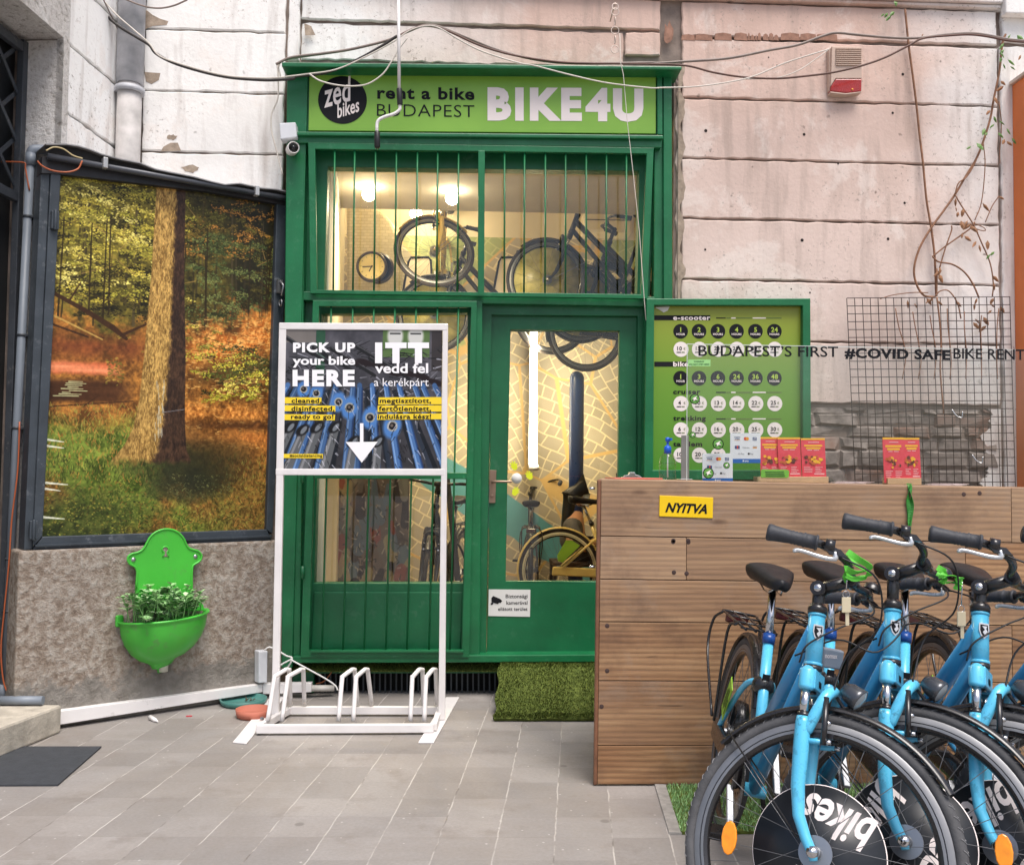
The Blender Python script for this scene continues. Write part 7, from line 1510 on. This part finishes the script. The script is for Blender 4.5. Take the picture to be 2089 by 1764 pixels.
mb = MB(); mb.tube(catmull([W(*p, 4.90) for p in ((0, 330), (48, 332), (52, 345), (60, 388))], 6), .004, 8); single(mb, 'orange_cable', M_COPP, 'short orange wire crossing to the elbow of the grey conduit', 'cable'); mb = MB(); mb.tube(catmull([W(*p, 4.885) for p in ((40, 860), (36, 960), (24, 1060), (18, 1150), (8, 1250), (2, 1330), (10, 1400), (34, 1425))], 6), .004, 8)
single(mb, 'orange_cable', M_COPP, 'orange cable snaking down beside the grey conduit pipe', 'cable')
mb = MB(); mb.tube(catmull([dg(*c1(*p), .09) for p in ((235, 1015), (265, 1045), (330, 1075), (420, 1085), (490, 1065), (518, 1015))], 8), .004, 8); single(mb, 'orange_cable', M_COPP, 'orange wire looped under the left end of the cabinet roof', 'cable')
mb = MB(); mb.tube(catmull([dg(*c1(*p), .08) for p in ((290, 950), (340, 928), (400, 940), (460, 980), (520, 1000))], 8), .0035, 8); single(mb, 'beige_wire', pm('beige_sheath', srgb(196, 178, 134), .5), 'beige wire arching over the left corner of the cabinet roof', 'cable')
mb = MB(); p = G(0, 1428, .16); q = G(88, 1428, .16); mb.cyl(p, q, .021, seg=14); single(mb, 'pipe_stub', M_PVC, 'short grey pipe stub lying on the stone step', 'pipe')
# white trunking along the plinth, socket strip
tk = thing('cable_trunking', 'white plastic cable trunking along the foot of the stained wall', 'trunking', tuple(dg(330, 1440, .06)))
mb = MB(); A_, B_ = [c9(340, 1240), c9(1545, 1080)], [c9(340, 1322), c9(1545, 1128)]
mb.prism([dg(*A_[0], .075), dg(*A_[1], .075), dg(*B_[1], .075), dg(*B_[0], .075)], -DN * .042); mb.build('trunk', M_WHT, tk, bevel=.003)
mb = MB(); y_ = dg(*c9(1545, 1100), .075).y; mb.prism([W(*c9(1545, 1080), y_), W(*c10(608, 552), y_), W(*c10(608, 612), y_), W(*c9(1545, 1140), y_)], (0, .05, 0)); mb.build('trunk', M_WHT, tk, bevel=.003)
mb = MB(); q0, q1 = W(*c10(608, 585), y_ + .02), W(*c10(760, 585), y_ + .05); mb.cyl(q0, q1, .018, seg=12); single(mb, 'drain_stub', pm('dirty_white_pvc', srgb(190, 186, 178), .5, var=.2), 'short dirty white pipe stub beside the black vent', 'pipe')
mb = MB(); mb.prism([dg(*c9(*p), .10) for p in ((1522, 888), (1575, 884), (1572, 1072), (1522, 1076))], -DN * .06); single(mb, 'socket_strip', pm('pale_plastic', srgb(206, 208, 212), .4, var=.04), 'white upright socket strip at the corner of the stained plinth wall', 'socket strip', bevel=.006)
mb = MB(); yy = y_ - .05
mb.tube(catmull([W(*c10(*p), yy) for p in ((295, 332), (330, 312), (385, 335), (440, 368), (480, 385), (455, 440), (410, 480))], 6), .0045, 8); mb.tube(catmull([W(*c10(*p), yy - .02) for p in ((385, 440), (470, 395), (480, 400), (600, 465), (700, 520), (765, 565), (785, 600))], 6), .0045, 8)
single(mb, 'power_cable', pm('white_cord', srgb(222, 220, 216), .5), 'white power cord drooping from the socket strip past the rack hoops', 'cable')
mb = MB(); mb.tube(catmull([W(*c10(*p), 5.58) for p in ((640, 555), (690, 540), (735, 490), (752, 455))], 6), .003, 8); single(mb, 'brown_wire', pm('copper_wire', srgb(170, 98, 60), .5), 'thin brown wire sticking up before the vent bars', 'cable')
# saucers and litter
def saucer(c, r, h, m, lab, rim):
    t = thing('saucer', lab, 'saucer', tuple(c)); mb = MB(); mb.lathe(c, (0, 0, 1), [(0, .002), (r * .9, .002), (r * .96, h * .4), (r, h), (r * .95, h), (r * .9, h * .45), (0, h * .4)], 40); mb.build('dish', m, t)
    return t
a, b = G(450, 1424, .03), G(545, 1424, .03); s1 = saucer(Vector(((a.x + b.x) / 2, (a.y + b.y) / 2 - .01, .002)), (b - a).length / 2, .032, pm('teal_plastic', srgb(70, 124, 116), .4, var=.1), 'teal plastic plant saucer beside the rack', 0)
c = s1.location; mb = MB(); R = random.Random(3)
for k in range(7): p = c + Vector((.03 + R.uniform(-.02, .02), R.uniform(-.015, .015), .022)); mb.tube([p, p + Vector((R.uniform(-.02, .02), R.uniform(-.02, .02), R.uniform(0, .012)))], .003, 5)
single(mb, 'leaf_litter', pm('dry_litter', srgb(86, 66, 48), .9), 'few dry bits of litter in the teal saucer', 'litter')
a, b = G(480, 1449, .03), G(545, 1449, .03); saucer(Vector(((a.x + b.x) / 2 + .015, (a.y + b.y) / 2 - .01, .002)), (b - a).length / 2 + .01, .042, pm('terracotta', srgb(178, 104, 84), .7, var=.08), 'small terracotta plant saucer beside the rack foot', 0)
mb = MB(); p, q = G(*c9(882, 1275), .012), G(*c9(930, 1302), .008); mb.tube([p, p + (q - p) * .6, q], [.012, .011, .001], 10); single(mb, 'paper_cone', M_WHT, 'tiny white paper cone lying on the paving', 'litter')
mb = MB(); p = G(*c9(1112, 1268), .003); mb.obox(p, (.014, .002, 0), (0, .006, 0), (0, 0, .002)); single(mb, 'red_scrap', pm('red_scrap', srgb(196, 60, 70), .6), 'tiny red scrap on the paving before the stained wall', 'litter')

# ------------------------------------------------------------------ things on the walls above
al = thing('alarm_siren', 'cream alarm siren box with louvres and a red lamp on the pink wall', 'alarm', tuple(W(*c3(1120, 380), 5.58)))
AY = 5.54; aw = lambda X, Y, y=AY: W(*c3(X, Y), y)
M_ALC = pm('aged_cream_plastic', srgb(196, 172, 156), .5, var=.06)
mb = MB(); mb.prism([aw(1045, 252), aw(1208, 256), aw(1208, 428), aw(1065, 428), aw(1038, 470)], (0, .058, 0)); mb.prism([aw(1028, 262, 5.56), aw(1045, 256, 5.56), aw(1038, 500, 5.56), aw(1028, 495, 5.56)], (0, .038, 0)); mb.prism([aw(1036, 498), aw(1120, 508), aw(1206, 498), aw(1206, 504), aw(1120, 516), aw(1036, 506)], (0, .055, 0)); mb.build('housing', M_ALC, al, bevel=.006)
for k in range(9):
    mb = MB(); y = 265 + k * 11; mb.prism([aw(1064, y), aw(1204, y + 1), aw(1204, y + 6), aw(1064, y + 5)], (0, -.008, 0)); mb.build('louvre', pm('louvre_cream', srgb(186, 162, 146), .5, var=.05), al, bevel=.001)
mb = MB(); mb.prism([aw(1066, 430), aw(1208, 430), aw(1206, 498), aw(1120, 507), aw(1038, 497), aw(1040, 468)], (0, .05, 0)); mb.build('red_lens', pm('siren_red', srgb(160, 34, 26), .25, var=.15, vs=30, coat=.4), al, bevel=.006)
mb = MB(); mb.sphere(aw(1155, 487, AY - .002), .006, 10, 6); mb.build('indicator', pm('amber_spot', srgb(240, 170, 60), .3), al)
# cables on the walls
def cable(name, pts, Y, r, m, lab, n=8):
    mb = MB(); P = [W(p[0], p[1], Y + (p[2] if len(p) > 2 else 0)) for p in pts]; mb.tube(catmull(P, n), r, 8); return single(mb, name, m, lab, 'cable')
M_CBK = pm('black_sheath', srgb(44, 38, 36), .5, var=.2, vs=12); M_CWH = pm('white_sheath', srgb(206, 198, 188), .5, var=.12, vs=12); M_CGR = pm('grey_sheath', srgb(130, 116, 108), .5, var=.2, vs=12); M_CBR = pm('brown_sheath', srgb(92, 62, 52), .55, var=.2, vs=12)
cable('black_cable', [c1(590, -10), c1(650, 75), c1(740, 160), c1(860, 235), c1(940, 285), c1(985, 340), c1(1100, 400), c1(1280, 455), c1(1450, 490), c1(1640, 505), c1(1740, 505), c1(1850, 496), c17(120, 392), c17(280, 372), c17(430, 310), c17(560, 238), c17(640, 185)], 5.42, .0085, M_CBK, 'thick black cable swagged from the drainpipe down to the sign cornice')
cable('white_cable', [c1(650, 0), c1(730, 90), c1(850, 195), c1(940, 275), c1(1000, 350), c1(1120, 398), c1(1290, 448), c1(1460, 482), c1(1650, 492), c1(1780, 488), c17(60, 395), c17(180, 380), c17(330, 356), c17(480, 290), c17(620, 215), c17(700, 160), c17(780, 135), c17(850, 142), c17(960, 205), c17(1080, 265), c17(1260, 322), c2(1300, 122), c2(1480, 168), c2(1650, 205), c2(1850, 228), c3(120, 478), c3(300, 472), c3(480, 448), c3(620, 415), c3(800, 340), c3(1030, 268)], 5.37, .004, M_CWH, 'long white cable rising over the signboard and on to the alarm siren')
cable('grey_cable', [c17(20, 330), c17(100, 295), c17(260, 275), c17(420, 250), c17(600, 205), c17(690, 165), c17(780, 132), c17(860, 140), c17(1000, 195), c17(1150, 255), c17(1320, 300), c17(1480, 322), c17(1700, 326), c17(1920, 322), c3(100, 345), c3(250, 335), c3(480, 318), c3(700, 275), c3(860, 245), c3(1000, 195), c3(1070, 180), c3(1180, 190), c3(1350, 205), c3(1500, 208), c3(1660, 190), c3(1800, 182), c3(1900, 195), c3(2000, 215), c3(2110, 225)], 5.44, .008, M_CGR, 'grey brown cable draped across the wall above sign and alarm')
cable('brown_cable', [c17(640, 192), c17(720, 150), c17(800, 134), c17(900, 160), c17(1050, 228), c17(1200, 275), c17(1380, 308), c17(1560, 324), c17(1900, 328), c3(60, 350), c3(250, 358), c3(400, 395), c3(560, 420), c3(740, 428), c3(900, 415), c3(1050, 395), c3(1200, 360), c3(1330, 315), c3(1460, 250), c3(1540, 210), c3(1680, 195), c3(1800, 190), c3(1900, 202), c3(2000, 222), c3(2110, 232)], 5.41, .0062, M_CBR, 'brown cable sagging below the alarm siren louvres')
cable('thin_wire', [c3(1025, 272), c3(960, 320), c3(860, 385), c3(740, 425), c3(560, 432)], 5.45, .003, M_CWH, 'thin pale wire curving down from the left side of the alarm siren')
cable('loop_wire', [c2(235, 162), c2(280, 192), c2(350, 212), c2(430, 220), c2(510, 210), c2(580, 165), c2(620, 110), c2(655, 50), c2(700, -10)], 5.34, .0045, M_CWH, 'white wire looping over the black logo disc of the sign')
cable('corner_wire', [c1(1745, 395), c1(1752, 480), c1(1750, 620), c1(1712, 720), c1(1712, 830), c1(1745, 960), c1(1780, 1100)], 5.50, .0045, M_CWH, 'thin white wire hanging beside the junction box')
cable('corner_wire', [c2(60, 185), c2(95, 175), c2(88, 130), c2(110, 100), c2(200, 82), c2(420, 50), c2(560, 15), c2(640, -6)], 5.46, .005, M_CWH, 'white wire turning the left end of the sign cornice')
cable('roof_wire', [c1(780, -8), c1(860, 25), c1(940, 48), c1(1020, 52), c1(1100, 35), c1(1180, 0)], 5.40, .005, M_CGR, 'grey wire sagging at the top beside the drainpipe')
mb = MB(); P = [C0 + LD * s + LN * .012 + Vector((0, 0, z)) for s, z in ((.62, 4.1), (.5, 4.02), (.4, 3.96), (.3, 3.9), (.2, 3.85), (.1, 3.8), (.03, 3.74))]; mb.tube(catmull(P, 5), .004, 6); single(mb, 'wall_wire', M_CGR, 'thin dark wire sloping across the white side wall', 'cable')
mb = MB(); mb.tube([W(*c2(*p), 5.38) for p in ((1708, -30), (1712, 110), (1725, 165), (1745, 400), (1770, 620), (1800, 900), (1826, 1253), (1832, 1330))], .0022, 6); single(mb, 'hanging_string', M_CWH, 'thin pale string hanging over the right end of the sign and grille', 'string')
hk = MB(); p = W(*c17(1757, 35), 5.36)
hk.torus(p, (0, 1, 0), .018, .003, 18, 6); hk.tube([p + Vector((0, .2, .01)), p + Vector((0, 0, .02))], .004, 6)
for k in range(5): hk.torus(p - Vector((0, 0, .03 + k * .055)), (1, 0, 0) if k % 2 else (0, 1, 0), .022, .0025, 14, 5, sx=1)
single(hk, 'hook_chain', pm('pale_chain', srgb(206, 190, 180), .4, metal=.3), 'pale hook and chain above the right end of the sign', 'chain')
# awning crank hanging in front of the sign
cr = thing('awning_crank', 'long white awning crank rod hanging in front of the sign', 'crank', tuple(W(*c2(660, 230), 5.2)))
kw = lambda X, Y: W(*c2(X, Y), 5.2)
mb = MB(); mb.tube([kw(657, -260), kw(661, 235)], .009, 10); mb.tube(catmull([kw(664, 308), kw(662, 332), kw(635, 352), kw(585, 368), kw(558, 390), kw(555, 440)], 6), .009, 10); mb.build('rod', M_WHT, cr)
mb = MB(); mb.cyl(kw(661, 232), kw(665, 310), .0155, seg=14); mb.build('sleeve', M_BLACK, cr, bevel=.002)
mb = MB(); mb.tube([kw(556, 434), kw(556, 440), kw(557, 508), kw(557, 515)], [.011, .0155, .0165, .011], 14); mb.build('handle', M_BLACK, cr)
# wire mesh panel on the wall
ms = thing('wire_mesh', 'rusty square wire mesh panel leaning on the wall behind the counter', 'mesh panel', tuple(W(*c7(1580, 500), 5.5)))
TLm, TRm, BRm, BLm = W(*c7(1125, 12), 5.53), W(*c7(2012, 5), 5.53), W(*c7(2045, 1100), 5.46), W(*c7(1175, 1100), 5.46)
mb = MB(); nx, nyy = 21, 25
for i in range(nx + 1): t = i / nx; mb.tube([TLm + (TRm - TLm) * t, BLm + (BRm - BLm) * t], .0025, 5, cap=False)
for j in range(nyy + 1): t = j / nyy; mb.tube([TLm + (BLm - TLm) * t + Vector((0, -.003, 0)), TRm + (BRm - TRm) * t + Vector((0, -.003, 0))], .0025, 5, cap=False)
mb.build('wires', pm('rusty_wire', srgb(58, 46, 42), .6, metal=.3, var=.3, vs=30), ms)
mb = MB()
for p in ((1695, 615), (1805, 860)): q = W(*c7(*p), 5.48); mb.tube(catmull([q, q + Vector((.02, -.02, -.04)), q + Vector((.045, -.03, -.05)), q + Vector((.05, -.03, -.015))], 5), .0035, 6)
mb.build('hook', M_CHR, ms)
# climbing plant
vn = thing('climbing_vine', 'thin half withered climbing vine on the pink wall above the mesh', 'vine', tuple(W(*c13(325, 1720), 5.55)))
st = MB(); v13 = lambda p, y=5.57: W(*c13(*p), y)
def stem(pts, r, y=5.57): st.tube(catmull([v13(p, y) for p in pts], 5), r, 6)
stem([(146, 55), (165, 250), (185, 400), (207, 570), (232, 800), (250, 950), (270, 1160), (298, 1330), (318, 1500), (326, 1720)], .0065)
stem([(320, 1725), (255, 1715), (212, 1650), (198, 1560), (230, 1440), (300, 1320), (380, 1210), (435, 1130), (500, 1020), (560, 920), (600, 820), (640, 690), (660, 580), (692, 420), (712, 250), (730, 200)], .0065, 5.56)
stem([(435, 1130), (455, 1065), (500, 1030), (545, 960), (590, 850)], .004, 5.55); stem([(305, 1490), (380, 1430), (520, 1330), (550, 1290)], .005, 5.56); stem([(345, 1560), (380, 1440), (415, 1340), (415, 1310)], .004, 5.55)
stem([(305, 1490), (340, 1520), (420, 1535), (490, 1580), (540, 1650), (575, 1730)], .005, 5.55); stem([(435, 1130), (470, 1190), (540, 1300), (590, 1410), (640, 1530), (658, 1650), (652, 1720)], .004, 5.55)
stem([(550, 1280), (590, 1170), (610, 960), (600, 830)], .003, 5.56); stem([(612, 1290), (650, 1200), (690, 1140)], .003, 5.56); stem([(690, 590), (705, 720), (695, 880), (697, 950)], .003, 5.56); stem([(0, 1735), (80, 1712), (200, 1698), (280, 1700)], .003, 5.55); stem([(330, 1560), (328, 1720)], .006, 5.56); stem([(520, 1300), (560, 1330), (610, 1340), (600, 1320), (550, 1300)], .003, 5.55)
stem([(250, 200), (225, 235), (170, 265)], .003, 5.56); stem([(320, 1720), (350, 1690), (400, 1690), (450, 1760), (470, 1850)], .004, 5.53)
for k in range(7): stem([(90 + k * 100, 1790 + 20 * (k % 3)), (110 + k * 95, 1900), (150 + k * 88, 2050 + 30 * (k % 2)), (130 + k * 92, 2200)], .003, 5.50)
stem([(330, 1725), (345, 1850), (355, 2000), (350, 2150), (370, 2400)], .005, 5.49)
st.build('stems', pm('vine_stem', srgb(134, 96, 72), .8, var=.3, vs=30), vn)
R = random.Random(31); gl, dl_ = MB(), MB()
def vleaf(mb, p, L, y=5.54):
    o = v13(p, y); a = R.uniform(-2.6, -.5); d = Vector((math.cos(a), R.uniform(-.5, .2), math.sin(a))).normalized(); s = Vector((-d.z, R.uniform(-.4, .4), d.x)) * L * R.uniform(.13, .26)
    mb.add([o, o + d * L * .35 + s, o + d * L * .75 + s * .7, o + d * L, o + d * L * .75 - s * .7, o + d * L * .35 - s, o + d * L * .5 + Vector((0, -.008, 0))], [(0, 1, 6), (1, 2, 6), (2, 3, 6), (3, 4, 6), (4, 5, 6), (5, 0, 6)])
for p in ((25, 80), (45, 75), (65, 90), (85, 70), (100, 10), (85, 5), (760, 200), (795, 205), (720, 250), (705, 330), (740, 345), (715, 370), (755, 385), (690, 700), (685, 770), (665, 720), (660, 675), (610, 745), (625, 770), (560, 830), (530, 850), (665, 1460), (640, 1475), (735, 745), (765, 800), (720, 290), (700, 300)): vleaf(gl, p, R.uniform(.035, .065))
for p in ((640, 640), (665, 560), (720, 500), (700, 470), (725, 810), (735, 820), (440, 1150), (440, 1200), (455, 1230), (485, 1210), (470, 1280), (480, 1350), (490, 1370), (510, 1280), (530, 1300), (520, 1310), (560, 1400), (575, 1420), (625, 1395), (595, 1180), (690, 1140), (350, 1550), (360, 1570), (340, 1590), (660, 1640), (655, 1600), (565, 1730), (550, 1760), (660, 1730), (640, 1760), (650, 1800), (700, 1780), (550, 1850), (575, 1880), (540, 1870), (160, 1740), (200, 1760), (270, 1730), (300, 1715), (440, 1750), (820, 320), (600, 1840), (620, 1890), (310, 1730), (290, 1740), (330, 1745)): vleaf(dl_, p, R.uniform(.035, .07), 5.54)
gl.build('green_leaves', pm('vine_green', srgb(96, 132, 66), .55, var=.25, vs=20), vn, recalc=False); dl_.build('withered_leaves', pm('withered', srgb(142, 102, 72), .8, var=.35, vs=20), vn, recalc=False)
# orange portal at the right edge
op = thing('orange_portal', 'orange painted portal pillar at the right edge of the wall', 'pillar', tuple(W(2070, 900, 5.4)))
M_ORG = pm('orange_paint', srgb(226, 124, 62), .5, var=.07, vs=4, bp=.15)
xa, xb = W(2067, 400, 5.60).x, W(2068, 400, 5.48).x; zt = W(2068, 158, 5.48).z
mb = MB(); mb.box((xa, 5.42, 0), (4.3, 5.599, zt)); mb.build('pillar_face', M_ORG, op, bevel=.004)
mb = MB(); mb.box((xa + .035, 5.40, zt - .32), (4.2, 5.419, zt - .03)); mb.box((xa + .035, 5.405, 0), (4.2, 5.42, zt - .335)); mb.build('raised_panel', M_ORG, op, bevel=.004)
mb = MB(); mb.box((xa - .02, 5.36, zt), (4.3, 5.595, zt + .02)); mb.build('cap_sheet', pm('cap_tin', srgb(206, 190, 176), .5, metal=.2), op)
# ------------------------------------------------------------------ tidy helper marks
for o in bpy.data.objects:
    for k in ('_steer', '_n'):
        if k in o: del o[k]
